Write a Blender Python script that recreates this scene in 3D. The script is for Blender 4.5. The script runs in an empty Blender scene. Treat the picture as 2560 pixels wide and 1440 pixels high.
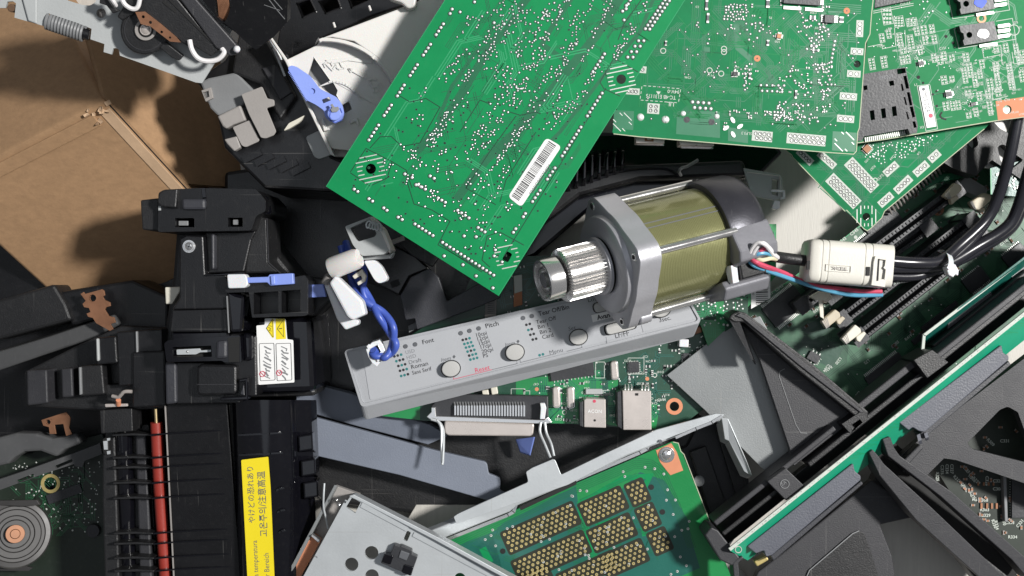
import bpy, bmesh, math, random
from mathutils import Vector, Matrix
from mathutils.geometry import tessellate_polygon
# ---------------------------------------------------------------- camera, world, lights
HC, KR = 0.62, 0.0002/0.56          # camera height (m); metres per photo pixel per metre of depth
S = bpy.context.scene
cam = bpy.data.cameras.new('camera'); camo = bpy.data.objects.new('camera', cam); S.collection.objects.link(camo)
camo.location = (0, 0, HC); cam.sensor_width = 36; cam.lens = 18/(1280*KR)
cam.clip_start = 0.01; cam.clip_end = 50; S.camera = camo
S.view_settings.view_transform = 'Standard'; S.view_settings.look = 'None'
S.view_settings.gamma = 1; S.view_settings.use_curve_mapping = False; S.view_settings.exposure = 0.15
W = bpy.data.worlds.new('World'); S.world = W; W.use_nodes = True
W.node_tree.nodes['Background'].inputs[0].default_value = (0.90, 0.94, 1.0, 1)
W.node_tree.nodes['Background'].inputs[1].default_value = 0.14
def area(name, loc, target, size, power, col, sy=None):
    l = bpy.data.lights.new(name, 'AREA'); l.energy = power; l.color = col; l.size = size
    if sy: l.shape = 'RECTANGLE'; l.size_y = sy
    o = bpy.data.objects.new(name, l); S.collection.objects.link(o); o.location = loc
    o.rotation_euler = (Vector(target)-Vector(loc)).to_track_quat('-Z', 'Y').to_euler()
area('main_lamp', (1.25, 0.32, 1.60), (0.0, 0.03, 0.05), 0.17, 55, (1.0, 0.98, 0.95))
area('ceiling_fill', (-0.1, 0.25, 2.6), (0, 0, 0), 1.7, 5.5, (0.84, 0.91, 1.0))  # added soft overhead fill so flat metal reflects brightly; no lamp seen there
# ---------------------------------------------------------------- geometry helpers
def P(px, py, z):
    d = HC - z
    return Vector(((px-1280)*KR*d, -(py-720)*KR*d, z))
class PL:                                            # a plane through three points of the pile
    def __init__(s, a, b=None, c=None):
        if b is None: s.o = P(1280, 720, a); s.n = Vector((0, 0, 1))
        else:
            A, B, C_ = P(*a), P(*b), P(*c); s.o = A; s.n = (B-A).cross(C_-A).normalized()
            if s.n.z < 0: s.n = -s.n
        s.c = Vector((0, 0, HC))
    def pt(s, px, py, h=0.0):
        d = Vector(((px-1280)*KR, -(py-720)*KR, -1.0))
        t = (s.o + s.n*h - s.c).dot(s.n)/d.dot(s.n)
        return s.c + d*t
def F(z): return PL(z)
def rnd(pts, r, n=4):                                # rounded corners
    out = []; L = len(pts)
    for i in range(L):
        p0, p1, p2 = Vector(pts[i-1][:2]), Vector(pts[i][:2]), Vector(pts[(i+1) % L][:2])
        a, b = (p0-p1), (p2-p1); m = min(r, a.length*.45, b.length*.45)
        A = p1+a.normalized()*m; B = p1+b.normalized()*m
        for k in range(n+1):
            t = k/n; q = A*(1-t)**2 + p1*2*t*(1-t) + B*t*t; out.append((q.x, q.y))
    return out
def circ(cx, cy, r, n=20, ry=None, a=0):
    ry = ry or r
    ca, sa = math.cos(a), math.sin(a)
    return [(cx+r*math.cos(t)*ca-ry*math.sin(t)*sa, cy+r*math.cos(t)*sa+ry*math.sin(t)*ca) for t in [2*math.pi*i/n for i in range(n)]]
def rot(pts, cx, cy, a):
    a = math.radians(a); c, s_ = math.cos(a), math.sin(a)
    return [(cx+(x-cx)*c-(y-cy)*s_, cy+(x-cx)*s_+(y-cy)*c) for x, y in pts]
def rect(cx, cy, w, h, a=0):
    return rot([(cx-w/2, cy-h/2), (cx+w/2, cy-h/2), (cx+w/2, cy+h/2), (cx-w/2, cy+h/2)], cx, cy, a)
def line_rect(x0, y0, x1, y1, w):
    d = Vector((x1-x0, y1-y0)); L = d.length or 1; n = Vector((-d.y, d.x))/L*w/2
    return [(x0+n.x, y0+n.y), (x1+n.x, y1+n.y), (x1-n.x, y1-n.y), (x0-n.x, y0-n.y)]
class MB:
    def __init__(s): s.v = []; s.f = []; s.g = []
    def add(s, vs, fs):
        b = len(s.v); c = len(s.f); s.v += [Vector(v) for v in vs]; s.f += [[b+i for i in f] for f in fs]; s.g.append((b, len(s.v), c, len(s.f))); return s
    def prism(s, pl, pts, h=0.0, t=0.001, holes=()):
        loops = [list(pts)]+[list(x) for x in holes]
        flat = [p for l in loops for p in l]
        top = [pl.pt(p[0], p[1], h) for p in flat]; N = len(top)
        bot = [v-pl.n*t for v in top]
        fs = []
        if holes:
            tr = tessellate_polygon([[Vector((p[0], -p[1], 0)) for p in l] for l in loops])
            for a in tr:
                a = list(a)
                n = (top[a[1]]-top[a[0]]).cross(top[a[2]]-top[a[0]])
                if n.dot(pl.n) < 0: a.reverse()
                fs.append(a); fs.append([N+i for i in reversed(a)])
        else:
            r = list(range(N)); ar = sum(flat[i-1][0]*flat[i][1]-flat[i][0]*flat[i-1][1] for i in range(N))
            if ar > 0: r.reverse()
            fs.append(r); fs.append([N+i for i in reversed(r)])
        b = 0
        for l in loops:
            n = len(l)
            for i in range(n):
                j = (i+1) % n; fs.append([b+i, b+j, N+b+j, N+b+i])
            b += n
        return s.add(top+bot, fs)
    def sheet(s, pl, pts, h=0.0):
        ar = sum(pts[i-1][0]*pts[i][1]-pts[i][0]*pts[i-1][1] for i in range(len(pts)))
        r = list(range(len(pts)))
        if ar > 0: r.reverse()
        return s.add([pl.pt(x, y, h) for x, y in pts], [r])
    def box(s, pl, cx, cy, w, hh, a, h, t): return s.prism(pl, rect(cx, cy, w, hh, a), h, t)
    def bar(s, pl, x0, y0, x1, y1, w, h=0.0, t=0.001): return s.prism(pl, line_rect(x0, y0, x1, y1, w), h, t)
    def path(s, pl, pts, w, h=0.0, t=None):
        # mitred ribbon through the points
        n = len(pts); L = []; R = []
        for i, p in enumerate(pts):
            a = Vector(pts[max(i-1, 0)]); b = Vector(pts[min(i+1, n-1)]); c = Vector(p)
            d1 = (c-a).normalized() if i > 0 else (b-c).normalized(); d2 = (b-c).normalized() if i < n-1 else d1
            d = d1+d2
            if d.length < 1e-6: d = d1
            d.normalize(); m = Vector((-d.y, d.x)); k = max(.5, m.dot(Vector((-d1.y, d1.x))))
            L.append(tuple(c+m*w/2/k)); R.append(tuple(c-m*w/2/k))
        for i in range(n-1):
            q = [L[i], L[i+1], R[i+1], R[i]]
            if t is None: s.sheet(pl, q, h)
            else: s.prism(pl, q, h, t)
        return s
    def dome(s, pl, x, y, r, h=0.0, k=0.55, n=8):
        c = pl.pt(x, y, h); u = pl.pt(x+1, y, h)-c; w = pl.pt(x, y-1, h)-c; R = r*u.length
        vs = []; 
        for (rr, hh) in ((1, 0), (.8, .55), (.4, .9)):
            vs += [c+(u*math.cos(2*math.pi*i/n)+w*math.sin(2*math.pi*i/n))*r*rr+pl.n*R*k*hh for i in range(n)]
        vs.append(c+pl.n*R*k); fs = []
        if getattr(s, 'under', None) is not None and n < 10: s.under.sheet(pl, circ(x, y, r*1.18+1.0, 8), h+.00007)
        for a in range(2):
            for i in range(n): j = (i+1) % n; fs.append([a*n+i, a*n+j, (a+1)*n+j, (a+1)*n+i])
        for i in range(n): fs.append([2*n+i, 2*n+(i+1) % n, 3*n])
        return s.add(vs, fs)
    def disc(s, pl, x, y, r, h=0.0, t=None, n=12, ry=None, a=0):
        if t is None: return s.sheet(pl, circ(x, y, r, n, ry, a), h)
        return s.prism(pl, circ(x, y, r, n, ry, a), h, t)
    def ring(s, pl, x, y, r0, r1, h=0.0, t=0.001, n=24):
        return s.prism(pl, circ(x, y, r1, n), h, t, [circ(x, y, r0, n)])
    def lathe(s, A, B, prof, n=32, a0=0, a1=2*math.pi):   # prof: (t along A->B in m, radius m)
        ax = (B-A).normalized(); u = ax.orthogonal().normalized(); w = ax.cross(u)
        full = abs(a1-a0-2*math.pi) < 1e-6; m = n if full else n+1
        vs = []
        for (t, r) in prof:
            for i in range(m):
                an = a0+(a1-a0)*i/n; vs.append(A+ax*t+(u*math.cos(an)+w*math.sin(an))*r)
        fs = []
        for k in range(len(prof)-1):
            for i in range(n):
                j = (i+1) % m; fs.append([k*m+i, k*m+j, (k+1)*m+j, (k+1)*m+i][::-1])
        if full:
            fs.append([i for i in range(m)]); fs.append([(len(prof)-1)*m+i for i in reversed(range(m))])
        return s.add(vs, fs)
    def tube(s, pts, r, n=8):
        pts = [Vector(p) for p in pts]; rs = r if isinstance(r, (list, tuple)) else [r]*len(pts)
        vs = []; up = None
        for i, p in enumerate(pts):
            d = (pts[min(i+1, len(pts)-1)]-pts[max(i-1, 0)]).normalized()
            if up is None: up = d.orthogonal().normalized()
            up = (up-d*up.dot(d)); up = up.normalized() if up.length > 1e-9 else d.orthogonal().normalized()
            w = d.cross(up)
            vs += [p+(up*math.cos(2*math.pi*k/n)+w*math.sin(2*math.pi*k/n))*rs[i] for k in range(n)]
        fs = []
        for i in range(len(pts)-1):
            for k in range(n): j = (k+1) % n; fs.append([i*n+k, i*n+j, (i+1)*n+j, (i+1)*n+k])
        fs.append(list(reversed(range(n)))); fs.append([(len(pts)-1)*n+k for k in range(n)])
        return s.add(vs, fs)
    def loft(s, secs, closed=True, caps=True):           # list of equal-length point rings
        m = len(secs[0]); vs = [p for q in secs for p in q]; fs = []
        for k in range(len(secs)-1):
            for i in range(m if closed else m-1):
                j = (i+1) % m; fs.append([k*m+i, k*m+j, (k+1)*m+j, (k+1)*m+i])
        if caps and closed: fs.append(list(reversed(range(m)))); fs.append([(len(secs)-1)*m+i for i in range(m)])
        return s.add(vs, fs)
    def build(s, name, mat, parent=None, bevel=0, smooth=False, label=None, loc=None, fix=False, seg=2, split=False):
        if not s.v: return None
        if split:
            o = None
            for (v0, v1, f0, f1) in s.g:
                q = MB(); q.add(s.v[v0:v1], [[i-v0 for i in f] for f in s.f[f0:f1]]); o = q.build(name, mat, parent, bevel, smooth, label, loc, fix, seg)
            return o
        me = bpy.data.meshes.new(name)
        if parent is not None: o_ = WORLD[parent.name_full]
        elif loc is not None: o_ = Vector(loc)
        else:
            mz = min(v.z for v in s.v); c = sum((v for v in s.v), Vector())/len(s.v); o_ = Vector((c.x, c.y, mz))
        me.from_pydata([tuple(v-o_) for v in s.v], [], s.f); me.validate()
        if fix or smooth:
            bm = bmesh.new(); bm.from_mesh(me); bmesh.ops.recalc_face_normals(bm, faces=bm.faces[:]); bm.to_mesh(me); bm.free()
        me.materials.append(mat)
        if smooth:
            for p in me.polygons: p.use_smooth = True
            me.set_sharp_from_angle(angle=math.radians(38))
        o = bpy.data.objects.new(name, me); S.collection.objects.link(o)
        if parent is not None: o.parent = parent; WORLD[o.name_full] = WORLD[parent.name_full]
        else: o.location = o_; WORLD[o.name_full] = o_
        if bevel:
            b = o.modifiers.new('bevel', 'BEVEL'); b.width = bevel; b.segments = seg; b.limit_method = 'ANGLE'; b.angle_limit = math.radians(42)
            b.harden_normals = False
        if label: o['label'] = label
        return o
WORLD = {}
def thing(name, label, cat, px, py, z, group=None):
    o = bpy.data.objects.new(name, None); S.collection.objects.link(o); o.location = P(px, py, z)
    WORLD[o.name_full] = o.location.copy(); o['label'] = label; o['category'] = cat; o.empty_display_size = 0.01
    if group: o['group'] = group
    return o
def tag(o, label, cat, group=None):
    o['label'] = label; o['category'] = cat
    if group: o['group'] = group
    return o
_tc = {}
def text(mb, s, pl, x, y, dx, dy, size, h=0.00005, align='LEFT', bold=0, sx=1.0, shear=0):
    key = (s, align, bold, shear)
    if key not in _tc:
        cu = bpy.data.curves.new('lettering', 'FONT'); cu.body = s; cu.align_x = align; cu.resolution_u = 2; cu.offset = bold; cu.shear = shear
        o = bpy.data.objects.new('lettering', cu); S.collection.objects.link(o); bpy.context.view_layer.update()
        m = bpy.data.meshes.new_from_object(o.evaluated_get(bpy.context.evaluated_depsgraph_get()))
        _tc[key] = ([tuple(v.co) for v in m.vertices], [list(p.vertices) for p in m.polygons])
        bpy.data.objects.remove(o); bpy.data.curves.remove(cu); bpy.data.meshes.remove(m)
    vs, fs = _tc[key]; L = math.hypot(dx, dy); dx /= L; dy /= L
    mb.add([pl.pt(x+vx*size*sx*dx+vy*size*dy, y+vx*size*sx*dy-vy*size*dx, h) for vx, vy, _ in vs], fs)
def spline(pts, n=8):
    pts = [Vector(p) for p in pts]; out = []
    for i in range(len(pts)-1):
        p0 = pts[max(i-1, 0)]; p1 = pts[i]; p2 = pts[i+1]; p3 = pts[min(i+2, len(pts)-1)]
        for k in range(n):
            t = k/n
            out.append(0.5*((2*p1)+(p2-p0)*t+(2*p0-5*p1+4*p2-p3)*t*t+(3*p1-p0-3*p2+p3)*t**3))
    out.append(pts[-1]); return out
def SP(pts, n=8): return spline([P(*p) for p in pts], n)
# ---------------------------------------------------------------- materials
def mat(name, col, rough=0.5, metal=0.0, var=0.12, scale=60, bump=0.0, bscale=900, coat=0.0, dust=0.0, spec=0.5, trans=0.0, sss=0.0, stretch=None, rvar=0.15, scratch=0.0):
    m = bpy.data.materials.new(name); m.use_nodes = True; nt = m.node_tree; b = nt.nodes['Principled BSDF']; N = nt.nodes.new; L = nt.links.new
    tc = N('ShaderNodeTexCoord'); mp = N('ShaderNodeMapping'); L(tc.outputs['Object'], mp.inputs[0])
    if stretch: mp.inputs['Scale'].default_value = stretch
    nz = N('ShaderNodeTexNoise'); nz.inputs['Scale'].default_value = scale; nz.inputs['Detail'].default_value = 6; nz.inputs['Roughness'].default_value = .62; L(mp.outputs[0], nz.inputs['Vector'])
    mx = N('ShaderNodeMix'); mx.data_type = 'RGBA'; c = Vector(col[:3])
    mx.inputs[6].default_value = (*(c*(1-var*1.6)), 1); mx.inputs[7].default_value = (*[min(1, q) for q in (c*(1+var*1.6))], 1)
    L(nz.outputs['Fac'], mx.inputs[0]); out = mx.outputs[2]
    if dust:
        n2 = N('ShaderNodeTexNoise'); n2.inputs['Scale'].default_value = 420; n2.inputs['Detail'].default_value = 4; L(tc.outputs['Object'], n2.inputs['Vector'])
        r = N('ShaderNodeMapRange'); r.inputs[1].default_value = .56; r.inputs[2].default_value = .78; r.inputs[4].default_value = dust; L(n2.outputs['Fac'], r.inputs[0])
        m2 = N('ShaderNodeMix'); m2.data_type = 'RGBA'; m2.inputs[7].default_value = (.30, .29, .27, 1); L(r.outputs[0], m2.inputs[0]); L(out, m2.inputs[6]); out = m2.outputs[2]
    if scratch:
        for k, (ms, rz) in enumerate((((900, 16, 300), .6), ((14, 1100, 300), .25))):
            mq = N('ShaderNodeMapping'); mq.inputs['Scale'].default_value = ms; mq.inputs['Rotation'].default_value = (0, 0, rz); L(tc.outputs['Object'], mq.inputs[0])
            n4 = N('ShaderNodeTexNoise'); n4.inputs['Scale'].default_value = 1.0; n4.inputs['Detail'].default_value = 2; L(mq.outputs[0], n4.inputs['Vector'])
            r4 = N('ShaderNodeMapRange'); r4.inputs[1].default_value = .70; r4.inputs[2].default_value = .74; r4.inputs[4].default_value = scratch; L(n4.outputs['Fac'], r4.inputs[0])
            m4 = N('ShaderNodeMix'); m4.data_type = 'RGBA'; m4.inputs[7].default_value = (.34, .33, .31, 1); L(r4.outputs[0], m4.inputs[0]); L(out, m4.inputs[6]); out = m4.outputs[2]
    L(out, b.inputs['Base Color'])
    rr = N('ShaderNodeMapRange'); rr.inputs[3].default_value = max(.03, rough-rvar); rr.inputs[4].default_value = min(1, rough+rvar); L(nz.outputs['Fac'], rr.inputs[0]); L(rr.outputs[0], b.inputs['Roughness'])
    b.inputs['Metallic'].default_value = metal; b.inputs['Specular IOR Level'].default_value = spec
    b.inputs['Coat Weight'].default_value = coat; b.inputs['Coat Roughness'].default_value = .12
    if sss: b.inputs['Subsurface Weight'].default_value = sss; b.inputs['Subsurface Scale'].default_value = .002
    if bump:
        n3 = N('ShaderNodeTexNoise'); n3.inputs['Scale'].default_value = bscale; n3.inputs['Detail'].default_value = 3; L(mp.outputs[0], n3.inputs['Vector'])
        bu = N('ShaderNodeBump'); bu.inputs['Strength'].default_value = bump; bu.inputs['Distance'].default_value = .0004; L(n3.outputs['Fac'], bu.inputs['Height']); L(bu.outputs[0], b.inputs['Normal'])
    return m
M = {}
M['pcb'] = mat('solder_mask_green', (.004, .225, .072), .48, var=.12, scale=45, bump=.15, bscale=260, dust=.02, spec=.2)
M['pcb_line'] = mat('mask_dark_gap', (.006, .125, .050), .4, var=.1, coat=.2)
M['pcb_deep'] = mat('mask_deep_line', (.003, .045, .022), .45, var=.1)
M['pcb_hi'] = mat('mask_trace', (.018, .290, .110), .36, var=.1, coat=.2)
M['pcb2'] = mat('solder_mask_green_b', (.010, .175, .066), .55, var=.26, scale=26, bump=.2, bscale=240, dust=.02, spec=.12)
M['pcb2_line'] = mat('mask_dark_gap_b', (.012, .155, .070), .42, var=.1, coat=.2)
M['pcb4'] = mat('solder_mask_green_c', (.020, .195, .072), .55, var=.26, scale=26, bump=.2, bscale=240, dust=.03, spec=.12)
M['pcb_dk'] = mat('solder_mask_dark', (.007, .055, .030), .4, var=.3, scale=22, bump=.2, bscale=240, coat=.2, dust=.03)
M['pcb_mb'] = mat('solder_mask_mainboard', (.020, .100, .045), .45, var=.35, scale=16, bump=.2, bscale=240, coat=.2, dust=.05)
M['pcb_teal'] = mat('solder_mask_teal', (.010, .110, .085), .36, var=.2, scale=30, bump=.15, coat=.3)
M['pcb_bright'] = mat('solder_mask_bright', (.008, .210, .055), .36, var=.15, scale=30, bump=.15, coat=.3)
M['edge'] = mat('laminate_edge', (.42, .45, .32), .7, var=.2, scale=200)
M['solder'] = mat('solder', (.78, .80, .78), .35, 0.4, var=.12, scale=300)
M['pad'] = mat('tinned_pad', (.62, .64, .60), .42, 0.45, var=.12, scale=300)
M['silk'] = mat('silkscreen_white', (.50, .54, .49), .65, var=.12, scale=400)
M['silk_dim'] = mat('silkscreen_grey', (.34, .40, .34), .65, var=.15, scale=400)
M['copper'] = mat('bare_copper', (.60, .25, .14), .65, 0, var=.12, scale=70, spec=.15)
M['copper_dk'] = mat('oxidised_copper', (.28, .135, .075), .45, .5, var=.3, scale=120)
M['gold'] = mat('gold_pad', (.50, .40, .16), .38, .3, var=.2, scale=200)
M['black'] = mat('black_plastic', (.006, .006, .007), .34, var=.2, scale=60, bump=.18, bscale=1600, dust=.02, scratch=.12)
M['blackg'] = mat('glossy_black_plastic', (.004, .004, .006), .10, var=.2, scale=40, bump=.04, bscale=120, dust=.01, rvar=.06)
M['blackm'] = mat('matte_black_plastic', (.011, .011, .012), .46, var=.2, scale=60, bump=.35, bscale=1300, dust=.035, scratch=.15)
M['char'] = mat('charcoal_plastic', (.026, .026, .030), .52, var=.15, scale=60, bump=.28, bscale=1500, dust=.04, scratch=.14)
M['conn'] = mat('slate_connector_plastic', (.085, .090, .112), .5, var=.12, scale=60, bump=.4, bscale=1100, dust=.06)
M['slate'] = mat('slate_plastic', (.16, .18, .225), .5, var=.10, scale=40, bump=.3, bscale=1500, dust=.04)
M['dkslate'] = mat('dark_slate_plastic', (.030, .031, .038), .5, var=.15, scale=40, bump=.3, bscale=1500, dust=.05)
M['ic'] = mat('chip_epoxy', (.030, .031, .035), .42, var=.15, scale=120, bump=.2)
M['white'] = mat('off_white_plastic', (.60, .585, .56), .45, var=.05, scale=30, bump=.15, bscale=1400, sss=.08)
M['whiteb'] = mat('white_nylon', (.68, .69, .71), .35, var=.05, scale=60, bump=.1, sss=.15)
M['milky'] = mat('milky_nylon', (.66, .64, .62), .34, var=.07, scale=60, sss=.35)
M['cream'] = mat('cream_plastic', (.64, .61, .52), .42, var=.08, scale=50, bump=.1)
M['ferrite'] = mat('ivory_ferrite_shell', (.62, .60, .54), .34, var=.05, scale=30, bump=.15, bscale=1300)
M['beige'] = mat('aged_latch_plastic', (.50, .44, .33), .45, var=.12, scale=90)
M['panel'] = mat('grey_panel_plastic', (.36, .37, .39), .42, var=.06, scale=30, bump=.3, bscale=1700, dust=.06, scratch=.15)
M['panel_top'] = mat('grey_panel_film', (.40, .41, .43), .36, var=.05, scale=30, bump=.12, bscale=1700, dust=.05, scratch=.12)
M['button'] = mat('grey_button', (.46, .455, .44), .42, var=.05, bump=.2, bscale=1500)
M['ltgrey'] = mat('light_grey_plastic', (.37, .385, .385), .5, var=.08, scale=40, bump=.2)
M['midgrey'] = mat('mid_grey_plastic', (.20, .205, .21), .5, var=.12, scale=40, bump=.2)
M['taupe'] = mat('taupe_grey_steel', (.30, .28, .265), .55, var=.1, scale=50, bump=.2)
M['steel'] = mat('galvanised_steel', (.50, .525, .54), .42, .35, var=.08, scale=35, bump=.12, bscale=900, dust=.05, scratch=.25)
M['steeld'] = mat('dull_steel_sheet', (.25, .262, .265), .45, .35, var=.10, scale=20, bump=.25, bscale=1500, dust=.06, scratch=.3)
M['chrome'] = mat('bright_steel', (.74, .73, .72), .16, .88, var=.06, scale=80, bump=.03)
M['shell'] = mat('nickel_shell', (.62, .56, .52), .30, .5, var=.1, scale=50, bump=.06)
M['alu'] = mat('cast_aluminium', (.46, .46, .49), .42, .55, var=.08, scale=50, bump=.18, bscale=900, scratch=.2)
M['alud'] = mat('dark_cast_aluminium', (.05, .05, .06), .38, .5, var=.12, scale=50, bump=.12, bscale=900, scratch=.12)
M['olive'] = mat('olive_stator_resin', (.26, .26, .12), .20, .45, var=.10, scale=26, bump=.2, bscale=260, coat=.6)
M['blue'] = mat('periwinkle_plastic', (.21, .29, .70), .42, var=.05, scale=60, bump=.1)
M['cyan'] = mat('light_blue_wire', (.10, .32, .48), .4, var=.06)
M['redw'] = mat('pink_red_wire', (.58, .07, .13), .4, var=.06)
M['yelw'] = mat('cream_wire', (.66, .62, .42), .4, var=.06)
M['whitew'] = mat('white_wire', (.72, .70, .70), .4, var=.06)
M['cable'] = mat('black_cable_sheath', (.016, .016, .021), .26, var=.15, scale=60, bump=.1, bscale=200, rvar=.08)
M['bluew'] = mat('blue_wire', (.055, .10, .42), .38, var=.12, scale=60, bump=.12, bscale=500)
M['red'] = mat('red_roller_rubber', (.27, .030, .020), .38, var=.12, scale=80, bump=.1)
M['brass'] = mat('brass', (.60, .47, .26), .35, .9, var=.1)
M['yellow'] = mat('yellow_label', (.78, .63, .015), .4, var=.04)
M['paper'] = mat('white_label', (.78, .78, .77), .45, var=.03, scale=40)
M['inkk'] = mat('black_ink', (.02, .02, .022), .5, var=.1)
M['inkr'] = mat('red_ink', (.55, .05, .10), .5, var=.1)
M['inkt'] = mat('teal_ink', (.02, .17, .17), .5, var=.1)
M['inkg'] = mat('grey_ink', (.10, .105, .115), .5, var=.1)
M['inkfade'] = mat('worn_ink', (.20, .205, .22), .5, var=.2, scale=300)
M['hole'] = mat('dark_recess', (.006, .006, .006), .7, var=.1)
M['bpaint'] = mat('blue_paint_mark', (.01, .07, .62), .5, var=.1)
M['wpaint'] = mat('white_paint_mark', (.85, .85, .85), .5, var=.03)
M['riser'] = mat('riser_mask', (.008, .30, .165), .45, var=.15, scale=40, bump=.15, bscale=260, dust=.03)
M['spool'] = mat('dull_spool_steel', (.05, .048, .047), .42, .1, var=.2, scale=60, dust=.05)
M['keep'] = mat('olive_keepout', (.012, .014, .005), .5, var=.2, scale=90)
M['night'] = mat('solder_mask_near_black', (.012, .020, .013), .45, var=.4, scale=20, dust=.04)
M['cardlt'] = mat('worn_cardboard', (.47, .32, .20), .85, var=.15, scale=60, bump=.4, bscale=400)
M['barg'] = mat('dull_dark_grey_plastic', (.075, .076, .078), .5, var=.15, dust=.05, scratch=.1)
M['aluc'] = mat('grey_cast_shoulder', (.20, .20, .22), .38, .3, var=.12, scale=50, bump=.15, bscale=900, scratch=.15)
def cardboard():
    m = mat('cardboard', (.34, .205, .108), .85, var=.10, scale=9, bump=.25, bscale=500)
    nt = m.node_tree; b = nt.nodes['Principled BSDF']; N = nt.nodes.new; L = nt.links.new
    tc = N('ShaderNodeTexCoord'); mp = N('ShaderNodeMapping'); mp.inputs['Scale'].default_value = (50, 80, 60); mp.inputs['Rotation'].default_value = (0, 0, .45); L(tc.outputs['Object'], mp.inputs[0])
    n = N('ShaderNodeTexNoise'); n.inputs['Scale'].default_value = 4; n.inputs['Detail'].default_value = 8; n.inputs['Roughness'].default_value = .7; L(mp.outputs[0], n.inputs['Vector'])
    mr = N('ShaderNodeMapRange'); mr.inputs[1].default_value = .3; mr.inputs[2].default_value = .7; mr.inputs[3].default_value = .86; mr.inputs[4].default_value = 1.10; L(n.outputs['Fac'], mr.inputs[0])
    src = b.inputs['Base Color'].links[0].from_socket; mul = N('ShaderNodeVectorMath'); mul.operation = 'SCALE'; L(src, mul.inputs[0]); L(mr.outputs[0], mul.inputs['Scale']); L(mul.outputs[0], b.inputs['Base Color'])
    return m
M['card'] = cardboard()
M['cardin'] = mat('corrugated_core', (.11, .062, .035), .9, var=.3, scale=300)
M['table'] = mat('pale_wood_grain_laminate', (.50, .48, .44), .5, var=.10, scale=30, bump=.25, bscale=160, stretch=(14, 1, 1))
R = random.Random(7)
# ---------------------------------------------------------------- the surface under everything
fl = MB().add([(-.9, -.7, 0), (.9, -.7, 0), (.9, .7, 0), (-.9, .7, 0), (-.9, -.7, -.03), (.9, -.7, -.03), (.9, .7, -.03), (-.9, .7, -.03)],
    [[0, 1, 2, 3], [7, 6, 5, 4], [0, 4, 5, 1], [1, 5, 6, 2], [2, 6, 7, 3], [3, 7, 4, 0]]).build('table_surface', M['table'], loc=(0, 0, 0))
fl['kind'] = 'structure'
# ---------------------------------------------------------------- circuit boards
def inside(p, poly):
    x, y = p; c = False
    for i in range(len(poly)):
        x0, y0 = poly[i-1][:2]; x1, y1 = poly[i][:2]
        if (y0 > y) != (y1 > y) and x < (x1-x0)*(y-y0)/(y1-y0)+x0: c = not c
    return c
def run(mb, pl, x0, y0, x1, y1, n, r, h=0.0, k=.55, seg=8):
    for i in range(n):
        t = i/(n-1) if n > 1 else 0; mb.dome(pl, x0+(x1-x0)*t, y0+(y1-y0)*t, r, h, k, seg)
def hatch(mb, pl, cx, cy, w, a, n=6, hr=15, ang=None, lw=4):
    ang = a if ang is None else ang; ca, sa = math.cos(math.radians(ang)), math.sin(math.radians(ang))
    for i in range(n):
        v = (i-(n-1)/2)*w/n
        ln = w*.46 if abs(v) < w*.33 else w*.3
        segs = [(-ln, ln)] if abs(v) > hr+2 else [(-ln, -math.sqrt(max(0, hr*hr-v*v))-5), (math.sqrt(max(0, hr*hr-v*v))+5, ln)]
        for a0, a1 in segs:
            if a1-a0 > 4: mb.path(pl, [(cx+a0*ca-v*sa, cy+a0*sa+v*ca), (cx+a1*ca-v*sa, cy+a1*sa+v*ca)], lw, .00006)
def traces(mb, pl, poly, n, dirs, w=2.2, L=(30, 140), rnd_=None, h=.00003, bundle=3, gap=5):
    rr = rnd_ or R; xs = [p[0] for p in poly]; ys = [p[1] for p in poly]
    for _ in range(n):
        for _t in range(20):
            x, y = rr.uniform(max(-20, min(xs)), min(2580, max(xs))), rr.uniform(max(-20, min(ys)), min(1460, max(ys)))
            if inside((x, y), poly): break
        k = rr.randint(1, bundle); a = rr.choice(dirs); pts = [(x, y)]
        for s in range(rr.randint(1, 3)):
            l = rr.uniform(*L); q = (pts[-1][0]+l*math.cos(math.radians(a)), pts[-1][1]+l*math.sin(math.radians(a)))
            if not inside(q, poly): break
            pts.append(q); a += rr.choice((-45, 45))
        if len(pts) < 2: continue
        for j in range(k):
            a0 = math.atan2(pts[1][1]-pts[0][1], pts[1][0]-pts[0][0]); ox, oy = -math.sin(a0)*gap*j, math.cos(a0)*gap*j
            pp = [(px_+ox, py_+oy) for px_, py_ in pts]
            if all(inside(p_, poly) for p_ in pp): mb.path(pl, pp, w, h)
def cluster(mb, pl, poly, x, y, a, ln, wd, n, r0, r1, rr=None, h=0):
    rr = rr or R; ca, sa = math.cos(math.radians(a)), math.sin(math.radians(a)); got = []
    for _ in range(n*6):
        if len(got) >= n: break
        u, v = rr.uniform(-ln/2, ln/2), rr.uniform(-wd/2, wd/2); q = (x+u*ca-v*sa, y+u*sa+v*ca); r = rr.uniform(r0, r1)
        if inside(q, poly) and all((q[0]-g[0])**2+(q[1]-g[1])**2 > (r+g[2]+1)**2 for g in got):
            got.append((*q, r)); mb.dome(pl, q[0], q[1], r, h, .5, 7)
def strip(silk, ring_, pl, x0, y0, x1, y1, n, rows=1, w=22, r=7, off=0):
    # white silkscreen block with tinned holes in it
    L = math.hypot(x1-x0, y1-y0); ux, uy = (x1-x0)/L, (y1-y0)/L; W = w*rows; pad = r+4
    silk.sheet(pl, line_rect(x0-ux*pad, y0-uy*pad, x1+ux*pad, y1+uy*pad, W), .00007)
    for j in range(rows):
        v = (j-(rows-1)/2)*w*.82
        for i in range(n):
            t = i/(n-1) if n > 1 else .5; o = off*j; x = x0+(x1-x0)*t-uy*v+ux*o; y = y0+(y1-y0)*t+ux*v+uy*o
            ring_[0].disc(pl, x, y, r, .00012, n=10); ring_[1].disc(pl, x, y, r-1.9, .00016, n=10); ring_[2].disc(pl, x+1, y-.5, r*.34, .00020, n=6)
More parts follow.
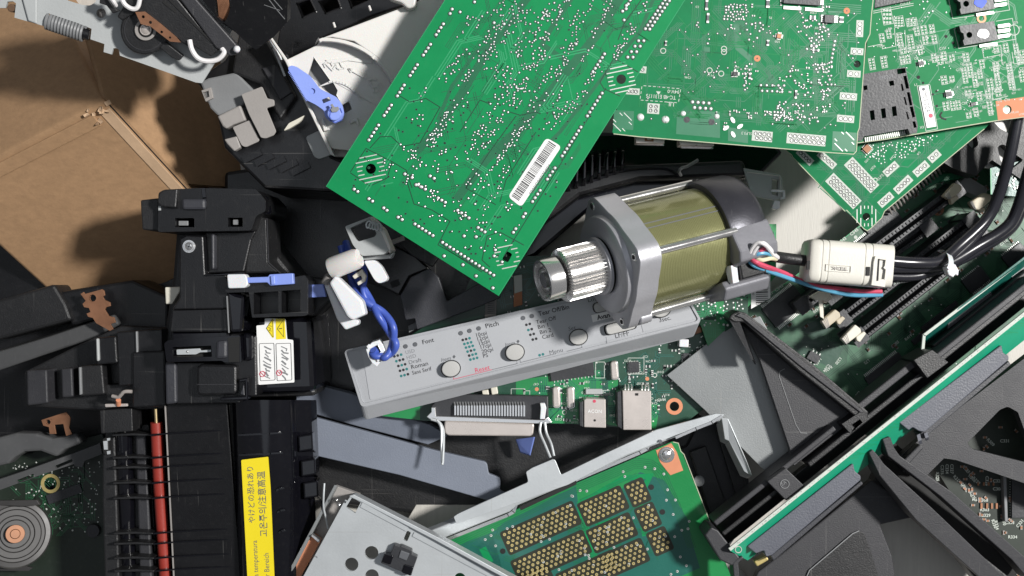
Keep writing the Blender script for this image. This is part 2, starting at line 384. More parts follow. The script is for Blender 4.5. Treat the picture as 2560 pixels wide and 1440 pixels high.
def smd(body, ends, pl, x, y, a, l, w, t=.0006):
    ca, sa = math.cos(math.radians(a)), math.sin(math.radians(a))
    body.box(pl, x, y, l*.6, w, a, t, t); 
    for s in (-1, 1): ends.box(pl, x+s*l*.4*ca, y+s*l*.4*sa, l*.22, w*1.04, a, t*1.04, t*1.04)
def chip(root, pl, x, y, w, h, a, t=.0014, pins=8, sides='LR', pl_=5, mt=None, pw=2.0, name='chip'):
    c = MB().box(pl, x, y, w, h, a, t+.0003, t).build(name, mt or M['ic'], root, bevel=.0001)
    p = MB(); ca, sa = math.cos(math.radians(a)), math.sin(math.radians(a))
    def loc(u, v): return (x+u*ca-v*sa, y+u*sa+v*ca)
    for i in range(pins):
        f = (i+.5)/pins-.5
        if 'T' in sides:
            q = loc(f*w*.94, -h/2-pl_/2); p.box(pl, *q, pw, pl_, a, .0005, .0005)
            q = loc(f*w*.94, h/2+pl_/2); p.box(pl, *q, pw, pl_, a, .0005, .0005)
        if 'L' in sides:
            q = loc(-w/2-pl_/2, f*h*.94); p.box(pl, *q, pl_, pw, a, .0005, .0005)
            q = loc(w/2+pl_/2, f*h*.94); p.box(pl, *q, pl_, pw, a, .0005, .0005)
    if pins: p.build('pins', M['pad'], c)
    return c
T16 = .0016
# ---- the big bare green board, solder side up
def big_board():
    g = thing('circuit_board', 'large bright green circuit board lying diagonally, solder side up, with a barcode sticker', 'circuit board', 1245, 740, .095)
    pl = PL((815, 465, .112), (1245, 740, .106), (1740, -50, .122))
    poly = [(815, 466), (1122, -15), (1165, -80), (1765, -80), (1722, -15), (1247, 740)]
    hs = [circ(927, 422, 13, 20), circ(1553, 198, 12, 20), rnd(rect(1268, 642, 17, 25, 28), 5, 3)]
    vh = []
    MB().prism(pl, poly, 0, T16, hs).build('board', M['pcb'], g)
    e = MB(); n_ = len(poly)
    e.path(pl, [(815.5, 466.5), (1121, -13)], 1.6, .00003); e.path(pl, [(1720, -13), (1246, 738.5)], 1.6, .00003); e.build('board_edge', M['pcb_hi'], g)
    dk = MB(); dl = MB(); hi = MB(); D = -57.4
    # wide band where the copper pour is missing
    dk.path(pl, [(1560, -20), (1490, 90), (1425, 170), (1350, 260), (1290, 330), (1215, 400), (1140, 500)], 22, .00002)
    dk.path(pl, [(1330, -20), (1230, 110), (1150, 240), (1090, 330), (1040, 380)], 20, .00003)
    dk.path(pl, [(1440, -20), (1385, 60), (1355, 110), (1440, 170)], 12, .000025)
    dk.path(pl, [(1640, -20), (1600, 80), (1540, 150), (1470, 240), (1400, 330), (1330, 400), (1300, 440)], 9, .00002)
    dk.path(pl, [(1230, 110), (1190, 130), (1130, 215), (1095, 300)], 9, .000035)
    rr = random.Random(3)
    inner = [(850, 458), (1135, 10), (1165, -60), (1740, -60), (1700, -12), (1238, 705)]
    for q in [(1240, 60), (1190, 150), (1480, 60), (1390, 230), (1300, 300), (1240, 390), (1100, 330), (1590, 60), (1420, 120), (1150, 420), (1330, 160), (1200, 250)]:
        traces(dl, pl, [(q[0]+a, q[1]+b) for a, b in ((-110, 60), (0, -90), (110, -60), (20, 100))], 10, [D, D, D+45, D-45, D+90], 1.7, (20, 80), rr, .00004, 3, 5.5)
    traces(dl, pl, inner, 36, [D, D, D+45, D-45], 1.5, (20, 110), rr, .00004, 4, 5)
    traces(hi, pl, inner, 26, [D, D, D+45, D-45], 3, (30, 110), rr, .00005, 3, 6.5)
    gro = MB()
    for p in [[(876, 430), (915, 371), (980, 404), (968, 445), (925, 465), (876, 432)], [(925, 370), (950, 342), (978, 341), (1005, 366), (1050, 357), (1100, 268), (1065, 246), (1025, 255), (1000, 240)],
              [(1500, 205), (1535, 145), (1595, 180)], [(1500, 205), (1510, 222), (1550, 240)], [(1205, 650), (1218, 590), (1250, 580), (1310, 613)], [(1205, 650), (1225, 668)],
              [(1018, 455), (1035, 510), (1080, 525), (1125, 553), (1095, 612), (1210, 678)], [(1100, 606), (1120, 625), (1205, 680)], [(1170, 460), (1165, 470), (1240, 512)], [(1165, 470), (1225, 378), (1290, 290)],
              [(1340, 330), (1265, 450), (1250, 505)], [(1515, 220), (1420, 380), (1260, 640)], [(1610, -10), (1560, 60), (1545, 100)], [(980, 404), (1015, 425), (1030, 470)],
              [(1150, 330), (1200, 250), (1230, 262)], [(1275, 280), (1300, 288), (1340, 280), (1352, 285)]]:
        gro.path(pl, p, 2.1, .00005)
    dk.build('copper_gap', M['pcb_line'], g); dl.build('trace_gap', M['pcb_line'], g); hi.build('copper_trace', M['pcb_hi'], g); gro.build('isolation_line', M['pcb_deep'], g)
    ht = MB(); hatch(ht, pl, 927, 422, 74, -12, 7, 17, lw=2.6); hatch(ht, pl, 1553, 198, 72, -12, 7, 16, lw=2.6); hatch(ht, pl, 1268, 642, 64, -12, 6, 18, lw=2.6); ht.build('grounding_stripes', M['pad'], g)
    s = MB(); s.under = MB()
    for a in [(1130, 23, 1125, 34, 2), (1108, 60, 1090, 87, 4), (1076, 111, 1058, 138, 4), (1043, 162, 1025, 189, 4), (1010, 213, 993, 240, 4), (978, 263, 960, 289, 4), (946, 313, 922, 350, 5),
              (1037, 560, 1082, 589, 6), (1106, 606, 1234, 688, 15), (885, 473, 894, 479, 2), (922, 497, 931, 503, 2), (959, 520, 967, 526, 2), (995, 543, 1005, 549, 2), (1045, 462, 1063, 473, 3), (1095, 495, 1113, 506, 3),
              (1144, 526, 1172, 545, 4), (1195, 569, 1212, 580, 3), (1511, 135, 1482, 180, 6), (1505, 233, 1468, 290, 7), (1452, 318, 1405, 390, 9), (1387, 420, 1368, 448, 4), (1350, 476, 1331, 504, 4), (1313, 534, 1308, 542, 2),
              (1289, 572, 1283, 581, 2), (1662, 0, 1613, 72, 9), (1673, 2, 1624, 73, 9), (1085+490, -2, 1565, 22, 3), (1575, 0, 1556, 28, 3), (1596, 102, 1569, 143, 4), (1609, 102, 1582, 143, 4),
              (1040, 462, 1052, 467, 2), (1012, 435, 1030, 444, 2), (1075, 440, 1085, 446, 2), (1160, 590, 1190, 592, 2), (1110, 640, 1157, 662, 2), (1190, 690, 1232, 720, 2)]:
        run(s, pl, *a, 4.3, 0, .6, 9)
    for x, y in [(1186, 5), (1235, 57), (1260, 60), (1150, 30), (1400, 30), (1440, 110), (1560, 50), (1255, 655), (1238, 625), (1235, 640)]: s.dome(pl, x, y, 4)
    cl = [(1240, 95, D, 90, 60, 26), (1215, 130, D, 60, 40, 14), (1262, 230, D+80, 70, 60, 24), (1345, 130, D, 110, 20, 15), (1345, 150, D, 60, 24, 14), (1395, 20, D, 90, 60, 30), (1330, 40, 0, 80, 40, 20), (1280, 62, -20, 70, 40, 14),
          (1310, 115, D, 60, 50, 12), (1420, 130, D, 80, 14, 12), (1430, 90, D, 90, 16, 12), (1500, 60, D, 90, 14, 12), (1480, 190, D, 60, 12, 10), (1400, 175, D, 60, 20, 14), (1560, 100, D, 90, 24, 20), (1545, 130, D, 40, 20, 9),
          (1440, 255, D, 70, 24, 16), (1390, 290, D, 90, 20, 16), (1300, 240, D, 60, 30, 12), (1310, 215, D, 40, 30, 8), (1240, 180, 40, 60, 30, 12), (1285, 190, 30, 60, 30, 12), (1100, 320, D, 90, 26, 26), (1085, 345, D, 50, 24, 12),
          (1175, 180, D, 110, 14, 12), (1150, 150, D, 80, 30, 10), (1120, 180, D, 60, 20, 8), (1210, 300, D, 120, 18, 14), (1225, 320, D, 60, 30, 10), (1215, 355, D, 80, 20, 12), (1240, 410, D, 120, 12, 14), (1265, 370, D, 100, 12, 12),
          (1290, 340, D, 60, 20, 8), (1305, 315, D, 40, 14, 6), (1250, 300, D, 70, 20, 8), (1180, 370, D, 60, 20, 8), (1030, 400, D+90, 50, 30, 9), (1020, 375, 30, 50, 14, 7), (990, 430, 30, 80, 30, 12), (1065, 470, 50, 70, 14, 8),
          (1085, 535, 20, 60, 24, 6), (1110, 505, 30, 90, 30, 10), (1180, 500, D, 120, 30, 12), (1210, 540, D, 80, 40, 9), (1175, 455, D, 60, 20, 6), (1130, 420, D, 60, 20, 6), (1100, 400, D, 50, 20, 6), (1065, 420, 10, 60, 20, 6),
          (1240, 480, D, 60, 12, 6), (1255, 440, D, 60, 16, 8), (1270, 520, D, 50, 16, 6), (1230, 600, D, 60, 40, 6), (1190, 620, 20, 60, 20, 4), (1360, 200, D, 90, 12, 10), (1375, 245, D, 60, 30, 6), (1440, 40, D, 60, 16, 9),
          (1470, 20, D, 60, 14, 8), (1520, 10, D, 40, 30, 9), (1610, 20, D, 40, 16, 6), (1350, 60, D, 70, 14, 9), (1290, 20, D, 50, 24, 9), (1250, 20, D, 60, 24, 9), (1200, 50, D, 60, 24, 6), (1170, 60, D, 60, 24, 6), (1470, 135, D, 60, 16, 8),
          (1400, 235, D, 40, 16, 5), (1330, 260, D, 50, 16, 6), (1340, 90, 0, 60, 30, 9), (1300, 150, 60, 60, 20, 9), (1330, 300, D, 60, 16, 6), (1160, 250, D, 60, 20, 5), (1130, 270, D, 60, 16, 5), (1060, 240, D, 40, 20, 4), (1050, 300, D, 40, 20, 4)]
    for c in cl: cluster(s, pl, inner, *c[:5], int(c[5]*1.1), 1.7, 2.9, rr)
    for _ in range(100): # single scattered joints
        q = (rr.uniform(850, 1700), rr.uniform(-10, 720))
        if inside(q, inner): s.dome(pl, q[0], q[1], rr.uniform(1.5, 2.5), 0, .5, 7)
    s.under.build('joint_gaps', M['pcb_deep'], g); s.build('solder_joints', M['solder'], g, smooth=False)
    v = MB(); vr = MB()
    for _ in range(620):
        q = (rr.uniform(840, 1740), rr.uniform(-10, 730))
        dens = .25+.75*(q[1] > 260)
        if inside(q, inner) and rr.random() < dens*.75: vr.disc(pl, q[0], q[1], 3.3, .00006, n=8); v.disc(pl, q[0], q[1], 2.1, .0001, n=7)
    vr.build('via_rings', M['pcb2_line'], g); v.build('via_holes', M['hole'], g)
    lb = rnd([(1366, 344), (1404, 366), (1303, 518), (1270, 492)], 11, 4)
    l = MB().prism(pl, lb, .00016, .00010).build('barcode_sticker', M['paper'], g)
    bars = MB(); ax, ay, bx, by = 1287, 494, 1379, 358; L = math.hypot(bx-ax, by-ay); ux, uy = (bx-ax)/L, (by-ay)/L; t = 0
    while t < L:
        w = rr.choice((1.1, 1.1, 1.9, 2.7)); cx, cy = ax+ux*t, ay+uy*t
        bars.path(pl, [(cx-uy*-9, cy+ux*-9), (cx+uy*-13, cy-ux*-13)], w, .00022); t += w+rr.choice((1.5, 1.5, 2.6))
    bars.build('barcode', M['inkk'], l)
    tx = MB(); text(tx, '*000C0007582*', pl, 1329, 489, ux, uy, 13.5, .00022, sx=1.02); text(tx, '', pl, 0, 0, 1, 0, 1); tx.build('sticker_lettering', M['inkg'], l)
big_board()
RG = lambda: (MB(), MB(), MB())
def fin(root, silk, rg, nm='socket_holes'):
    silk.build('silkscreen_blocks', M['silk'], root)
    rg[0].build('hole_outlines', M['inkk'], root); rg[1].build('hole_rings', M['pad'], root); rg[2].build('pin_tips', M['inkg'], root)
# ---- second board, upper middle
def board_two():
    g = thing('circuit_board', 'green circuit board in the top middle with two metal ports under its lower edge', 'circuit board', 1900, 360, .085)
    pl = PL((1535, 335, .104), (2135, 385, .098), (2190, -60, .105))
    poly = [(1531, 330), (1545, 260), (1600, 120), (1690, -60), (2192, -60), (2185, 22), (2180, 34), (2176, 85), (2165, 108), (2149, 320), (2145, 330), (2142, 378), (2134, 386), (2070, 381), (1600, 342), (1534, 334)]
    hs = [circ(1556, 307, 10, 18), circ(2111, 356, 12, 18), circ(2143, 160, 9, 16)]
    MB().prism(pl, poly, 0, T16, hs).build('board', M['pcb2'], g)
    e = MB(); e.path(pl, [(1534, 334.5), (1600, 342), (2070, 381), (2134, 385.5), (2141, 378), (2144.5, 330), (2148.5, 320), (2164, 108), (2175, 85), (2179, 34), (2185, -20)], 2.2, .00004, ).build('board_edge', M['edge'], g)
    rr = random.Random(11); inner = [(1560, 300), (1620, 130), (1700, -40), (2165, -40), (2130, 340), (2060, 340)]
    dk = MB(); dl = MB(); hi = MB()
    dk.prism(pl, [(1693, 278), (1800, 278), (1800, 345), (1690, 335)], .00004, .00003)
    dk.path(pl, [(1840, 60), (1845, 120), (1880, 150), (1885, 170)], 14, .00003); dk.sheet(pl, [(1820, 318), (1870, 325), (1870, 358), (1820, 352)], .00005)
    dk.sheet(pl, [(1760, 118), (1775, 118), (1775, 132), (1760, 132)], .00003); dk.sheet(pl, [(1535, 275), (1585, 278), (1583, 325), (1533, 322)], .00003); dk.sheet(pl, [(2082, 328), (2142, 332), (2138, 380), (2080, 376)], .00003)
    traces(dl, pl, inner, 120, [3.5, 93.5, 48, -42, -87], 1.4, (20, 110), rr, .00004, 5, 5)
    traces(hi, pl, inner, 60, [3.5, 93.5, 48], 2.4, (20, 90), rr, .00005, 4, 6)
    dk.build('copper_gap', M['pcb2_line'], g); dl.build('trace_gap', M['pcb2_line'], g); hi.build('copper_trace', M['pcb4'], g)
    ht = MB(); hatch(ht, pl, 1556, 305, 46, 45, 6, 13, lw=1.8); hatch(ht, pl, 2111, 354, 48, 45, 6, 15, lw=2.0); ht.build('grounding_stripes', M['pad'], g)
    silk = MB(); rg = RG()
    strip(silk, rg, pl, 2150, 60, 2149, 83, 3, 1, 18, 5.5); strip(silk, rg, pl, 2136, 128, 2149, 129, 2, 1, 17, 5.5); strip(silk, rg, pl, 2127, 184, 2142, 185, 2, 1, 17, 5.5)
    strip(silk, rg, pl, 2109, 240, 2133, 242, 3, 1, 18, 5.5); strip(silk, rg, pl, 2102, 296, 2126, 298, 3, 1, 18, 5.5); strip(silk, rg, pl, 1889, 339, 1922, 342, 4, 2, 13, 5, 4)
    strip(silk, rg, pl, 1976, 345, 2055, 352, 8, 2, 13.5, 5.2, 4); strip(silk, rg, pl, 1573, 228, 1590, 229, 3, 1, 16, 5); strip(silk, rg, pl, 1606, 174, 1607, 174.1, 1, 1, 17, 5)
    strip(silk, rg, pl, 1627, 271, 1640, 272, 2, 2, 13, 4.6)
    for x, y in [(1658, 127), (1774, 176), (1803, 184), (1810, 122), (1810, 130)]: silk.ring(pl, x, y, 5.5, 7.5, .00009, .00004, 16)
    # dashed approval box and lettering
    for (x0, y0, x1, y1, n) in [(1607, 214, 1701, 222, 8), (1600, 250, 1695, 257, 8), (1605, 214, 1600, 250, 3), (1702, 222, 1696, 257, 3)]:
        for i in range(n):
            t0, t1 = (i+.15)/n, (i+.75)/n; silk.path(pl, [(x0+(x1-x0)*t0, y0+(y1-y0)*t0), (x0+(x1-x0)*t1, y0+(y1-y0)*t1)], 1.6, .00007)
    text(silk, 'TC-4B E131175', pl, 1690, 240, -1, -.07, 13.5, .00007, sx=.86, bold=.01); text(silk, '94V-0', pl, 1699, 226, -1, -.07, 12.5, .00007, bold=.01)
    text(silk, 'UL', pl, 1686, 256, -1, -.07, 15, .00007, bold=.01); text(silk, 'SLP3.3', pl, 1880, 331, -1, -.07, 10, .00007)
    for s_, x, y in [('U19', 1848, 166), ('R256', 1880, 171), ('U20', 1950, 102), ('C246', 1728, 192), ('PT1.3', 1785, 186), ('U22', 2050, 68), ('C3', 1748, 15), ('U19', 2062, 99), ('P2', 1930, 42), ('C328', 2042, 30)]:
        text(silk, s_, pl, x, y, -1, -.07, 7.5, .00007, bold=.01)
    silk.sheet(pl, [(1640, 228), (1652, 229), (1646, 237)], .00008)
    fin(g, silk, rg)
    s = MB(); s.under = MB()
    for a in [(1731, 255, 1772, 258, 4, 4.5), (1736, 269, 1777, 272, 4, 4.5), (1902, 213, 1960, 214, 5, 3.2), (1905, 227, 1955, 229, 5, 3.2), (1950, 220, 1955, 224, 2, 3), (2087, 103, 2078, 155, 6, 3.2), (1936, 280, 1960, 282, 4, 3), (1936, 288, 1960, 290, 4, 3)]:
        run(s, pl, *a[:5], a[5], 0, .5)
    for x, y in [(1664, 299), (1601, 293), (1663, 299)]: s.dome(pl, x, y, 9.5, 0, .5, 14)
    for x, y in [(1708, 284), (1792, 291)]: s.dome(pl, x, y, 7, 0, .5, 12)
    for x, y, a in [(1832, 300, 60), (1815, 320, -35), (1850, 316, -35), (1833, 336, 60)]:
        s.prism(pl, circ(x, y, 8.5, 14, 4.6, math.radians(a)), .0004, .0004)
    for c in [(2055, 70, 90, 60, 40, 16), (2065, 200, 80, 90, 40, 30), (2030, 130, 100, 70, 30, 16), (1990, 185, 80, 50, 30, 7), (1820, 185, 0, 120, 40, 14), (1760, 80, 60, 60, 20, 6), (1985, 280, 10, 90, 50, 26), (2020, 230, 80, 70, 30, 10), (2040, 60, 0, 80, 20, 10),
              (1900, 75, 0, 80, 50, 16), (1840, 30, 0, 60, 40, 40), (1950, 280, 90, 50, 20, 12), (1990, 295, 5, 110, 12, 16), (1870, 195, 90, 60, 20, 12), (1915, 285, 0, 20, 10, 2), (2060, 240, 90, 60, 20, 8), (2005, 60, 90, 60, 30, 8)]:
        cluster(s, pl, inner, *c, 1.7, 3.1, rr)
    for _ in range(90):
        q = (rr.uniform(1560, 2160), rr.uniform(-10, 340))
        if inside(q, inner): s.dome(pl, q[0], q[1], rr.uniform(1.3, 2.4), 0, .5, 6)
    s.under.build('joint_gaps', M['pcb_deep'], g); s.build('solder_joints', M['solder'], g)
    b = MB(); en = MB()
    for x, y, a, l, w in [(1767, 12, 93, 26, 6), (1770, 45, 93, 24, 6), (1920, 8, 93, 22, 8), (2032, 44, 4, 14, 10), (2104, 49, 94, 14, 10), (1920, 107, 94, 14, 6), (1665, 108, 94, 12, 5), (1875, 190, 94, 14, 6), (1990, 236, 94, 20, 5), (2040, 125, 5, 16, 6), (2035, 115, 5, 16, 6)]: smd(b, en, pl, x, y, a, l, w)
    for _ in range(60):
        q = (rr.choice((rr.gauss(1840, 16), rr.gauss(1990, 30), rr.gauss(1880, 20), rr.gauss(2060, 14))), rr.choice((rr.gauss(30, 22), rr.gauss(285, 12), rr.gauss(195, 20))))
        if inside(q, inner): smd(b, en, pl, q[0], q[1], rr.choice((4, 94)), rr.uniform(5, 9), rr.uniform(3, 4), .0004)
    b = b.build('resistors_and_capacitors', M['inkg'], g); b['kind'] = 'stuff'; en.build('solder_ends', M['pad'], b)
    c = chip(g, pl, 2007, -22, 92, 66, 4, .0016, 22, 'L', 8)
    lg = MB(); text(lg, 'G', pl, 2036, 2, -1, -.07, 14, .0018); lg.build('chip_marking', M['silk_dim'], c)
    MB().box(pl, 1981, 20, 44, 8, 4, .0006, .0005).box(pl, 2035, 24, 44, 8, 4, .0006, .0005).build('heat_tab', M['pad'], c)
    chip(g, pl, 2074, 47, 24, 20, 4, .0014, 4, 'L', 9, pw=3.2); chip(g, pl, 1948, 90, 11, 11, 10, .0008, 3, 'LT', 4, M['copper_dk']); chip(g, pl, 1839, 184, 12, 9, 4, .001, 3, 'LT', 4)
    MB().disc(pl, 1893, 146, 8, .00006, n=18).disc(pl, 2117, 27, 8, .00006, n=18).build('alignment_mark', M['copper'], g)
    MB().disc(pl, 1893, 146, 2, .0001, n=8).disc(pl, 2117, 27, 2, .0001, n=8).disc(pl, 1717, 299, 8, .0001, n=16).disc(pl, 1779, 305, 8, .0001, n=16).build('plug_posts', M['ic'], g)
    # ports under the lower edge
    q = F(.0965)
    u = MB().prism(q, [(1591, 325), (1662, 330), (1661, 358), (1590, 357)], 0, .008).build('small_port', M['shell'], g, bevel=.0002)
    MB().prism(q, [(1612, 340), (1634, 341), (1634, 354), (1612, 353)], .0004, .0006, [[(1618, 342), (1629, 342), (1629, 350), (1618, 350)]]).build('port_latch', M['copper_dk'], u)
    MB().prism(F(.090), [(1590, 355), (1661, 357), (1660, 364), (1591, 362)], 0, .002).build('port_lip', M['chrome'], u)
    u = MB().prism(q, [(1699, 333), (1786, 340), (1785, 365), (1700, 362)], 0, .010).build('wide_port', M['shell'], g, bevel=.0002)
    MB().prism(F(.089), [(1702, 362), (1784, 365), (1783, 372), (1703, 370)], 0, .002).build('port_lip', M['chrome'], u)
board_two()
# ---- third board: diamond corner pointing down
def board_three():
    g = thing('circuit_board', 'green circuit board whose lone corner points straight down above the dark mainboard', 'circuit board', 2165, 575, .062)
    pl = PL((2165, 577, .074), (1955, 370, .082), (2460, 320, .080))
    poly = [(1920, 335), (1960, 372), (1978, 386), (1981, 392), (2112, 528), (2116, 524), (2160, 573), (2168, 578), (2176, 573), (2205, 545), (2212, 528), (2462, 322), (2500, 280), (2300, 200), (2000, 250)]
    MB().prism(pl, poly, 0, T16, [circ(2166, 542, 10, 18)]).build('board', M['pcb2'], g)
    MB().path(pl, [(1922, 337), (1961, 373), (1979, 387), (1982, 393), (2112, 527.5), (2117, 525.5), (2160, 572), (2168, 577), (2176, 572), (2204.5, 544.5), (2211.5, 528), (2461, 322)], 2, .00004).build('board_edge', M['edge'], g)
    silk = MB(); rg = RG()
    strip(silk, rg, pl, 2080, 449, 2137, 506, 8, 2, 15, 5.3, 3); strip(silk, rg, pl, 2127, 409, 2181, 466, 8, 2, 15, 5.3, 3); strip(silk, rg, pl, 2002, 382, 2023, 402, 4, 1, 18, 5.3); strip(silk, rg, pl, 2054, 388, 2080, 411, 4, 1, 18, 5.3)
    strip(silk, rg, pl, 2219, 430, 2236, 415, 3, 1, 19, 5.3); strip(silk, rg, pl, 2206, 507, 2223, 492, 3, 1, 19, 5.3); strip(silk, rg, pl, 2246, 473, 2270, 450, 4, 1, 20, 5.3); strip(silk, rg, pl, 2294, 430, 2312, 414, 3, 1, 20, 5.3); strip(silk, rg, pl, 2331, 395, 2341, 386, 2, 1, 20, 5.3)
    text(silk, 'SLP3.3', pl, 2196, 452, .72, -.69, 10, .00007); silk.ring(pl, 2188, 450, 4, 6, .00008, .00004, 14)
    for s_, x, y in [('U35', 2170, 395), ('R257', 2186, 412), ('C264', 2236, 385), ('U9', 2298, 378), ('C60', 2290, 368)]: text(silk, s_, pl, x, y, -.7, .7, 8, .00007, bold=.01)
    fin(g, silk, rg)
    ht = MB(); hatch(ht, pl, 2166, 540, 56, 90, 6, 14, lw=2.2); ht.build('grounding_stripes', M['pad'], g)
    rr = random.Random(5); inner = [(2000, 385), (2165, 550), (2440, 325), (2300, 260), (2050, 300)]
    dl = MB(); traces(dl, pl, inner, 70, [45, -45, 0, 90], 1.4, (20, 80), rr, .00004, 4, 5)
    for p in [[(2045, 470), (2092, 412), (2085, 395)], [(2225, 440), (2222, 455), (2182, 495)], [(2130, 535), (2166, 500), (2200, 535)], [(2250, 415), (2270, 418), (2310, 380), (2312, 360)], [(2050, 470), (2130, 540)]]: dl.path(pl, p, 2.2, .00005)
    dl.build('trace_gap', M['pcb2_line'], g)
    s = MB()
    for c in [(2190, 378, 0, 60, 30, 20), (2270, 370, -40, 80, 30, 34), (2230, 362, 0, 50, 14, 12), (2320, 350, -30, 60, 14, 10), (2200, 395, 45, 40, 20, 12)]: cluster(s, pl, inner, *c, 1.6, 2.7, rr)
    s.build('solder_joints', M['solder'], g)
    chip(g, pl, 2168, 372, 17, 17, 45, .0009, 4, 'LT', 4, M['copper_dk'])
board_three()
# ---- fourth board: upper right, component side up
def board_four():
    g = thing('circuit_board', 'green circuit board in the upper right carrying a black card socket and two black transistors', 'circuit board', 2350, 320, .070)
    pl = PL((2145, 357, .090), (2560, 292, .090), (2560, -60, .096))
    poly = [(2141, 358), (2150, 250), (2190, -70), (2700, -70), (2700, 275), (2560, 293), (2492, 302), (2205, 350)]
    MB().prism(pl, poly, 0, T16, [circ(2518, 274, 11, 20)]).build('board', M['pcb4'], g)
    MB().path(pl, [(2141, 357.5), (2205, 349.5), (2492, 301.5), (2600, 287)], 2.4, .00004).build('board_edge', M['edge'], g)
    MB().prism(pl, [(2489, 253), (2600, 236), (2600, 286), (2495, 301)], .00005, .00004, [circ(2518, 274, 11, 20)]).build('bare_copper_pad', M['copper'], g)
    s = MB(); rr = random.Random(21); A = -10
    def b(x, y, w, h, a=A): # outlined pad block
        q = rect(x, y, w, h, a); s.path(pl, q+[q[0], q[1]], 1.3, .00006)
    for x, y, w, h in [(2218, 40, 24, 42), (2247, 54, 24, 26), (2279, 55, 26, 20)]:
        b(x, y, w, h)
        for i in range(4):
            for j in range(3): s.box(pl, x-w/3.2+j*w/3.2, y-h/3+i*h/4.2, w/4.2, h/7, A, .00007, .00002)
    for x, y, n in [(2222, 85, 3), (2250, 100, 5), (2277, 105, 5), (2292, 78, 3), (2310, 75, 3), (2313, 100, 3), (2330, 72, 3), (2336, 98, 3), (2205, 95, 3), (2258, 127, 2), (2300, 125, 3), (2210, 155, 4), (2180, 160, 4), (2256, 150, 3), (2270, 148, 3), (2335, 145, 3), (2360, 140, 3), (2415, 143, 3), (2425, 175, 5), (2412, 190, 5), (2437, 200, 5),
                    (2455, 160, 3), (2450, 185, 3), (2490, 165, 3), (2490, 178, 3), (2525, 180, 6), (2528, 205, 5), (2495, 205, 5), (2475, 210, 4), (2515, 120, 3), (2540, 120, 3), (2490, 122, 3), (2550, 150, 3), (2555, 190, 4), (2360, 200, 3), (2380, 197, 2), (2420, 232, 2), (2495, 230, 3), (2470, 235, 3), (2448, 240, 3), (2365, 265, 3), (2382, 265, 3), (2396, 263, 3), (2440, 280, 3), (2422, 288, 2), (2475, 270, 5), (2555, 140, 4), (2350, 150, 3), (2380, 145, 2)]:
        w = rr.choice((11, 12, 14)); b(x, y, w, n*7.2)
        for i in range(n):
            for j in (-1, 1): s.box(pl, x+j*w/4-(i-(n-1)/2)*6.8*math.sin(math.radians(A)), y+(i-(n-1)/2)*6.8+j*math.sin(math.radians(A))*w/4, w/3.4, 4.2, A, .00007, .00002)
    for p in [[(2372, 0), (2382, 47), (2524, 25), (2518, -10)], [(2385, 72), (2397, 121), (2540, 98), (2531, 46), (2490, 53)], [(2385, 72), (2402, 69)], [(2183, 28), (2284, 8)], [(2183, 33), (2284, 13)], [(2170, 117), (2205, 110), (2206, 122), (2240, 115), (2236, 70)], [(2262, 75), (2266, 130), (2310, 122), (2300, 100)],
              [(2455, 122), (2502, 113), (2505, 160), (2510, 163)], [(2455, 122), (2460, 145), (2500, 137)], [(2530, 130), (2535, 160), (2570, 155)], [(2480, 220), (2482, 250), (2520, 240)], [(2293, 215), (2325, 211)], [(2293, 215), (2315, 328), (2344, 322), (2325, 213)]]: s.path(pl, p, 1.5, .00006)
    s.ring(pl, 2535, 75, 12, 14, .00008, .00003, 20)
    for s_, x, y in [('C131', 2348, 125), ('R174', 2363, 160), ('C173', 2366, 210), ('U11', 2435, 215), ('C29', 2404, 262), ('X3', 2300, 322), ('C170', 2390, 178), ('R181', 2462, 125), ('C166', 2480, 132), ('R157', 2535, 138), ('C21', 2548, 175), ('R190', 2488, 232), ('L1', 2286, 215), ('C8', 2286, 150), ('D5', 2535, 60), ('U1', 2545, 72), ('J9', 2412, 48), ('A22.2.2', 2250, 12)]:
        text(s, s_, pl, x, y, 1, -.17, 8.5, .00007, bold=.015)
    for _ in range(70):
        text(s, rr.choice(['C%d', 'R%d', 'L%d'])%rr.randint(10, 199), pl, rr.uniform(2395, 2550), rr.uniform(135, 290), 1, -.17, 6.5, .00007, bold=.01)
    for _ in range(26):
        text(s, rr.choice(['C%d', 'R%d', 'L%d'])%rr.randint(10, 199), pl, rr.uniform(2190, 2330), rr.uniform(70, 165), 1, -.17, 6.5, .00007, bold=.01)
    s.build('silkscreen', M['silk'], g)
    sd = MB()
    for _ in range(60): sd.dome(pl, rr.uniform(2180, 2330), rr.uniform(10, 170), 1.8, .0001, .6, 6)
    for _ in range(50): sd.dome(pl, rr.uniform(2340, 2560), rr.uniform(110, 290), 1.7, .0001, .6, 6)
    for x, y in [(2307, 4), (2318, 4), (2309, 22), (2331, 28), (2322, 32), (2365, 31)]: sd.dome(pl, x, y, 2.6, .0001)
    sd.build('solder_joints', M['solder'], g)
    dl = MB(); inner = [(2200, 20), (2200, 160), (2300, 320), (2480, 295), (2550, 230), (2550, -20)]
    traces(dl, pl, inner, 60, [A, A+45, A+90, A-45], 1.6, (20, 90), rr, .00003, 3, 5); dl.build('trace_gap', M['pcb2_line'], g)
    hd = MB()
    for x, y, r in [(2296, 193, 4.5), (2308, 207, 3), (2341, 228, 2.6), (2332, 236, 3), (2342, 265, 3.2), (2365, 91, 4), (2383, 107, 4)]: hd.disc(pl, x, y, r, .0001, n=12)
    hd.path(pl, [(2355, 280), (2350, 288), (2354, 295), (2366, 299)], 4, .00012); hd.build('drill_holes', M['hole'], g)
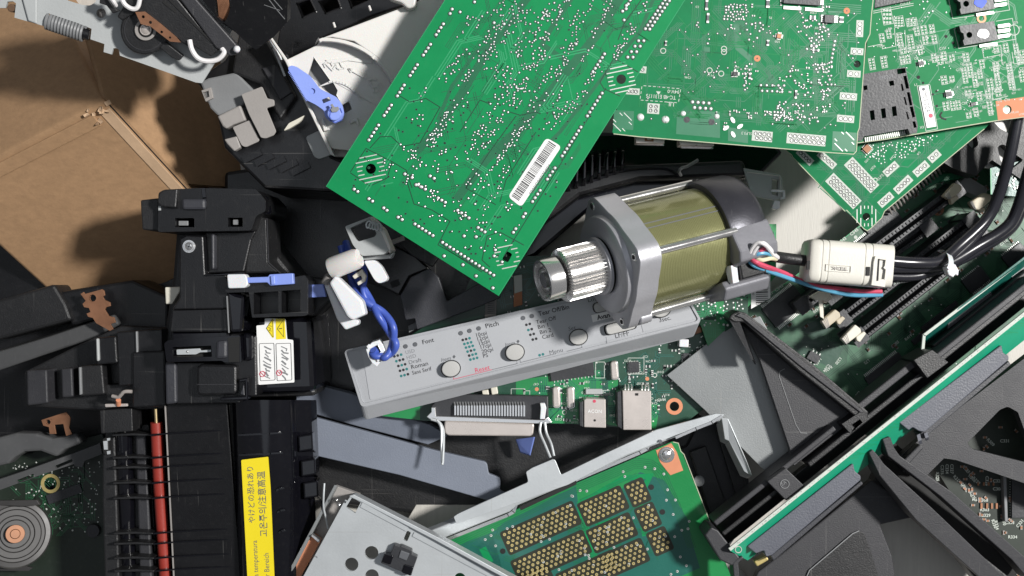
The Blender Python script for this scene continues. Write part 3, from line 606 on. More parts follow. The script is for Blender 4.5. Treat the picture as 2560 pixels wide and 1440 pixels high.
    # transistors
    for (x, y, pm, nm) in [(2447, 82, 'wpaint', ''), (2439, 4, 'bpaint', '')]:
        t = MB().prism(pl, rot([(x-46, y-24), (x+42, y-24), (x+46, y+24), (x-40, y+26), (x-42, y+14), (x-38, y+10), (x-38, y-4), (x-44, y-8)], x, y, -8), .0046, .0044, [rot(circ(x-24, y+2, 7.5, 14), x, y, -8)]).build('transistor', M['ic'], g, bevel=.0002)
        MB().prism(pl, [(xx+rr.uniform(-2, 2), yy+rr.uniform(-2, 2)) for xx, yy in circ(x+12, y+2, 15, 18, 13)], .0048, .00015).build('paint_dot', M[pm], t)
        MB().box(pl, x+24, y+30, 44, 7, -8, .001, .0008).build('heat_tab', M['pad'], t)
        lg = MB()
        for j in range(3): lg.box(pl, x+62, y-18+j*13, 28, 8, -8, .0026, .0012); lg.dome(pl, x+75, y-20+j*13, 5, .0018)
        lg.build('legs', M['pad'], t)
    MB().ring(pl, 2454, 46, 7, 12, .0003, .0003, 20).build('hole_collar', M['copper_dk'], g)
    MB().prism(pl, [(2190, -20), (2282, -40), (2283, 0), (2186, 20)], .003, .003).build('edge_connector', M['ic'], g, bevel=.0002)
    # card socket
    so = MB().prism(pl, [(2146, 187), (2264, 168), (2295, 315), (2292, 333), (2275, 335), (2270, 322), (2160, 341), (2155, 352), (2144, 352), (2140, 300)], .0050, .0048,
        [[(2242, 173), (2263, 170), (2265, 182), (2244, 186)], [(2222, 203), (2234, 201), (2236, 213), (2225, 215)], [(2174, 277), (2185, 275), (2188, 299), (2177, 301)], [(2202, 272), (2213, 270), (2216, 294), (2205, 296)], [(2229, 267), (2240, 265), (2243, 289), (2232, 291)], [(2158, 215), (2168, 213), (2169, 224), (2160, 226)],
         [(2258, 190), (2266, 189), (2273, 221), (2265, 222)], [(2267, 231), (2274, 230), (2281, 263), (2274, 264)], [(2274, 267), (2282, 266), (2288, 292), (2281, 294)], [(2281, 304), (2288, 303), (2292, 318), (2285, 320)], [(2252, 210), (2256, 209), (2260, 226), (2255, 228)], [(2259, 243), (2263, 242), (2268, 262), (2264, 263)], [(2265, 280), (2268, 279), (2273, 297), (2269, 299)]]).build('card_socket', M['ic'], g, bevel=.00015)
    tx = MB(); text(tx, '602260', pl, 2232, 186, -1, .16, 12, .0051); tx.build('embossed_number', M['inkfade'], so)
    pn = MB()
    for i in range(22): pn.box(pl, 2164+i*4.9, 349-i*.86, 2.4, 11, -10, .0008, .0007)
    pn.build('pins', M['pad'], so)
    lb = MB().prism(pl, [(2297, 217), (2321, 213), (2341, 316), (2317, 320)], .0004, .0003).build('number_label', M['paper'], g)
    tx = MB(); text(tx, 'JM0512CA', pl, 2305, 229, .19, .98, 17, .00045, sx=.72); tx.build('label_lettering', M['inkg'], lb)
    MB().disc(pl, 2327, 289, 5.5, .00048, n=14).build('label_red_dot', M['inkr'], lb); MB().disc(pl, 2309, 223, 4, .00048, n=10).build('label_hole_mark', M['inkg'], lb)
    chip(g, pl, 2372, 235, 16, 12, -10, .001, 5, 'LT', 4); chip(g, pl, 2303, 158, 14, 10, -10, .001, 3, 'LT', 4); chip(g, pl, 2434, 260, 13, 9, -10, .0008, 2, 'L', 4)
board_four()
# ---------------------------------------------------------------- helpers for solid parts
def fr(mb, top, zt, bot, zb):                         # frustum between two pixel outlines at two heights
    zt_ = zt if isinstance(zt, (list, tuple)) else [zt]*len(top); zb_ = zb if isinstance(zb, (list, tuple)) else [zb]*len(bot)
    return mb.loft([[P(x, y, z) for (x, y), z in zip(bot, zb_)], [P(x, y, z) for (x, y), z in zip(top, zt_)]])
def pz(z, pts, t=.004, holes=(), mb=None): return (mb or MB()).prism(F(z), pts, 0, t, holes)
def one(name, label, cat, z, pts, m, t=.004, holes=(), bevel=.0003, group=None): return tag(pz(z, pts, t, holes).build(name, M[m], None, bevel=bevel), label, cat, group)
def screw(root, pl, x, y, r, name='screw', m='chrome'):
    s = MB().disc(pl, x, y, r*1.25, .0007, .0007, 20).disc(pl, x, y, r*.95, .0016, .0009, 20).dome(pl, x, y, r*.8, .0016, .35, 18).build(name, M[m], root, bevel=.0001)
    c = MB()
    for a in (20, 110): c.box(pl, x, y, r*1.05, r*.22, a, .0024, .0004)
    c.build('cross_slot', M['inkg'], s); return s
# ================================================================= cardboard box
def carton():
    g = thing('cardboard_box', 'brown cardboard box with a crushed corner and a split seam, upper left', 'box', 262, 252, .02)
    V0 = P(262, 252, .070); A = P(-160, 470, .054); B = P(600, 620, .012); C_ = P(40, -200, .010)
    z = Vector((0, 0, 0)); sub = lambda p, q, t: p+(q-p)*t
    # upper panel (V0, A, C_)
    D1 = A+C_-V0; E1 = A+B-V0; G1 = B+C_-V0; H1 = D1+B-V0
    for q in (H1, ): q.z = max(q.z, .003)
    MB().add([V0, A, B, C_, D1, E1, G1, H1], [[0, 3, 4, 1], [0, 1, 5, 2], [0, 2, 6, 3], [7, 6, 2, 5], [7, 4, 3, 6], [7, 5, 1, 4]]).build('box_body', M['card'], g, bevel=.0018, fix=True, seg=3)
    # flap edges: a seam ridge along V0-A and a slit along V0-B
    n1 = (A-V0).cross(C_-V0).normalized(); n2 = (B-V0).cross(A-V0).normalized(); n3 = (C_-V0).cross(B-V0).normalized()
    for n in (n1, n2, n3):
        if n.z < 0: n.negate()
    uB = (B-V0).normalized(); uA = (A-V0).normalized(); uC = (C_-V0).normalized()
    w3 = n3.cross(uB); w3 = w3 if w3.dot(uC) > 0 else -w3
    def slab(o, u, w, n, l0, l1, a, b, t): 
        q = [o+u*l0+w*a, o+u*l1+w*a, o+u*l1+w*b, o+u*l0+w*b]; return MB().loft([[p-n*.0002 for p in q], [p+n*t for p in q]])
    L = (B-V0).length
    slab(V0, uB, w3, n3, .006, L*.93, .0032, .075, .0016).build('side_flap', M['card'], g, bevel=.0004, fix=True)
    slab(V0, uB, w3, n3, .003, L*.93, .0008, .0030, .0003).build('flap_slit', M['hole'], g, fix=True)
    q = PL((268, 250, .0685), (455, 458, .037), (520, 200, .010))
    MB().prism(q, [(266, 248), (456, 456), (640, 470), (560, 140), (480, 40), (215, 60)], 0, .003).build('open_flap', M['card'], g, bevel=.0005)
    wl = -uB.cross(n2); wl = wl if wl.dot(uA) > 0 else -wl
    slab(V0, uB, wl, n2, .004, L*.60, .0008, .0065, .0005).build('worn_lit_edge', M['cardlt'], g, bevel=.0004, fix=True)  # worn ridge, with an edge highlight put into its paler colour
    c = MB()
    for k in (.0014, .0024):
        q = slab(V0, uB, w3, n3, .004, L*.92, k, k+.0003, .0013); c.add(q.v, q.f)
    c.build('corrugated_edge', M['card'], g, fix=True)
    w2 = n2.cross(uA); w2 = w2 if w2.dot(uB) > 0 else -w2
    slab(V0, uA, w2, n2, .009, (A-V0).length, .0030, .010, .0013).build('taped_seam', M['card'], g, bevel=.0006, fix=True)
    cr = MB(); rr = random.Random(4)
    base = V0+n1*.0004+uA*.004+uB*.003
    for i in range(12):
        o = base+uA*rr.uniform(-.003, .008)+uB*rr.uniform(-.002, .006); a = Vector((rr.uniform(-1, 1), rr.uniform(-1, 1), rr.uniform(-.2, .4))).normalized()*rr.uniform(.0015, .003)
        b = Vector((-a.y, a.x, rr.uniform(-.001, .001)))*rr.uniform(.4, .8); cr.loft([[o, o+a, o+a+b, o+b], [o+Vector((0, 0, .0006)), o+a+Vector((0, 0, .001)), o+a+b+Vector((0, 0, .0008)), o+b+Vector((0, 0, .0012))]])
    cr.build('torn_corner', M['cardlt'], g, fix=True)
carton()
# ================================================================= top left: steel side plate with drive parts
def side_plate():
    z = .108; pl = PL((0, 30, .132), (490, 205, .114), (400, -40, .124))
    g = thing('steel_side_plate', 'pale grey steel plate with a coil spring in a cutout, lying over the cardboard box', 'metal plate', 300, 130, .096)
    out = [(-60, -60), (640, -60), (560, 120), (505, 208), (489, 206), (300, 139), (297, 124), (290, 120), (283, 121), (279, 136), (259, 130), (261, 110), (226, 98), (229, 72), (195, 58), (120, 33), (112, 44), (113, 66), (36, 44), (40, 8), (32, 3), (18, 4), (14, 20), (0, 20), (-60, 0)]
    MB().prism(pl, out, 0, .0022, [rnd([(158, -30), (246, -30), (240, 4), (226, 14), (205, 12), (165, 0)], 6), circ(253, 33, 12, 20)]).build('plate', M['ltgrey'], g, bevel=.0002)
    MB().prism(pl, [(40, -60), (92, -60), (92, 60), (70, 52)], .0012, .001).build('stamped_rib', M['ltgrey'], g, bevel=.0008)
    MB().disc(pl, 253, 33, 13, -.003, .001, 20).build('plugged_hole', M['taupe'], g)
    MB().prism(pl, [(250, -60), (330, -60), (330, -20), (160, -20)], -.004, .003).build('dark_roller', M['cardin'], g)
    a, b = pl.pt(118, 52, -.002), pl.pt(212, 84, -.002); ax = (b-a); n = 12*14; u = ax.normalized().orthogonal().normalized(); w = ax.normalized().cross(u)
    pts = [a+ax*(i/n)+(u*math.cos(i/14*2*math.pi)+w*math.sin(i/14*2*math.pi))*.0034 for i in range(n+1)]
    MB().tube(pts, .0007, 6).build('coil_spring', M['midgrey'], g, smooth=True)
    MB().tube([a-ax*.03, b+ax*.12], .0026, 12).build('spring_rod', M['black'], g, smooth=True)
    MB().prism(pl, [(203, 70), (226, 78), (222, 100), (196, 92)], -.001, .004).build('spring_seat', M['black'], g, bevel=.0003)
    MB().disc(pl, 28, 20, 10, -.0005, .008, 18).build('pin', M['cardin'], g, bevel=.0004)
side_plate()
def clutch():
    z = .112; pl = PL((360, 75, .129), (560, 140, .122), (450, 0, .131))
    g = thing('drive_unit', 'black drive unit with a round hub, brown contact strip and white wire loops', 'printer part', 400, 100, .104)
    b = MB().prism(pl, circ(362, 75, 62, 40), 0, .006).build('hub_housing', M['blackm'], g, bevel=.0008)
    MB().ring(pl, 364, 74, 20, 27, .0012, .001, 28).build('hub_collar', M['taupe'], b)
    MB().disc(pl, 364, 74, 15, .001, .0016, 20).dome(pl, 364, 74, 12, .0009, .3, 14).build('shaft_screw', M['shell'], b, bevel=.0002)
    MB().ring(pl, 362, 75, 50, 52, .0004, .0004, 40).build('raised_rim', M['char'], b)
    MB().prism(pl, [(398, 118), (412, 104), (458, 140), (448, 152), (430, 145)], .0005, .004).build('arm', M['blackm'], g, bevel=.0004)
    MB().prism(pl, [(292, 42), (330, -20), (430, -20), (548, 124), (528, 142), (478, 112), (468, 116), (395, 60), (340, 30), (305, 52)], .0032, .006).build('rail_housing', M['blackm'], g, bevel=.0006)
    MB().path(pl, [(420, -4), (537, 112)], 4, .0036, .0006).path(pl, [(408, 4), (440, 30)], 6, .0036, .0004).build('rail_slot', M['hole'], g)
    MB().prism(pl, [(436, -20), (475, -20), (590, 110), (596, 135), (575, 140), (540, 120)], .0042, .005).build('rail_cover', M['char'], g, bevel=.0006)
    st = [(338, 30), (362, 29), (400, 58), (440, 92), (452, 106), (425, 104), (376, 66), (352, 60)]
    MB().prism(pl, st, .0044, .0008, [circ(358, 42, 4, 10), circ(376, 56, 4, 10), circ(404, 80, 3.5, 10), circ(425, 94, 3, 8)]).build('contact_strip', M['copper_dk'], g, bevel=.0001)
    q = lambda l: [pl.pt(x, y, h) for x, y, h in l]
    MB().tube(spline(q([(474, 100, .004), (480, 125, .005), (496, 146, .005), (520, 153, .005), (545, 148, .005), (560, 132, .005), (555, 122, .004)]), 7), .0011, 8).build('white_wire', M['whitew'], g, smooth=True)
    MB().tube(spline(q([(300, -20, .006), (310, 8, .006), (330, 22, .006), (345, 16, .006), (352, -20, .006)]), 7), .0010, 8).build('white_wire', M['whitew'], g, smooth=True)
    MB().tube(spline(q([(278, -10, .006), (284, 4, .006), (290, 14, .004)]), 6), .0009, 8).build('white_wire', M['whitew'], g, smooth=True)
    MB().prism(pl, [(250, -10), (268, -2), (282, 18), (298, 28), (282, 34), (266, 14), (248, 8)], .003, .004).build('wire_guide', M['blackm'], g, bevel=.0004)
    MB().dome(pl, 592, 123, 9, .006, 1, 12).build('white_cap', M['whiteb'], g, smooth=True)
clutch()
def coil_cover():
    pl = PL((560, 20, .132), (700, 60, .130), (620, 120, .124))
    g = thing('motor_cover', 'dark matte cover showing a bronze winding through an oval opening, top edge', 'printer part', 620, 60, .112)
    op = circ(557, 10, 20, 24, 50, .12)
    MB().prism(pl, [(455, -60), (720, -60), (718, 55), (685, 92), (640, 125), (618, 108), (590, 82), (540, 40)], 0, .006, [op]).build('cover', M['black'], g, bevel=.0008)
    w = MB()
    for i in range(9):
        x = 545+i*3.2; w.tube([pl.pt(x-6, -35, -.002), pl.pt(x+1, 10, -.001), pl.pt(x+5, 56, -.003)], .0005, 6)
    w.build('winding', M['copper_dk'], g, smooth=True)
    MB().path(pl, [(658, -20), (690, 22), (712, 48)], 1.6, .0001, .0002).path(pl, [(668, -20), (706, 24)], 1.6, .0001, .0002).path(pl, [(660, 12), (700, 26)], 1.2, .0001, .0002).build('scratched_ridge', M['midgrey'], g)
coil_cover()
# dark housing right of the carton
def gearbox():
    g = thing('gear_housing', 'black gear housing with two taupe steel tabs, between the cardboard box and the white cover', 'printer part', 650, 300, .02)
    MB().prism(F(.078), [(488, 200), (560, 150), (600, 90), (720, 130), (830, 390), (900, 420), (830, 480), (660, 470), (560, 370), (540, 280)], 0, .06).build('housing', M['black'], g, bevel=.0015)
    MB().prism(F(.082), [(500, 205), (520, 195), (590, 180), (640, 230), (600, 268), (545, 290), (525, 270)], 0, .012).build('bracket', M['midgrey'], g, bevel=.001)
    MB().prism(F(.0835), [(503, 226), (527, 218), (533, 245), (514, 254)], 0, .003, [[(509, 231), (522, 227), (525, 242), (515, 246)]]).build('window_frame', M['taupe'], g, bevel=.0002)
    MB().prism(F(.088), rnd([(603, 236), (655, 216), (668, 246), (685, 249), (686, 264), (666, 270), (690, 328), (684, 338), (664, 346), (652, 344), (622, 285)], 4), 0, .0012).build('steel_tab', M['taupe'], g, bevel=.0002)
    MB().prism(F(.086), rnd([(581, 318), (624, 300), (648, 349), (645, 354), (614, 368), (604, 364)], 5), 0, .0012).build('steel_tab', M['taupe'], g, bevel=.0002)
    MB().prism(F(.087), [(543, 290), (600, 262), (615, 300), (582, 312), (565, 322), (556, 315)], 0, .010).build('gear_cover', M['taupe'], g, bevel=.0008)
    MB().prism(F(.086), [(560, 348), (592, 340), (602, 368), (585, 378), (568, 360)], 0, .004).build('clip', M['taupe'], g, bevel=.0006)
    MB().prism(F(.083), [(600, 60), (640, 60), (740, 240), (700, 300), (650, 210), (580, 180)], 0, .012).build('upper_rib', M['blackm'], g, bevel=.001)
    MB().prism(F(.0845), [(655, 170), (690, 160), (730, 230), (700, 250)], 0, .003).build('dark_tab', M['char'], g, bevel=.0005)
    MB().prism(F(.087), rnd([(709, 327), (722, 308), (742, 298), (763, 287), (752, 302), (745, 308), (722, 322)], 3), 0, .002).build('cream_tab', M['cream'], g, bevel=.0003)
    MB().tube(SP([(672, 92, .088), (690, 120, .086), (700, 150, .084)]), .0011, 8).build('white_edge', M['whiteb'], g, smooth=True)
    MB().path(F(.0865), [(683, 120), (700, 160), (712, 190)], 5, 0, .001).build('metal_edge', M['steel'], g)
    for k in range(5): MB().bar(F(.0795), 610+k*30, 400+k*8, 650+k*30, 380+k*8, 12, 0, .004).build('rib', M['black'], g, bevel=.0004)
gearbox()
one('recessed_plate', 'black plastic plate with square recesses behind the white cover, top edge', 'printer part', .074,
    [(600, -60), (1060, -60), (1050, 0), (930, 40), (800, 96), (790, 116), (715, 150), (690, 120), (700, 60)], 'black', .05, [[(745, 10), (775, 0), (788, 28), (758, 42)], [(800, 5), (840, -10), (850, 18), (815, 32)], [(870, -10), (930, -20), (935, 0), (880, 18)]], .0008)
def white_cover():
    pl = PL((715, 148, .094), (1050, 0, .086), (830, 380, .084))
    g = thing('printer_cover', 'white plastic cover with embossed padlock signs, an arc wall and a blue lever', 'plastic cover', 850, 300, .075)
    out = [(716, 150), (792, 113), (803, 96), (1045, 4), (1085, -30), (1300, -60), (1180, 100), (1040, 320), (900, 380), (835, 372), (820, 368)]
    h = [[(766, 205), (785, 144), (826, 202), (798, 215), (790, 203), (780, 196)], [(803, 216), (833, 206), (846, 226), (841, 238), (848, 250), (830, 240)], [(857, 262), (872, 253), (882, 274), (862, 283)]]
    MB().prism(pl, out, 0, .0022, h).build('panel', M['white'], g, bevel=.0003)
    MB().prism(pl, [(745, 190), (790, 135), (900, 270), (870, 300), (800, 280)], -.007, .001).build('inner_panel', M['midgrey'], g)
    fl_ = MB()
    MB().prism(pl, [(672, 92), (678, 91), (720, 150), (828, 372), (838, 392), (826, 386), (713, 153)], .0030, .010).build('side_wall', M['white'], g, bevel=.0003)
    arc = [(796, 98)]+[(812+math.cos(a)*190, 270+math.sin(a)*176) for a in [math.radians(x) for x in range(-92, 2, 6)]]
    inn = [(812+math.cos(a)*181, 270+math.sin(a)*167) for a in [math.radians(x) for x in range(-2, -94, -6)]]+[(800, 106)]
    MB().prism(pl, arc+inn, .0075, .0075).build('arc_wall', M['white'], g, bevel=.0003)
    MB().prism(pl, [(803, 96), (1045, 4), (1085, -30), (1300, -60), (1180, 100), (1010, 330), (1003, 270), (985, 200), (945, 145), (885, 103), (830, 93)], .0076, .0022).build('raised_panel', M['white'], g, bevel=.0005)
    MB().prism(pl, [(812, 150), (880, 143), (930, 150), (936, 138), (930, 160), (870, 152), (830, 160)], .0006, .0005).prism(pl, [(928, 143), (936, 136), (935, 150)], .0078, .003).build('stop_rib', M['white'], g, bevel=.0002)
    e = MB(); q = lambda p, w=2.2: e.path(pl, p, w, .0007, .0007)
    q([(814, 168), (810, 160), (818, 154), (828, 156), (832, 164)]); q([(816, 160), (832, 176)], 2); q([(834, 172), (840, 164), (846, 172)]); q([(850, 155), (858, 170), (848, 173)])
    q([(872, 172), (915, 196)], 2.4); q([(872, 172), (882, 170)]); q([(872, 172), (878, 180)])
    q([(925, 212), (922, 202), (930, 196), (942, 200), (950, 210), (956, 220)]); q([(924, 205), (936, 230), (944, 228)], 2); q([(934, 218), (944, 214), (946, 222)])
    q([(830+math.cos(math.radians(a))*78, 282+math.sin(math.radians(a))*78) for a in range(-95, -20, 6)], 2.5)
    e.build('embossed_marks', M['white'], g, bevel=.0002)
    pv = [(803, 300), (808, 295), (818, 320), (822, 318), (826, 325), (810, 328)]
    MB().prism(pl, pv, .003, .003).build('hook', M['white'], g, bevel=.0003)
    MB().prism(pl, [(873, 302), (893, 295), (900, 312), (895, 315), (889, 303), (876, 310)], .002, .002).build('hook', M['white'], g, bevel=.0003)
    MB().prism(F(.078), [(825, 372), (905, 330), (990, 310), (960, 380), (890, 392), (835, 392)], 0, .012).build('lower_rim', M['taupe'], g, bevel=.0006)
    MB().prism(F(.079), rnd([(763, 342), (810, 320), (838, 372), (830, 386), (797, 398), (785, 392)], 8), 0, .0015).build('grey_tab', M['ltgrey'], g, bevel=.0003)
    MB().prism(PL(.100), rnd([(975, -30), (1042, -30), (1038, 16), (1020, 22), (1004, 6), (970, -4)], 8), 0, .006).build('rounded_lug', M['white'], g, bevel=.0008)
    for x, y in ((925, 20), (836, 62)): MB().box(pl, x, y, 5, 14, -20, .009, .004).build('peg', M['white'], g, bevel=.0002)
    # blue lever
    lv = rnd([(719, 170), (727, 163), (742, 167), (776, 190), (800, 222), (842, 243), (856, 262), (861, 285), (856, 300), (842, 307), (826, 304), (812, 290), (810, 276), (790, 262), (766, 250)], 5, 3)
    l = MB().prism(pl, lv, .0085, .0045, [rot(rect(816, 250, 20, 10), 816, 250, -22), circ(781, 228, 7.5, 16)]).build('blue_lever', M['blue'], g, bevel=.0005)
    MB().disc(pl, 780, 228, 8, .0075, .002, 16).build('dimple', M['blue'], l)
    MB().disc(pl, 836, 284, 18, .0115, .004, 24).build('pivot_boss', M['blue'], l, bevel=.0006)
    MB().prism(pl, [(826, 262), (831, 259), (837, 268), (846, 266), (848, 274), (842, 280), (830, 281), (826, 273), (830, 270)], .0122, .001).build('pivot_key', M['midgrey'], l, bevel=.0002)
    MB().path(pl, [(822, 272), (826, 280), (824, 292), (828, 298)], 2.5, .0117, .0001).path(pl, [(850, 270), (855, 282)], 2.5, .0117, .0001).path(pl, [(825, 300), (838, 307), (856, 299)], 2.5, .0095, .0001).build('pivot_gap', M['bluew'], l)
    gr = MB()
    for i in range(22): gr.box(pl, 722+i*2.1, 180+i*3.4, 4, 1.6, -30, .0088, .003)
    gr.build('grip_teeth', M['blue'], l)
white_cover()
# ================================================================= centre: dark duct and inner parts
def duct():
    g = thing('air_duct', 'black finned plastic duct behind the motor, under the upper circuit boards', 'printer part', 1500, 500, .005)
    MB().prism(F(.028), [(1090, 560), (1250, 420), (1500, 330), (1900, 330), (1960, 380), (1900, 440), (1740, 470), (1480, 520), (1340, 640), (1200, 700)], 0, .024).build('duct_body', M['blackg'], g, bevel=.002)
    MB().prism(F(.045), [(1270, 560), (1350, 470), (1500, 415), (1860, 400), (1870, 440), (1600, 450), (1450, 490), (1360, 560), (1290, 620)], 0, .017).build('duct_hood', M['black'], g, bevel=.002)
    for i in range(9):
        x = 1400+i*19; fr(MB(), [(x, 470-i*7), (x+7, 468-i*7), (x+9, 400-i*3), (x+2, 400-i*3)], .060, [(x-8, 500-i*7), (x+9, 498-i*7), (x+12, 390-i*3), (x-2, 390-i*3)], .034).build('fin', M['blackg'], g, bevel=.0005, fix=True)
    MB().tube(SP([(1702, 438, .05), (1698, 428, .056), (1705, 420, .058), (1720, 415, .056), (1745, 400, .054)]), .0008, 8).build('thin_wire', M['midgrey'], g, smooth=True)
    MB().tube(SP([(1470, 455, .047), (1560, 425, .048), (1660, 420, .047), (1700, 440, .046)]), .0009, 8).build('thin_black_wire', M['cable'], g, smooth=True)
duct()
one('dark_gap_filler', 'black filler slab added under the centre of the pile to darken the gaps', 'printer part', .018,  # added black slab: stands in for the darkness between the centre parts
    [(560, 430), (900, 380), (1260, 420), (1250, 700), (1000, 900), (780, 1060), (560, 900)], 'black', .016, (), .002)
def dark_bracket():
    g = thing('dark_bracket', 'dark slate plastic bracket under the lower corner of the big green board', 'printer part', 1080, 740, .03)
    MB().prism(F(.052), rnd([(1027, 693), (1073, 670), (1096, 693), (1117, 753), (1190, 712), (1250, 700), (1250, 745), (1192, 769), (1042, 824), (1037, 796), (1014, 800), (1000, 740)], 3), 0, .008).build('plate', M['dkslate'], g, bevel=.0006)
    MB().prism(F(.046), [(880, 640), (960, 600), (1040, 640), (1075, 672), (1025, 692), (998, 740), (960, 720), (900, 700)], 0, .014).build('housing', M['black'], g, bevel=.001)
    MB().prism(F(.0475), [(975, 705), (995, 698), (1000, 712), (980, 720)], 0, .002).build('recess', M['hole'], g)
    MB().prism(F(.049), [(985, 600), (1060, 590), (1100, 640), (1080, 668), (1030, 640)], 0, .008).build('raised_block', M['blackm'], g, bevel=.0008)
    MB().tube([P(975, 608, .06), P(1010, 595, .058)], .0012, 8).build('metal_pin', M['taupe'], g, smooth=True)
    MB().prism(F(.044), [(1020, 815), (1040, 805), (1044, 820), (1022, 832)], 0, .004).build('foot', M['midgrey'], g, bevel=.0003)
dark_bracket()
# grey clip under the big board
def grey_clip():
    g = thing('grey_clip', 'light grey plastic clip with a square opening, beside the milky roller latch', 'printer part', 925, 600, .06)
    top = [(862, 566), (930, 540), (960, 578), (975, 622), (960, 636), (905, 640), (882, 612)]
    MB().prism(F(.090), rnd(top, 5, 3), 0, .010, [rnd([(875, 570), (922, 549), (942, 584), (938, 592), (898, 604), (892, 600)], 4, 2)]).build('frame', M['ltgrey'], g, bevel=.0006)
    fr(MB(), [(932, 541), (962, 578), (978, 622), (972, 624), (954, 582), (924, 545)], .0905, [(938, 543), (968, 576), (989, 626), (978, 646), (950, 590), (930, 550)], .074).build('side_skirt', M['white'], g, bevel=.0003, fix=True)
    MB().prism(F(.083), [(905, 638), (975, 636), (985, 630), (978, 645), (908, 651)], 0, .008).build('lower_lip', M['ltgrey'], g, bevel=.0005)
    sp = [P(918+math.cos(t)*6+t*1.2, 560+math.sin(t)*9+t*.3, .092) for t in [i*.45 for i in range(60)]]
    MB().tube(sp, .0005, 6).build('small_spring', M['steel'], g, smooth=True)
grey_clip()
def white_latch():
    g = thing('white_latch', 'white plastic latch with a milky roller and two lobes, beside the blue wires', 'latch', 870, 720, .05)
    A, B = P(826, 672, .088), P(899, 644, .092); L = (B-A).length
    MB().lathe(A, B, [(0, .003), (.0004, .0050), (.002, .0053), (L-.002, .0050), (L, .0042)], 32).build('roller', M['milky'], g, smooth=True)
    MB().prism(F(.095), rnd([(823, 708), (836, 690), (846, 694), (906, 752), (914, 786), (880, 801), (868, 792)], 6, 3), 0, .010).build('lobe', M['whiteb'], g, bevel=.001)
    MB().prism(F(.084), rnd([(810, 712), (822, 708), (850, 760), (872, 795), (897, 800), (896, 812), (863, 825), (842, 798)], 5, 3), 0, .008).build('lower_lobe', M['whiteb'], g, bevel=.0008)
    MB().prism(F(.088), rnd([(909, 652), (938, 650), (953, 664), (969, 694), (966, 702), (948, 709), (936, 700)], 6, 3), 0, .008).build('lobe', M['whiteb'], g, bevel=.001)
    MB().tube([P(812, 706, .086), P(822, 690, .088)], .0018, 10).build('pin', M['taupe'], g, smooth=True)
    MB().prism(F(.080), [(880, 690), (905, 672), (916, 690), (912, 704), (895, 714), (892, 706), (905, 698), (902, 688), (886, 698)], 0, .004).build('cream_hook', M['cream'], g, bevel=.0004)
white_latch()
def blue_lead():
    g = thing('blue_wire_lead', 'pair of twisted blue wires ending in a small white plug on the grey control panel', 'cable', 960, 860, .06)
    for k in (0, 1):
        s = 1 if k else -1; pts = []
        base = [(858, 610, .060), (870, 650, .064), (886, 700, .070), (915, 745, .074), (952, 785, .076), (978, 825, .076), (984, 865, .075), (968, 890, .074), (942, 888, .073), (930, 876, .0735)]
        cc = [(b[0]+s*(6 if i % 4 < 2 else -6)*(1 if i < 8 else .5), b[1]+s*(-4 if i % 4 < 2 else 4)*(1 if i < 8 else .6), b[2]+s*.0014*(1 if i % 2 else -1)) for i, b in enumerate(base)]
        MB().tube(SP(cc, 8), .0018, 10).build('blue_wire', M['bluew'], g, smooth=True)
    MB().tube(SP([(905, 640, .074), (912, 690, .076), (908, 730, .075), (930, 775, .074)], 8), .0015, 10).build('blue_wire', M['bluew'], g, smooth=True)
    pl = PL((915, 862, .0745), (968, 890, .0735), (940, 916, .0735)); 
    o = [(914, 872), (930, 856), (948, 850), (957, 862), (966, 884), (955, 900), (942, 917), (930, 908), (921, 893)]
    c = MB().prism(pl, o, 0, .0085, [[(926, 872), (944, 862), (952, 878), (944, 890), (932, 888)]]).build('plug', M['whiteb'], g, bevel=.0003)
    MB().prism(pl, [(926, 872), (944, 862), (952, 878), (944, 890), (932, 888)], -.004, .003).build('plug_cavity', M['midgrey'], c)
    MB().prism(pl, [(916, 866), (922, 860), (926, 866), (920, 873)], .0012, .002).prism(pl, [(941, 898), (955, 890), (958, 896), (944, 905)], .0012, .002).build('plug_ridges', M['whiteb'], c, bevel=.0002)
blue_lead()
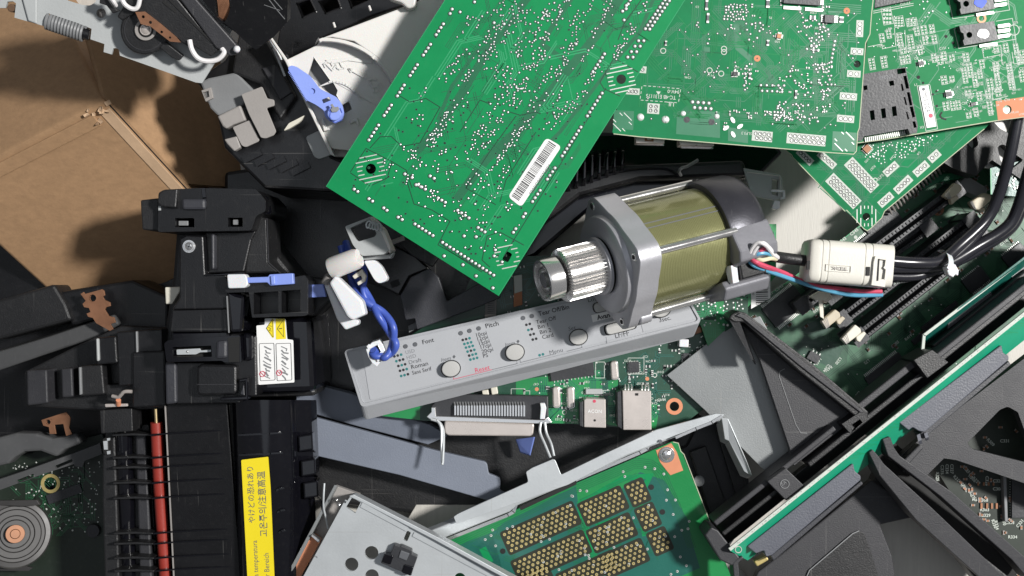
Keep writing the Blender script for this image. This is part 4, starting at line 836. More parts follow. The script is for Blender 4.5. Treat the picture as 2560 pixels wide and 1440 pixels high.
# ================================================================= control panel
def control_panel():
    g = thing('control_panel', 'long grey printer control panel with round buttons and printed menu lists, under the motor', 'control panel', 1300, 900, .04)
    pl = PL((860, 878, .060), (902, 1018, .058), (1752, 800, .062))
    top = rnd([(859, 876), (1690, 688), (1752, 798), (1748, 808), (903, 1019)], 12, 4)
    zt = [pl.pt(x, y).z for x, y in top]
    bot = [(x+(9 if y > 790 and x < 1500 and y > 930 else (4 if y < 900 and x < 1000 else -14 if x > 1600 else 5)), y+(34 if (y > 930 or x > 1735) else 6)) for x, y in top]
    bot = rnd([(868, 884), (1688, 696), (1736, 838), (1732, 843), (911, 1052)], 12, 4)
    fr(MB(), top, zt, bot, [.049]*len(bot)).build('housing', M['panel'], g, bevel=.0006, fix=True)
    inner = rnd([(866, 880), (1687, 693), (1745, 797), (1741, 803), (908, 1009)], 9, 4)
    rim = MB().prism(pl, rnd([(859, 876), (1690, 688), (1752, 798), (1748, 808), (903, 1019)], 12, 4), .0007, .0007, [inner]).build('raised_rim', M['panel'], g, bevel=.0002)
    film = rnd([(905, 874), (1684, 698), (1738, 796), (925, 1000)], 4, 2)
    MB().prism(pl, film, .00025, .0003).build('overlay_film', M['panel_top'], g)
    d = (1, -.24); k = MB(); gk = MB(); fd = MB(); rd = MB(); tl = MB(); gl = MB(); H = .0003
    def T(mb, s, x, y, size, b=.0, sx=1.0, sh=0): text(mb, s, pl, x, y, *d, size, H, bold=b, sx=sx, shear=sh)
    T(k, 'Font', 1056, 861, 15.5, .012, 1.05); T(k, 'Pitch', 1214, 821, 16, .012, 1.1); T(k, 'Tear Off/Bin', 1347, 790, 16, .014, .98); T(k, 'LF/FF', 1538, 846, 17, .004)
    T(fd, 'USD', 1014, 886, 13); T(fd, 'HSD', 1017, 899, 13); T(gk, 'Draft', 1022, 911, 13.5, 0, 1.15); T(k, 'Roman', 1028, 923, 15, .006, 1.05); T(k, 'Sans Serif', 1031, 937, 13.5, .006, .95)
    for s, x, y in [('10cpi', 1189, 843), ('12cpi', 1192, 853), ('15cpi', 1196, 863), ('17cpi', 1200, 873), ('20cpi', 1205, 884), ('PS', 1208, 895)]: T(k, s, x, y, 14, .006)
    for s, x, y in [('Tear Off', 1341, 811), ('Bin 1', 1345, 823), ('Bin 2', 1350, 836), ('Card', 1356, 848)]: T(k, s, x, y, 14.5, .006)
    T(gk, 'Item', 1102, 905, 13, 0, 1.1, .3); T(gk, 'Item', 1262, 867, 13, 0, 1.1, .3); T(gk, 'Set', 1421, 827, 13.5, 0, 1.1, .1); T(gk, 'Menu', 1374, 887, 15, 0, 1.05); T(k, 'Load', 1470, 756, 15, 0, 1.1); T(k, '3sec.', 1648, 806, 15.5, .006)
    for x, y in ((1135, 892), (1295, 854)): gk.sheet(pl, [(x-4, y), (x, y-5), (x+4, y-1), (x, y+5)], H)
    T(rd, 'Reset', 1188, 932, 16.5, .006, 1.02)
    rd.path(pl, [(1135, 943), (1134, 948), (1230, 924)], 1.3, H); gk.path(pl, [(1230, 924), (1293, 909), (1292, 903)], 1.1, H); gk.path(pl, [(1300, 900), (1301, 906), (1390, 884)], 1.1, H); gk.path(pl, [(1418, 878), (1455, 869), (1454, 863)], 1.1, H)
    gk.path(pl, [(1515, 842), (1517, 858)], 1, H); gk.path(pl, [(1603, 812), (1608, 830)], 1, H)
    rr = random.Random(2)
    for (x, y, n) in [(986, 891, 3), (991, 903, 3), (996, 915, 3), (1000, 927, 3), (1003, 940, 3), (1157, 850, 3), (1161, 860, 3), (1165, 869, 3), (1169, 879, 3), (1173, 889, 3), (1176, 899, 3), (1316, 812, 2), (1321, 825, 2), (1326, 837, 2), (1332, 849, 2), (1349, 888, 2)]:
        for i in range(n): (tl if rr.random() < .55 or y == 888 else k).disc(pl, x+i*8.4, y-i*2.2, 3.5, H, n=10)
    k.build('black_lettering', M['inkk'], g); gk.build('grey_lettering', M['inkg'], g); fd.build('worn_lettering', M['inkfade'], g); rd.build('red_lettering', M['inkr'], g); tl.build('teal_dots', M['inkt'], g)
    for x, y in [(1014, 866), (1038, 861), (1152, 833), (1174, 827), (1197, 821), (1308, 795), (1330, 790)]:
        MB().disc(pl, x, y, 5.5, .0006, .0005, 14).build('indicator_lamp', M['inkg'], g)
    for x, y, w, hh, a in [(1127, 922, 23, 20, 0), (1287, 881, 23, 20, 0), (1446, 843, 22, 19, 0), (1652, 774, 24, 19, 0), (1514, 764, 30, 12, -14), (1551, 817, 38, 13, -14)]:
        pts = circ(x, y, w, 28, hh, math.radians(-14)); 
        if w > 29: pts = rnd(rect(x, y, w*2, hh*2, a), 11, 4)
        r0 = [(x+(px-x)*1.10, y+(py-y)*1.10) for px, py in pts]
        MB().prism(pl, r0, .0004, .0002).build('button_well', M['hole'], g)
        b = MB().loft([[pl.pt(px, py, .0004) for px, py in pts][::-1], [pl.pt(px, py, .0034) for px, py in pts][::-1], [pl.pt(x+(px-x)*.93, y+(py-y)*.93, .0040) for px, py in pts][::-1], [pl.pt(x+(px-x)*.75, y+(py-y)*.75, .0041) for px, py in pts][::-1]])
        b.build('button', M['button'], g, fix=True, smooth=True)
    st = MB().prism(pl, [(1478, 788), (1553, 770), (1557, 786), (1482, 806)], .0006, .0004).build('label_strip', M['paper'], g)
    t2 = MB(); text(t2, 'Avance', pl, 1494, 800, *d, 17, .00066, bold=.03, sx=.95); t2.build('strip_lettering', M['inkk'], st)
control_panel()
# ================================================================= motor
def motor():
    g = thing('stepper_motor', 'large cylindrical motor with olive stator, aluminium end caps and a splined steel pinion', 'motor', 1650, 640, .055)
    A = P(1375, 697, .1085); Bk = P(1905, 560, .066); ax = (Bk-A).normalized(); L = (Bk-A).length
    up = Vector((0, 0, 1)); V = (up-ax*up.dot(ax)).normalized(); U = ax.cross(V); 
    if U.y < 0: U = -U
    def at(t, u=0, v=0): return A+ax*t+U*u+V*v
    def lath(prof, n=48): 
        mb = MB(); vs = []; fs = []
        for t, r in prof: vs += [at(t, r*math.cos(2*math.pi*i/n), r*math.sin(2*math.pi*i/n)) for i in range(n)]
        for k in range(len(prof)-1):
            for i in range(n): j = (i+1) % n; fs.append([k*n+i, k*n+j, (k+1)*n+j, (k+1)*n+i])
        fs.append([i for i in reversed(range(n))]); fs.append([(len(prof)-1)*n+i for i in range(n)])
        return mb.add(vs, fs)
    # bearing on the shaft end
    R1 = .0098
    b = lath([(-.0035, .0035), (-.0005, .0036), (-.0005, .0052), (-.003, .0056), (-.003, .0062), (-.0012, .0068), (-.0012, .0080), (-.004, .0084), (-.004, .0095), (-.003, R1), (.0035, R1), (.0042, .0085)]).build('end_bearing', M['chrome'], g, smooth=True, fix=True)
    lath([(.0038, .0082), (.0056, .0082)]).build('bearing_gap', M['hole'], g, smooth=True)
    # splined pinion
    nt = 46; mb = MB(); vs = []; fs = []; prof = [(.0054, -.0012), (.0062, 0), (.0238, 0), (.0242, -.0006)]; N = nt*4
    for t, dr in prof:
        for i in range(N):
            r = (.0124 if (i % 4) in (0, 1) else .0106)+dr; a = 2*math.pi*i/N; vs.append(at(t, r*math.cos(a), r*math.sin(a)))
    for k in range(len(prof)-1):
        for i in range(N): j = (i+1) % N; fs.append([k*N+i, k*N+j, (k+1)*N+j, (k+1)*N+i])
    fs.append(list(reversed(range(N)))); fs.append([(len(prof)-1)*N+i for i in range(N)])
    mb.add(vs, fs).build('splined_pinion', M['chrome'], g, fix=True)
    lath([(.0238, .0118), (.0243, .0136), (.0258, .0138), (.0263, .0128)]).build('thrust_washer', M['alu'], g, smooth=True, fix=True)
    lath([(.0262, .0125), (.0305, .0125)]).build('shaft_seal', M['hole'], g, smooth=True)
    # front flange: round boss plus a square plate with four rounded ears
    tf = .0300
    def sq(r, s, n=64):      # outline of rounded diamond: ears on +-U, +-V
        out = []
        for i in range(n):
            a = 2*math.pi*i/n; e = (abs(math.cos(a))**s+abs(math.sin(a))**s)**(-1/s); out.append((r*e*math.cos(a), r*e*math.sin(a)))
        return out
    ring = sq(.0335, 1.12, 72); ring = [(u*min(1, .0315/math.hypot(u, v)), v*min(1, .0315/math.hypot(u, v))) for u, v in ring]
    def hull(u, v):
        r = math.hypot(u, v); return (u, v) if r > .0262 else (u/r*.0262, v/r*.0262)
    ring = [hull(u, v) for u, v in ring]
    mb = MB(); 
    mb.loft([[at(t, u*k, v*k) for u, v in ring] for t, k in ((tf, .97), (tf+.0006, 1), (tf+.0115, 1), (tf+.012, .98))])
    fl_ = mb.build('front_flange', M['alu'], g, smooth=True, fix=True)
    lath([(tf-.0022, .0128), (tf-.0030, .0135), (tf-.0030, .0215), (tf-.0022, .0228), (tf+.0002, .0236), (tf+.0004, .0240)]).build('flange_boss', M['alu'], fl_, smooth=True, fix=True)
    lath([(tf-.0032, .0120), (tf-.0030, .0134)], 40).build('boss_bore', M['hole'], fl_)
    for u, v in ((1, 0), (-1, 0), (0, 1), (0, -1)):
        c = at(tf, u*.0278, v*.0278); MB().lathe(c-ax*.0004, c+ax*.001, [(0, .0017), (.0004, .0021), (.0012, .0021)], 16).build('screw_hole', M['chrome'], fl_, smooth=True, fix=True)
        MB().lathe(c-ax*.0006, c+ax*.001, [(0, .0011), (.0006, .0012)], 12).build('thread_hole', M['hole'], fl_)
    # stator
    t0, t1 = tf+.012, tf+.0515; prof = []; n = 46
    for i in range(n+1):
        t = t0+(t1-t0)*i/n; prof += [(t, .0252), (t+(t1-t0)/n*.55, .0252), (t+(t1-t0)/n*.6, .02510), (t+(t1-t0)/n*.95, .02510)]
    prof = [(t, r-(.0 if t < t1 else 0)) for t, r in prof if t <= t1]
    st = lath(prof, 64).build('stator', M['olive'], g, smooth=True, fix=True)
    for a in (58, 64):
        a = math.radians(a); MB().tube([at(t0, .0253*math.cos(a), .0253*math.sin(a)), at(t1, .0253*math.cos(a), .0253*math.sin(a))], .00028, 6).build('seam', M['inkg'], st)
    # rear cap
    tr = t1; rc = []
    for i in range(64):
        a = 2*math.pi*i/64; u, v = .0285*math.cos(a), .0285*math.sin(a)
        if u < -.004 and v > -.02: # flattened lower front shoulder where the terminal sits
            pass
        rc.append((u, v))
    cap = MB().loft([[at(t, u*k, v*k) for u, v in rc] for t, k in ((tr, .985), (tr+.0008, 1), (tr+.018, .985), (tr+.0205, .95), (tr+.022, .86), (tr+.0222, .5))]).build('rear_cap', M['alud'], g, smooth=True, fix=True)
    for (u0, v0, u1, v1, nm) in [(.004, .024, -.011, .0325, 'upper_shoulder'), (-.019, .012, -.031, .022, 'lower_shoulder')]:
        pass
    q = [(.002, .0280), (-.010, .0315), (-.0145, .0300), (-.0165, .0235), (-.010, .018), (.002, .02)]
    MB().loft([[at(t, u, v) for u, v in q] for t in (tr-.0003, tr+.021)]).build('upper_shoulder', M['aluc'], cap, bevel=.001, fix=True)
    q = [(-.0215, .0180), (-.0255, .0200), (-.0305, .016), (-.0305, .002), (-.024, .0)]
    MB().loft([[at(t, u, v) for u, v in q] for t in (tr-.0055, tr+.020)]).build('lower_shoulder', M['aluc'], cap, bevel=.001, fix=True)
    q = [(-.0150, .0255), (-.0225, .0245), (-.0235, .0195), (-.015, .019)]
    tb = MB().loft([[at(t, u, v) for u, v in q] for t in (tr+.002, tr+.0155)]).build('terminal_block', M['black'], g, bevel=.0005, fix=True)
    q = [(-.0150, .0235), (-.0235, .0215), (-.0235, .0175), (-.015, .018)]
    MB().loft([[at(t, u, v) for u, v in q] for t in (tr-.0018, tr+.0018)]).build('white_insulator', M['whiteb'], g, bevel=.0004, fix=True)
    for u, v in ((.0274, 0), (-.0270, .004), (0, .0270)):
        a_, b_ = at(tf+.008, u, v), at(tr+.003, u, v); MB().lathe(a_, b_, [(0, .00195), (.0, .0020), ((b_-a_).length, .0020)], 16).build('tie_rod', M['chrome'], g, smooth=True, fix=True)
        c = at(tf+.006, u*1.02, v*1.02); MB().lathe(c, c+ax*.006, [(0, .0032), (.0005, .0036), (.006, .0036), (.0062, .003)], 18).build('rod_boss', M['alu'], g, smooth=True, fix=True)
    c = at(tr+.022, -.006, .024); MB().lathe(c-ax*.002, c+ax*.004, [(0, .0022), (.0035, .0022), (.004, .0015)], 14).build('tail_screw', M['black'], g, smooth=True, fix=True)
    # leads leaving the terminal block
    def wire(nm, m, pts, r=.00085):
        pts = [(x, y, z+.020*max(0, min(1, (1962-x)/45))) for x, y, z in pts]
        MB().tube(SP(pts, 8), r, 8).build(nm, M[m], g, smooth=True)
    wire('white_lead', 'whitew', [(1874, 652, .081), (1876, 628, .086), (1892, 608, .089), (1912, 612, .089), (1932, 636, .086), (1945, 645, .084)])
    wire('white_lead', 'whitew', [(1880, 652, .081), (1884, 632, .085), (1904, 607, .088), (1922, 618, .087), (1935, 634, .085), (1945, 643, .083)])
    wire('red_lead', 'redw', [(1895, 633, .083), (1906, 624, .084), (1922, 626, .084), (1938, 640, .083)], .0010)
    wire('blue_lead', 'cyan', [(1884, 642, .082), (1898, 634, .084), (1920, 634, .083), (1940, 645, .082)], .0010)
    wire('cream_lead', 'yelw', [(1888, 646, .081), (1906, 650, .082), (1926, 646, .083), (1940, 648, .082)], .0010)
    wire('red_lead', 'redw', [(1874, 646, .082), (1900, 660, .083), (1960, 682, .082), (2030, 712, .076), (2100, 722, .074), (2150, 728, .073), (2205, 729, .073)], .00105)
    wire('red_lead', 'redw', [(1876, 650, .081), (1902, 664, .082), (1962, 686, .080), (2030, 716, .075), (2100, 727, .073), (2150, 731, .072), (2205, 732, .072)], .00085)
    wire('cream_lead', 'yelw', [(1990, 700, .076), (2040, 716, .074), (2080, 728, .073), (2140, 734, .072), (2204, 734, .071)], .00085)
    wire('blue_lead', 'cyan', [(1873, 652, .081), (1890, 666, .081), (1950, 688, .080), (2030, 715, .076), (2090, 731, .074), (2140, 738, .073), (2206, 737, .072)], .00105)
motor()
def harness():
    g = thing('cable_harness', 'ivory clamshell ferrite block on thick black cables held by a white zip tie', 'cable', 2120, 660, .06)
    MB().tube(SP([(1928, 640, .090), (1960, 645, .085), (2016, 652, .081)]), .0027, 16).build('black_sleeve', M['blackm'], g, smooth=True)
    A, B = P(2011, 651, .080), P(2218, 667, .080); ax = (B-A).normalized(); L = (B-A).length; u = ax.cross(Vector((0, 0, 1))).normalized(); v = Vector((0, 0, 1))
    if u.y < 0: u = -u
    def sec(t, k, n=64, ex=5.5, a=.0104, b=.0095):
        return [A+ax*t+u*(a*k*math.copysign(abs(math.cos(q))**(2/ex), math.cos(q)))+v*(b*k*math.copysign(abs(math.sin(q))**(2/ex), math.sin(q))) for q in [2*math.pi*i/n for i in range(n)]]
    mb = MB().loft([sec(t, k) for t, k in ((0, .84), (.0006, .93), (.002, .99), (.0045, 1.0), (.0052, 1.0), (.0055, .975), (.0060, .975), (.0063, 1), (.0083, 1), (.0086, .975), (.0091, .975), (.0094, 1), (.0255, 1), (.0258, .975), (.0263, .975), (.0266, 1.0), (.029, 1.0), (.0293, .975), (.0298, .975), (.0301, 1), (.034, 1.0), (L, 1.0))])
    s = mb.build('ferrite_shell', M['ferrite'], g, smooth=True, fix=True)
    pl = F(.0898)
    MB().prism(pl, [(2188, 640), (2218, 643), (2213, 718), (2178, 713), (2180, 700), (2184, 655)], .0009, .003, [[(2198, 648), (2214, 650), (2213, 665), (2210, 669), (2214, 674), (2211, 698), (2195, 697)]]).build('end_latch', M['ferrite'], s, bevel=.0003)
    MB().prism(pl, [(2196, 647), (2199, 647), (2196, 702), (2192, 702)], .0012, .002).box(pl, 2021, 663, 8, 22, 3, .0004, .001).box(pl, 2171, 678, 8, 22, 3, .0004, .001).build('latch_gaps', M['hole'], s)
    MB().prism(pl, [(2065, 660), (2128, 665), (2127, 682), (2064, 677)], .0002, .0004, [[(2066, 661), (2127, 666), (2126, 681), (2065, 676)]]).build('logo_frame', M['ferrite'], s)
    t = MB(); text(t, 'TDK', pl, 2121, 668.5, -1, -.07, 12, .0005, bold=.02, sx=1.7); t.build('embossed_lettering', M['taupe'], s)
    r = .0029
    for pts, rr in [([(2214, 652, .080), (2290, 657, .078), (2350, 652, .074), (2400, 612, .070), (2462, 553, .068), (2492, 500, .070), (2522, 400, .076), (2545, 290, .080), (2570, 180, .082)], .0029),
                   ([(2214, 668, .078), (2290, 668, .074), (2360, 662, .070), (2440, 617, .066), (2515, 570, .066), (2545, 520, .068), (2575, 420, .074), (2610, 330, .078)], .0030),
                   ([(2214, 690, .074), (2290, 690, .070), (2362, 668, .067), (2440, 630, .062), (2525, 575, .062), (2560, 520, .064), (2620, 440, .070)], .0024),
                   ([(2214, 660, .076), (2300, 662, .072), (2370, 650, .070), (2430, 600, .066), (2475, 540, .064), (2500, 470, .066), (2535, 330, .072), (2560, 180, .076)], .0024)]:
        MB().tube(SP(pts, 9), rr, 12).build('black_cable', M['cable'], g, smooth=True)
    rb = MB(); a = spline([(2212, 700, 0), (2280, 692, 0), (2350, 668, 0), (2370, 660, 0)], 6); rb.path(F(.069), [(q.x, q.y) for q in a], 22, 0, .0012); rb.build('flat_sleeve', M['dkslate'], g, smooth=True)
    tx = MB(); text(tx, '- I m C I', F(.069), 2218, 694, 1, -.1, 14, .0001); text(tx, 'A M T A W G', F(.069), 2235, 712, 1, -.27, 9, .0001); tx.build('cable_print', M['silk_dim'], g)
    zt = [P(2358+math.cos(a)*19, 655+math.sin(a)*28, .074+.009*math.sin(a+.8)) for a in [math.radians(x) for x in range(-120, 50, 10)]]
    w = MB(); 
    for i in range(len(zt)-1):
        d = Vector((.0012, -.0006, 0)); w.loft([[zt[i]-d, zt[i]+d, zt[i]+d+Vector((0, 0, .0006)), zt[i]-d+Vector((0, 0, .0006))], [zt[i+1]-d, zt[i+1]+d, zt[i+1]+d+Vector((0, 0, .0006)), zt[i+1]-d+Vector((0, 0, .0006))]])
    z = w.build('zip_tie', M['whiteb'], g, fix=True)
    MB().prism(F(.081), [(2364, 668), (2388, 659), (2398, 676), (2396, 690), (2388, 686), (2384, 694), (2372, 688)], 0, .005).build('tie_head', M['whiteb'], z, bevel=.0006)
harness()
# ================================================================= fuser unit on the left
def prof_loft(mb, prof, x0, y0, x1, y1, zs):          # cross-section (dx px, z) carried along a pixel line
    secs = []
    for (x, y, k) in ((x0, y0, zs[0]), (x1, y1, zs[1])):
        secs.append([P(x+dx, y, z+k) for dx, z in prof])
    return mb.loft(secs)
def fuser():
    g = thing('fuser_unit', 'glossy black printer fuser unit with a yellow heat warning label and a red roller', 'printer part', 520, 1100, .01)
    def b(nm, z, pts, m='black', t=.012, holes=(), bv=.0007, par=g): return MB().prism(F(z), pts, 0, t, holes).build(nm, M[m], par, bevel=bv)
    # head
    b('head_block', .092, rnd([(396, 482), (410, 474), (497, 470), (640, 473), (664, 500), (664, 528), (640, 540), (628, 576), (395, 580)], 6, 3), 'black', .05, [[(438, 545), (486, 545), (486, 568), (438, 568)], [(570, 544), (607, 544), (607, 567), (570, 567)]])
    b('head_tail', .088, [(351, 500), (396, 495), (398, 577), (355, 574), (354, 548), (352, 530)], 'blackm', .03)
    b('head_cap', .0955, rnd([(398, 482), (410, 474), (444, 472), (440, 520), (402, 516), (392, 504)], 5), 'blackm', .006); b('clip_slot', .0925, [(396, 515), (402, 515), (402, 526), (396, 526)], 'ltgrey', .001, (), 0)
    b('head_pad', .0945, [(453, 497), (513, 497), (513, 524), (455, 524)], 'dkslate', .004, (), .0012); b('recess_clip', .0885, [(446, 552), (470, 552), (470, 564), (446, 564)], 'midgrey', .002, (), .0003); b('recess_clip', .0885, [(582, 549), (596, 549), (596, 562), (582, 562)], 'midgrey', .002, (), .0003)
    MB().path(F(.0925), [(508, 472), (511, 495), (513, 520)], 5, 0, .001).build('head_ridge', M['blackg'], g, bevel=.0003)
    MB().lathe(P(646, 494, .082), P(656, 534, .082), [(0, .0036), (.001, .0046), (.008, .0046), (.009, .0036)], 24).build('rounded_end', M['blackg'], g, smooth=True, fix=True)
    b('underside', .060, [(440, 575), (640, 570), (735, 690), (770, 700), (790, 990), (420, 1000), (400, 900), (430, 700)], 'blackm', .045, (), .002)
    # neck
    b('neck_plate', .088, [(449, 597), (465, 588), (508, 590), (513, 684), (565, 686), (575, 720), (572, 772), (430, 774), (448, 745)], 'black', .02)
    screw(g, F(.088), 472, 616, 13)
    b('neck_channel', .082, [(513, 580), (640, 578), (628, 600), (610, 680), (517, 684)], 'black', .02); b('channel_ridge', .0865, [(526, 585), (536, 585), (536, 672), (528, 676)], 'dkslate', .006, (), .001)
    b('side_fin', .080, [(640, 540), (668, 545), (672, 655), (700, 682), (610, 684), (618, 620)], 'blackm', .03, (), .001)
    MB().path(F(.0805), [(667, 546), (671, 656), (702, 684)], 2, 0, .001).build('fin_edge', M['char'], g)
    b('small_bracket', .0895, [(508, 688), (605, 680), (606, 686), (512, 690)], 'blackg', .006, (), .0004)
    # body
    b('upper_body', .086, [(430, 774), (572, 770), (572, 830), (424, 830)], 'black', .02); b('body_step', .083, [(424, 828), (572, 824), (578, 860), (430, 862)], 'blackg', .02, (), .0015)
    b('tall_fin', .090, [(564, 722), (590, 735), (612, 740), (606, 830), (575, 832)], 'blackg', .02, (), .0015)
    MB().path(F(.0905), [(567, 740), (572, 832)], 2.5, 0, .001).build('fin_edge', M['midgrey'], g)
    b('core_body', .080, [(560, 830), (640, 840), (642, 990), (560, 1000)], 'black', .02)
    b('end_plate', .079, [(412, 905), (440, 905), (442, 1008), (414, 1012)], 'dkslate', .02, (), .001)
    b('main_body', .077, [(438, 905), (600, 905), (600, 1008), (440, 1010)], 'black', .02)
    b('latch_frame', .088, rnd([(410, 858), (422, 850), (600, 838), (604, 905), (560, 906), (555, 902), (416, 905)], 5, 3), 'blackg', .012, [[(432, 868), (528, 864), (530, 892), (433, 894)]], .001)
    b('latch_bed', .0815, [(428, 864), (534, 860), (534, 896), (430, 898)], 'hole', .002, (), 0)
    b('latch_spring', .085, rnd([(441, 874), (500, 871), (502, 876), (528, 874), (528, 880), (500, 881), (490, 886), (442, 887)], 2), 'steel', .0006, (), .0001); MB().dome(F(.085), 468, 879, 3, 0, .6, 12).build('rivet', M['chrome'], g, smooth=True)
    b('grip_tab', .0895, [(540, 852), (568, 850), (568, 896), (538, 898)], 'dkslate', .006, (), .0014)
    b('deep_slot', .0885, [(570, 845), (598, 842), (598, 905), (572, 905)], 'hole', .001, (), 0)
    b('rounded_cover', .084, rnd([(492, 918), (502, 910), (585, 912), (592, 918), (592, 980), (585, 988), (500, 989), (491, 982)], 5), 'black', .012, (), .0012); MB().path(F(.0842), [(492, 961), (590, 961)], 1.6, 0, .0004).build('cover_crease', M['char'], g)
    b('side_post', .083, [(604, 830), (632, 838), (632, 900), (608, 905)], 'blackg', .02, (), .002); b('cable_hook', .086, [(596, 948), (620, 944), (620, 1000), (550, 1002), (550, 994), (612, 990), (612, 954), (598, 956)], 'blackg', .006, (), .0006)
    b('inner_rib', .0855, [(600, 985), (610, 958), (612, 990)], 'dkslate', .004, (), .0004)
    b('outer_shell', .068, [(632, 790), (780, 790), (790, 980), (640, 985)], 'blackg', .05, (), .003)
    # two-cell tray
    b('cell_tray', .093, rnd([(562, 722), (628, 716), (750, 690), (762, 688), (770, 700), (770, 786), (760, 790), (630, 794), (622, 730), (566, 732)], 3), 'black', .018, [[(634, 732), (697, 728), (697, 782), (634, 786)], [(704, 727), (752, 724), (752, 780), (704, 782)]], .0006)
    b('cell_floor', .0775, [(628, 725), (758, 720), (758, 788), (630, 790)], 'black', .002, (), 0)
    l = b('white_link', .097, rnd([(567, 686), (612, 685), (617, 692), (620, 712), (612, 720), (570, 721)], 5), 'whiteb', .006, (), .0005)
    b('blue_link', .0965, rnd([(608, 694), (670, 692), (673, 686), (732, 683), (734, 710), (675, 714), (668, 706), (612, 708)], 3), 'blue', .004, (), .0004); b('blue_link_rib', .0975, [(676, 690), (686, 688), (688, 710), (678, 712)], 'blue', .002, (), .0003)
    b('blue_tab', .082, [(771, 712), (808, 710), (815, 742), (773, 744)], 'blue', .004, (), .0004); b('white_tab', .080, [(412, 718), (450, 717), (449, 730), (430, 760), (414, 760)], 'cream', .010, (), .0005)
    b('arm_plate', .072, [(760, 690), (830, 700), (835, 745), (780, 790), (770, 790)], 'blackm', .03, (), .001)
    # instruction label
    pl = PL((640, 800, .0775), (732, 850, .0765), (648, 965, .0765))
    lb = MB().prism(pl, rnd([(662, 796), (714, 797), (718, 848), (733, 850), (736, 956), (646, 962), (641, 814), (662, 812)], 3), .0004, .0003).build('instruction_label', M['paper'], g)
    yb = MB(); yb.sheet(pl, [(689, 797), (712, 797), (715, 847), (690, 849)], .0005); yb.sheet(pl, [(665, 821), (680, 797), (684, 797), (685, 843), (681, 845)], .0005); yb.build('warning_patch', M['yellow'], lb)
    ik = MB(); ik.path(pl, [(666, 821), (681, 798), (683, 843), (666, 821)], 1.4, .0006); ik.path(pl, [(693, 822), (708, 800), (709, 842), (693, 822)], 1.4, .0006); ik.path(pl, [(697, 822), (705, 821)], 2, .0006); ik.path(pl, [(671, 818), (677, 822), (673, 826), (679, 828)], 1, .0006); ik.path(pl, [(673, 814), (680, 816)], 1, .0006)
    for x0 in (648, 690):
        r = rnd([(x0, 859), (x0+37, 858), (x0+40, 950), (x0+3, 952)], 3); ik.path(pl, r+[r[0]], 1.2, .0006)
    ik.build('pictogram_lines', M['inkk'], lb)
    sk = MB(); rr = random.Random(9)
    for x0 in (650, 692):
        for i in range(9):
            y = 866+i*9; sk.path(pl, [(x0+10+rr.uniform(-3, 5), y), (x0+16+rr.uniform(0, 10), y+rr.uniform(4, 9)), (x0+22+rr.uniform(-2, 8), y+rr.uniform(8, 14))], rr.uniform(2, 4.5), .0006)
    sk.build('pictogram_shading', M['midgrey'], lb)
    rd = MB()
    for x, y in ((656, 935), (698, 932)):
        rd.ring(pl, x, y, 6, 7.6, .0007, .0002, 16); rd.path(pl, [(x-4, y-4), (x+4, y+4)], 1.5, .0007)
    rd.build('prohibition_signs', M['inkr'], lb)
    # lower half: ribbed plate
    a = MB(); a.loft([[P(415, 1008, .066), P(568, 1006, .068), P(568, 1006, .03), P(415, 1008, .03)], [P(438, 1470, .058), P(604, 1470, .060), P(604, 1470, .02), P(438, 1470, .02)]]).build('ribbed_plate', M['black'], g, bevel=.0006, fix=True)
    e = MB(); e.loft([[P(411, 1012, .0668), P(415, 1012, .0668), P(415, 1012, .064), P(411, 1012, .064)], [P(434, 1470, .0588), P(438, 1470, .0588), P(438, 1470, .055), P(434, 1470, .055)]]).build('plate_edge', M['taupe'], g, fix=True)
    for y in (1080, 1137, 1162, 1200, 1238, 1326, 1352, 1388, 1420):
        sx = (y-1010)*.052; r = MB(); z = .0672-(y-1010)*.0000175
        r.prism(F(z+.0006), [(372+sx*.6, y+6), (415+sx, y+2), (566+sx*1.7, y-7), (566+sx*1.7, y-3), (415+sx, y+6), (372+sx*.6, y+11)], 0, .004).build('cross_rib', M['blackg'], g, bevel=.0003)
        r = MB(); r.prism(F(.062), [(278+sx*.3, y+6), (330+sx*.5, y+3), (372+sx*.6, y+6), (372+sx*.6, y+10), (330+sx*.5, y+9), (280+sx*.3, y+11)], 0, .012).build('cross_rib', M['blackm'], g, bevel=.0003)
    MB().loft([[P(572, 1004, .064), P(592, 1004, .064), P(592, 1004, .03), P(572, 1004, .03)], [P(604, 1470, .056), P(622, 1470, .056), P(622, 1470, .02), P(604, 1470, .02)]]).build('dark_groove', M['hole'], g)
    pr = [(-12, .040), (-12, .066), (2, .0695), (20, .071), (62, .0712)]+[(62+96*math.sin(a), .0712-.0185*(1-math.cos(a))) for a in [math.radians(x) for x in range(8, 66, 6)]]+[(160, .060), (185, .056), (198, .045), (200, .02)]
    prof_loft(MB(), pr, 592, 1000, 612, 1470, (0, -.004)).build('heat_cover', M['blackg'], g, smooth=True, fix=True)
    for y, x0 in ((1086, 0), (1136, 0), (1224, 90), (1279, 90), (1330, 92)):
        sx = (y-1000)*.042; MB().path(F(.0712-(y-1000)*.0000085), [(592+sx+x0, y+2), (670+sx+x0*.2, y-2), (700+sx, y-4)], 2.2, 0, .002).build('cover_ridge', M['blackg'], g, bevel=.0003)
    for y, x in ((1098, 745), (1160, 752), (1215, 758)):
        fr(MB(), [(x, y-8), (x+36, y-14), (x+38, y+26), (x+2, y+32)], .062, [(x-6, y-14), (x+42, y-22), (x+46, y+34), (x-4, y+40)], .050).build('cover_boss', M['blackg'], g, bevel=.0008, fix=True)
    py = PL((604, 1150, .0706), (672, 1142, .0707), (620, 1445, .0680))
    yl = MB().prism(py, rnd([(603, 1150), (670, 1142), (676, 1220), (687, 1475), (620, 1475)], 3), .0016, .0008).build('heat_warning_label', M['yellow'], g)
    t = MB(); d = (-.045, -1); H = .00165
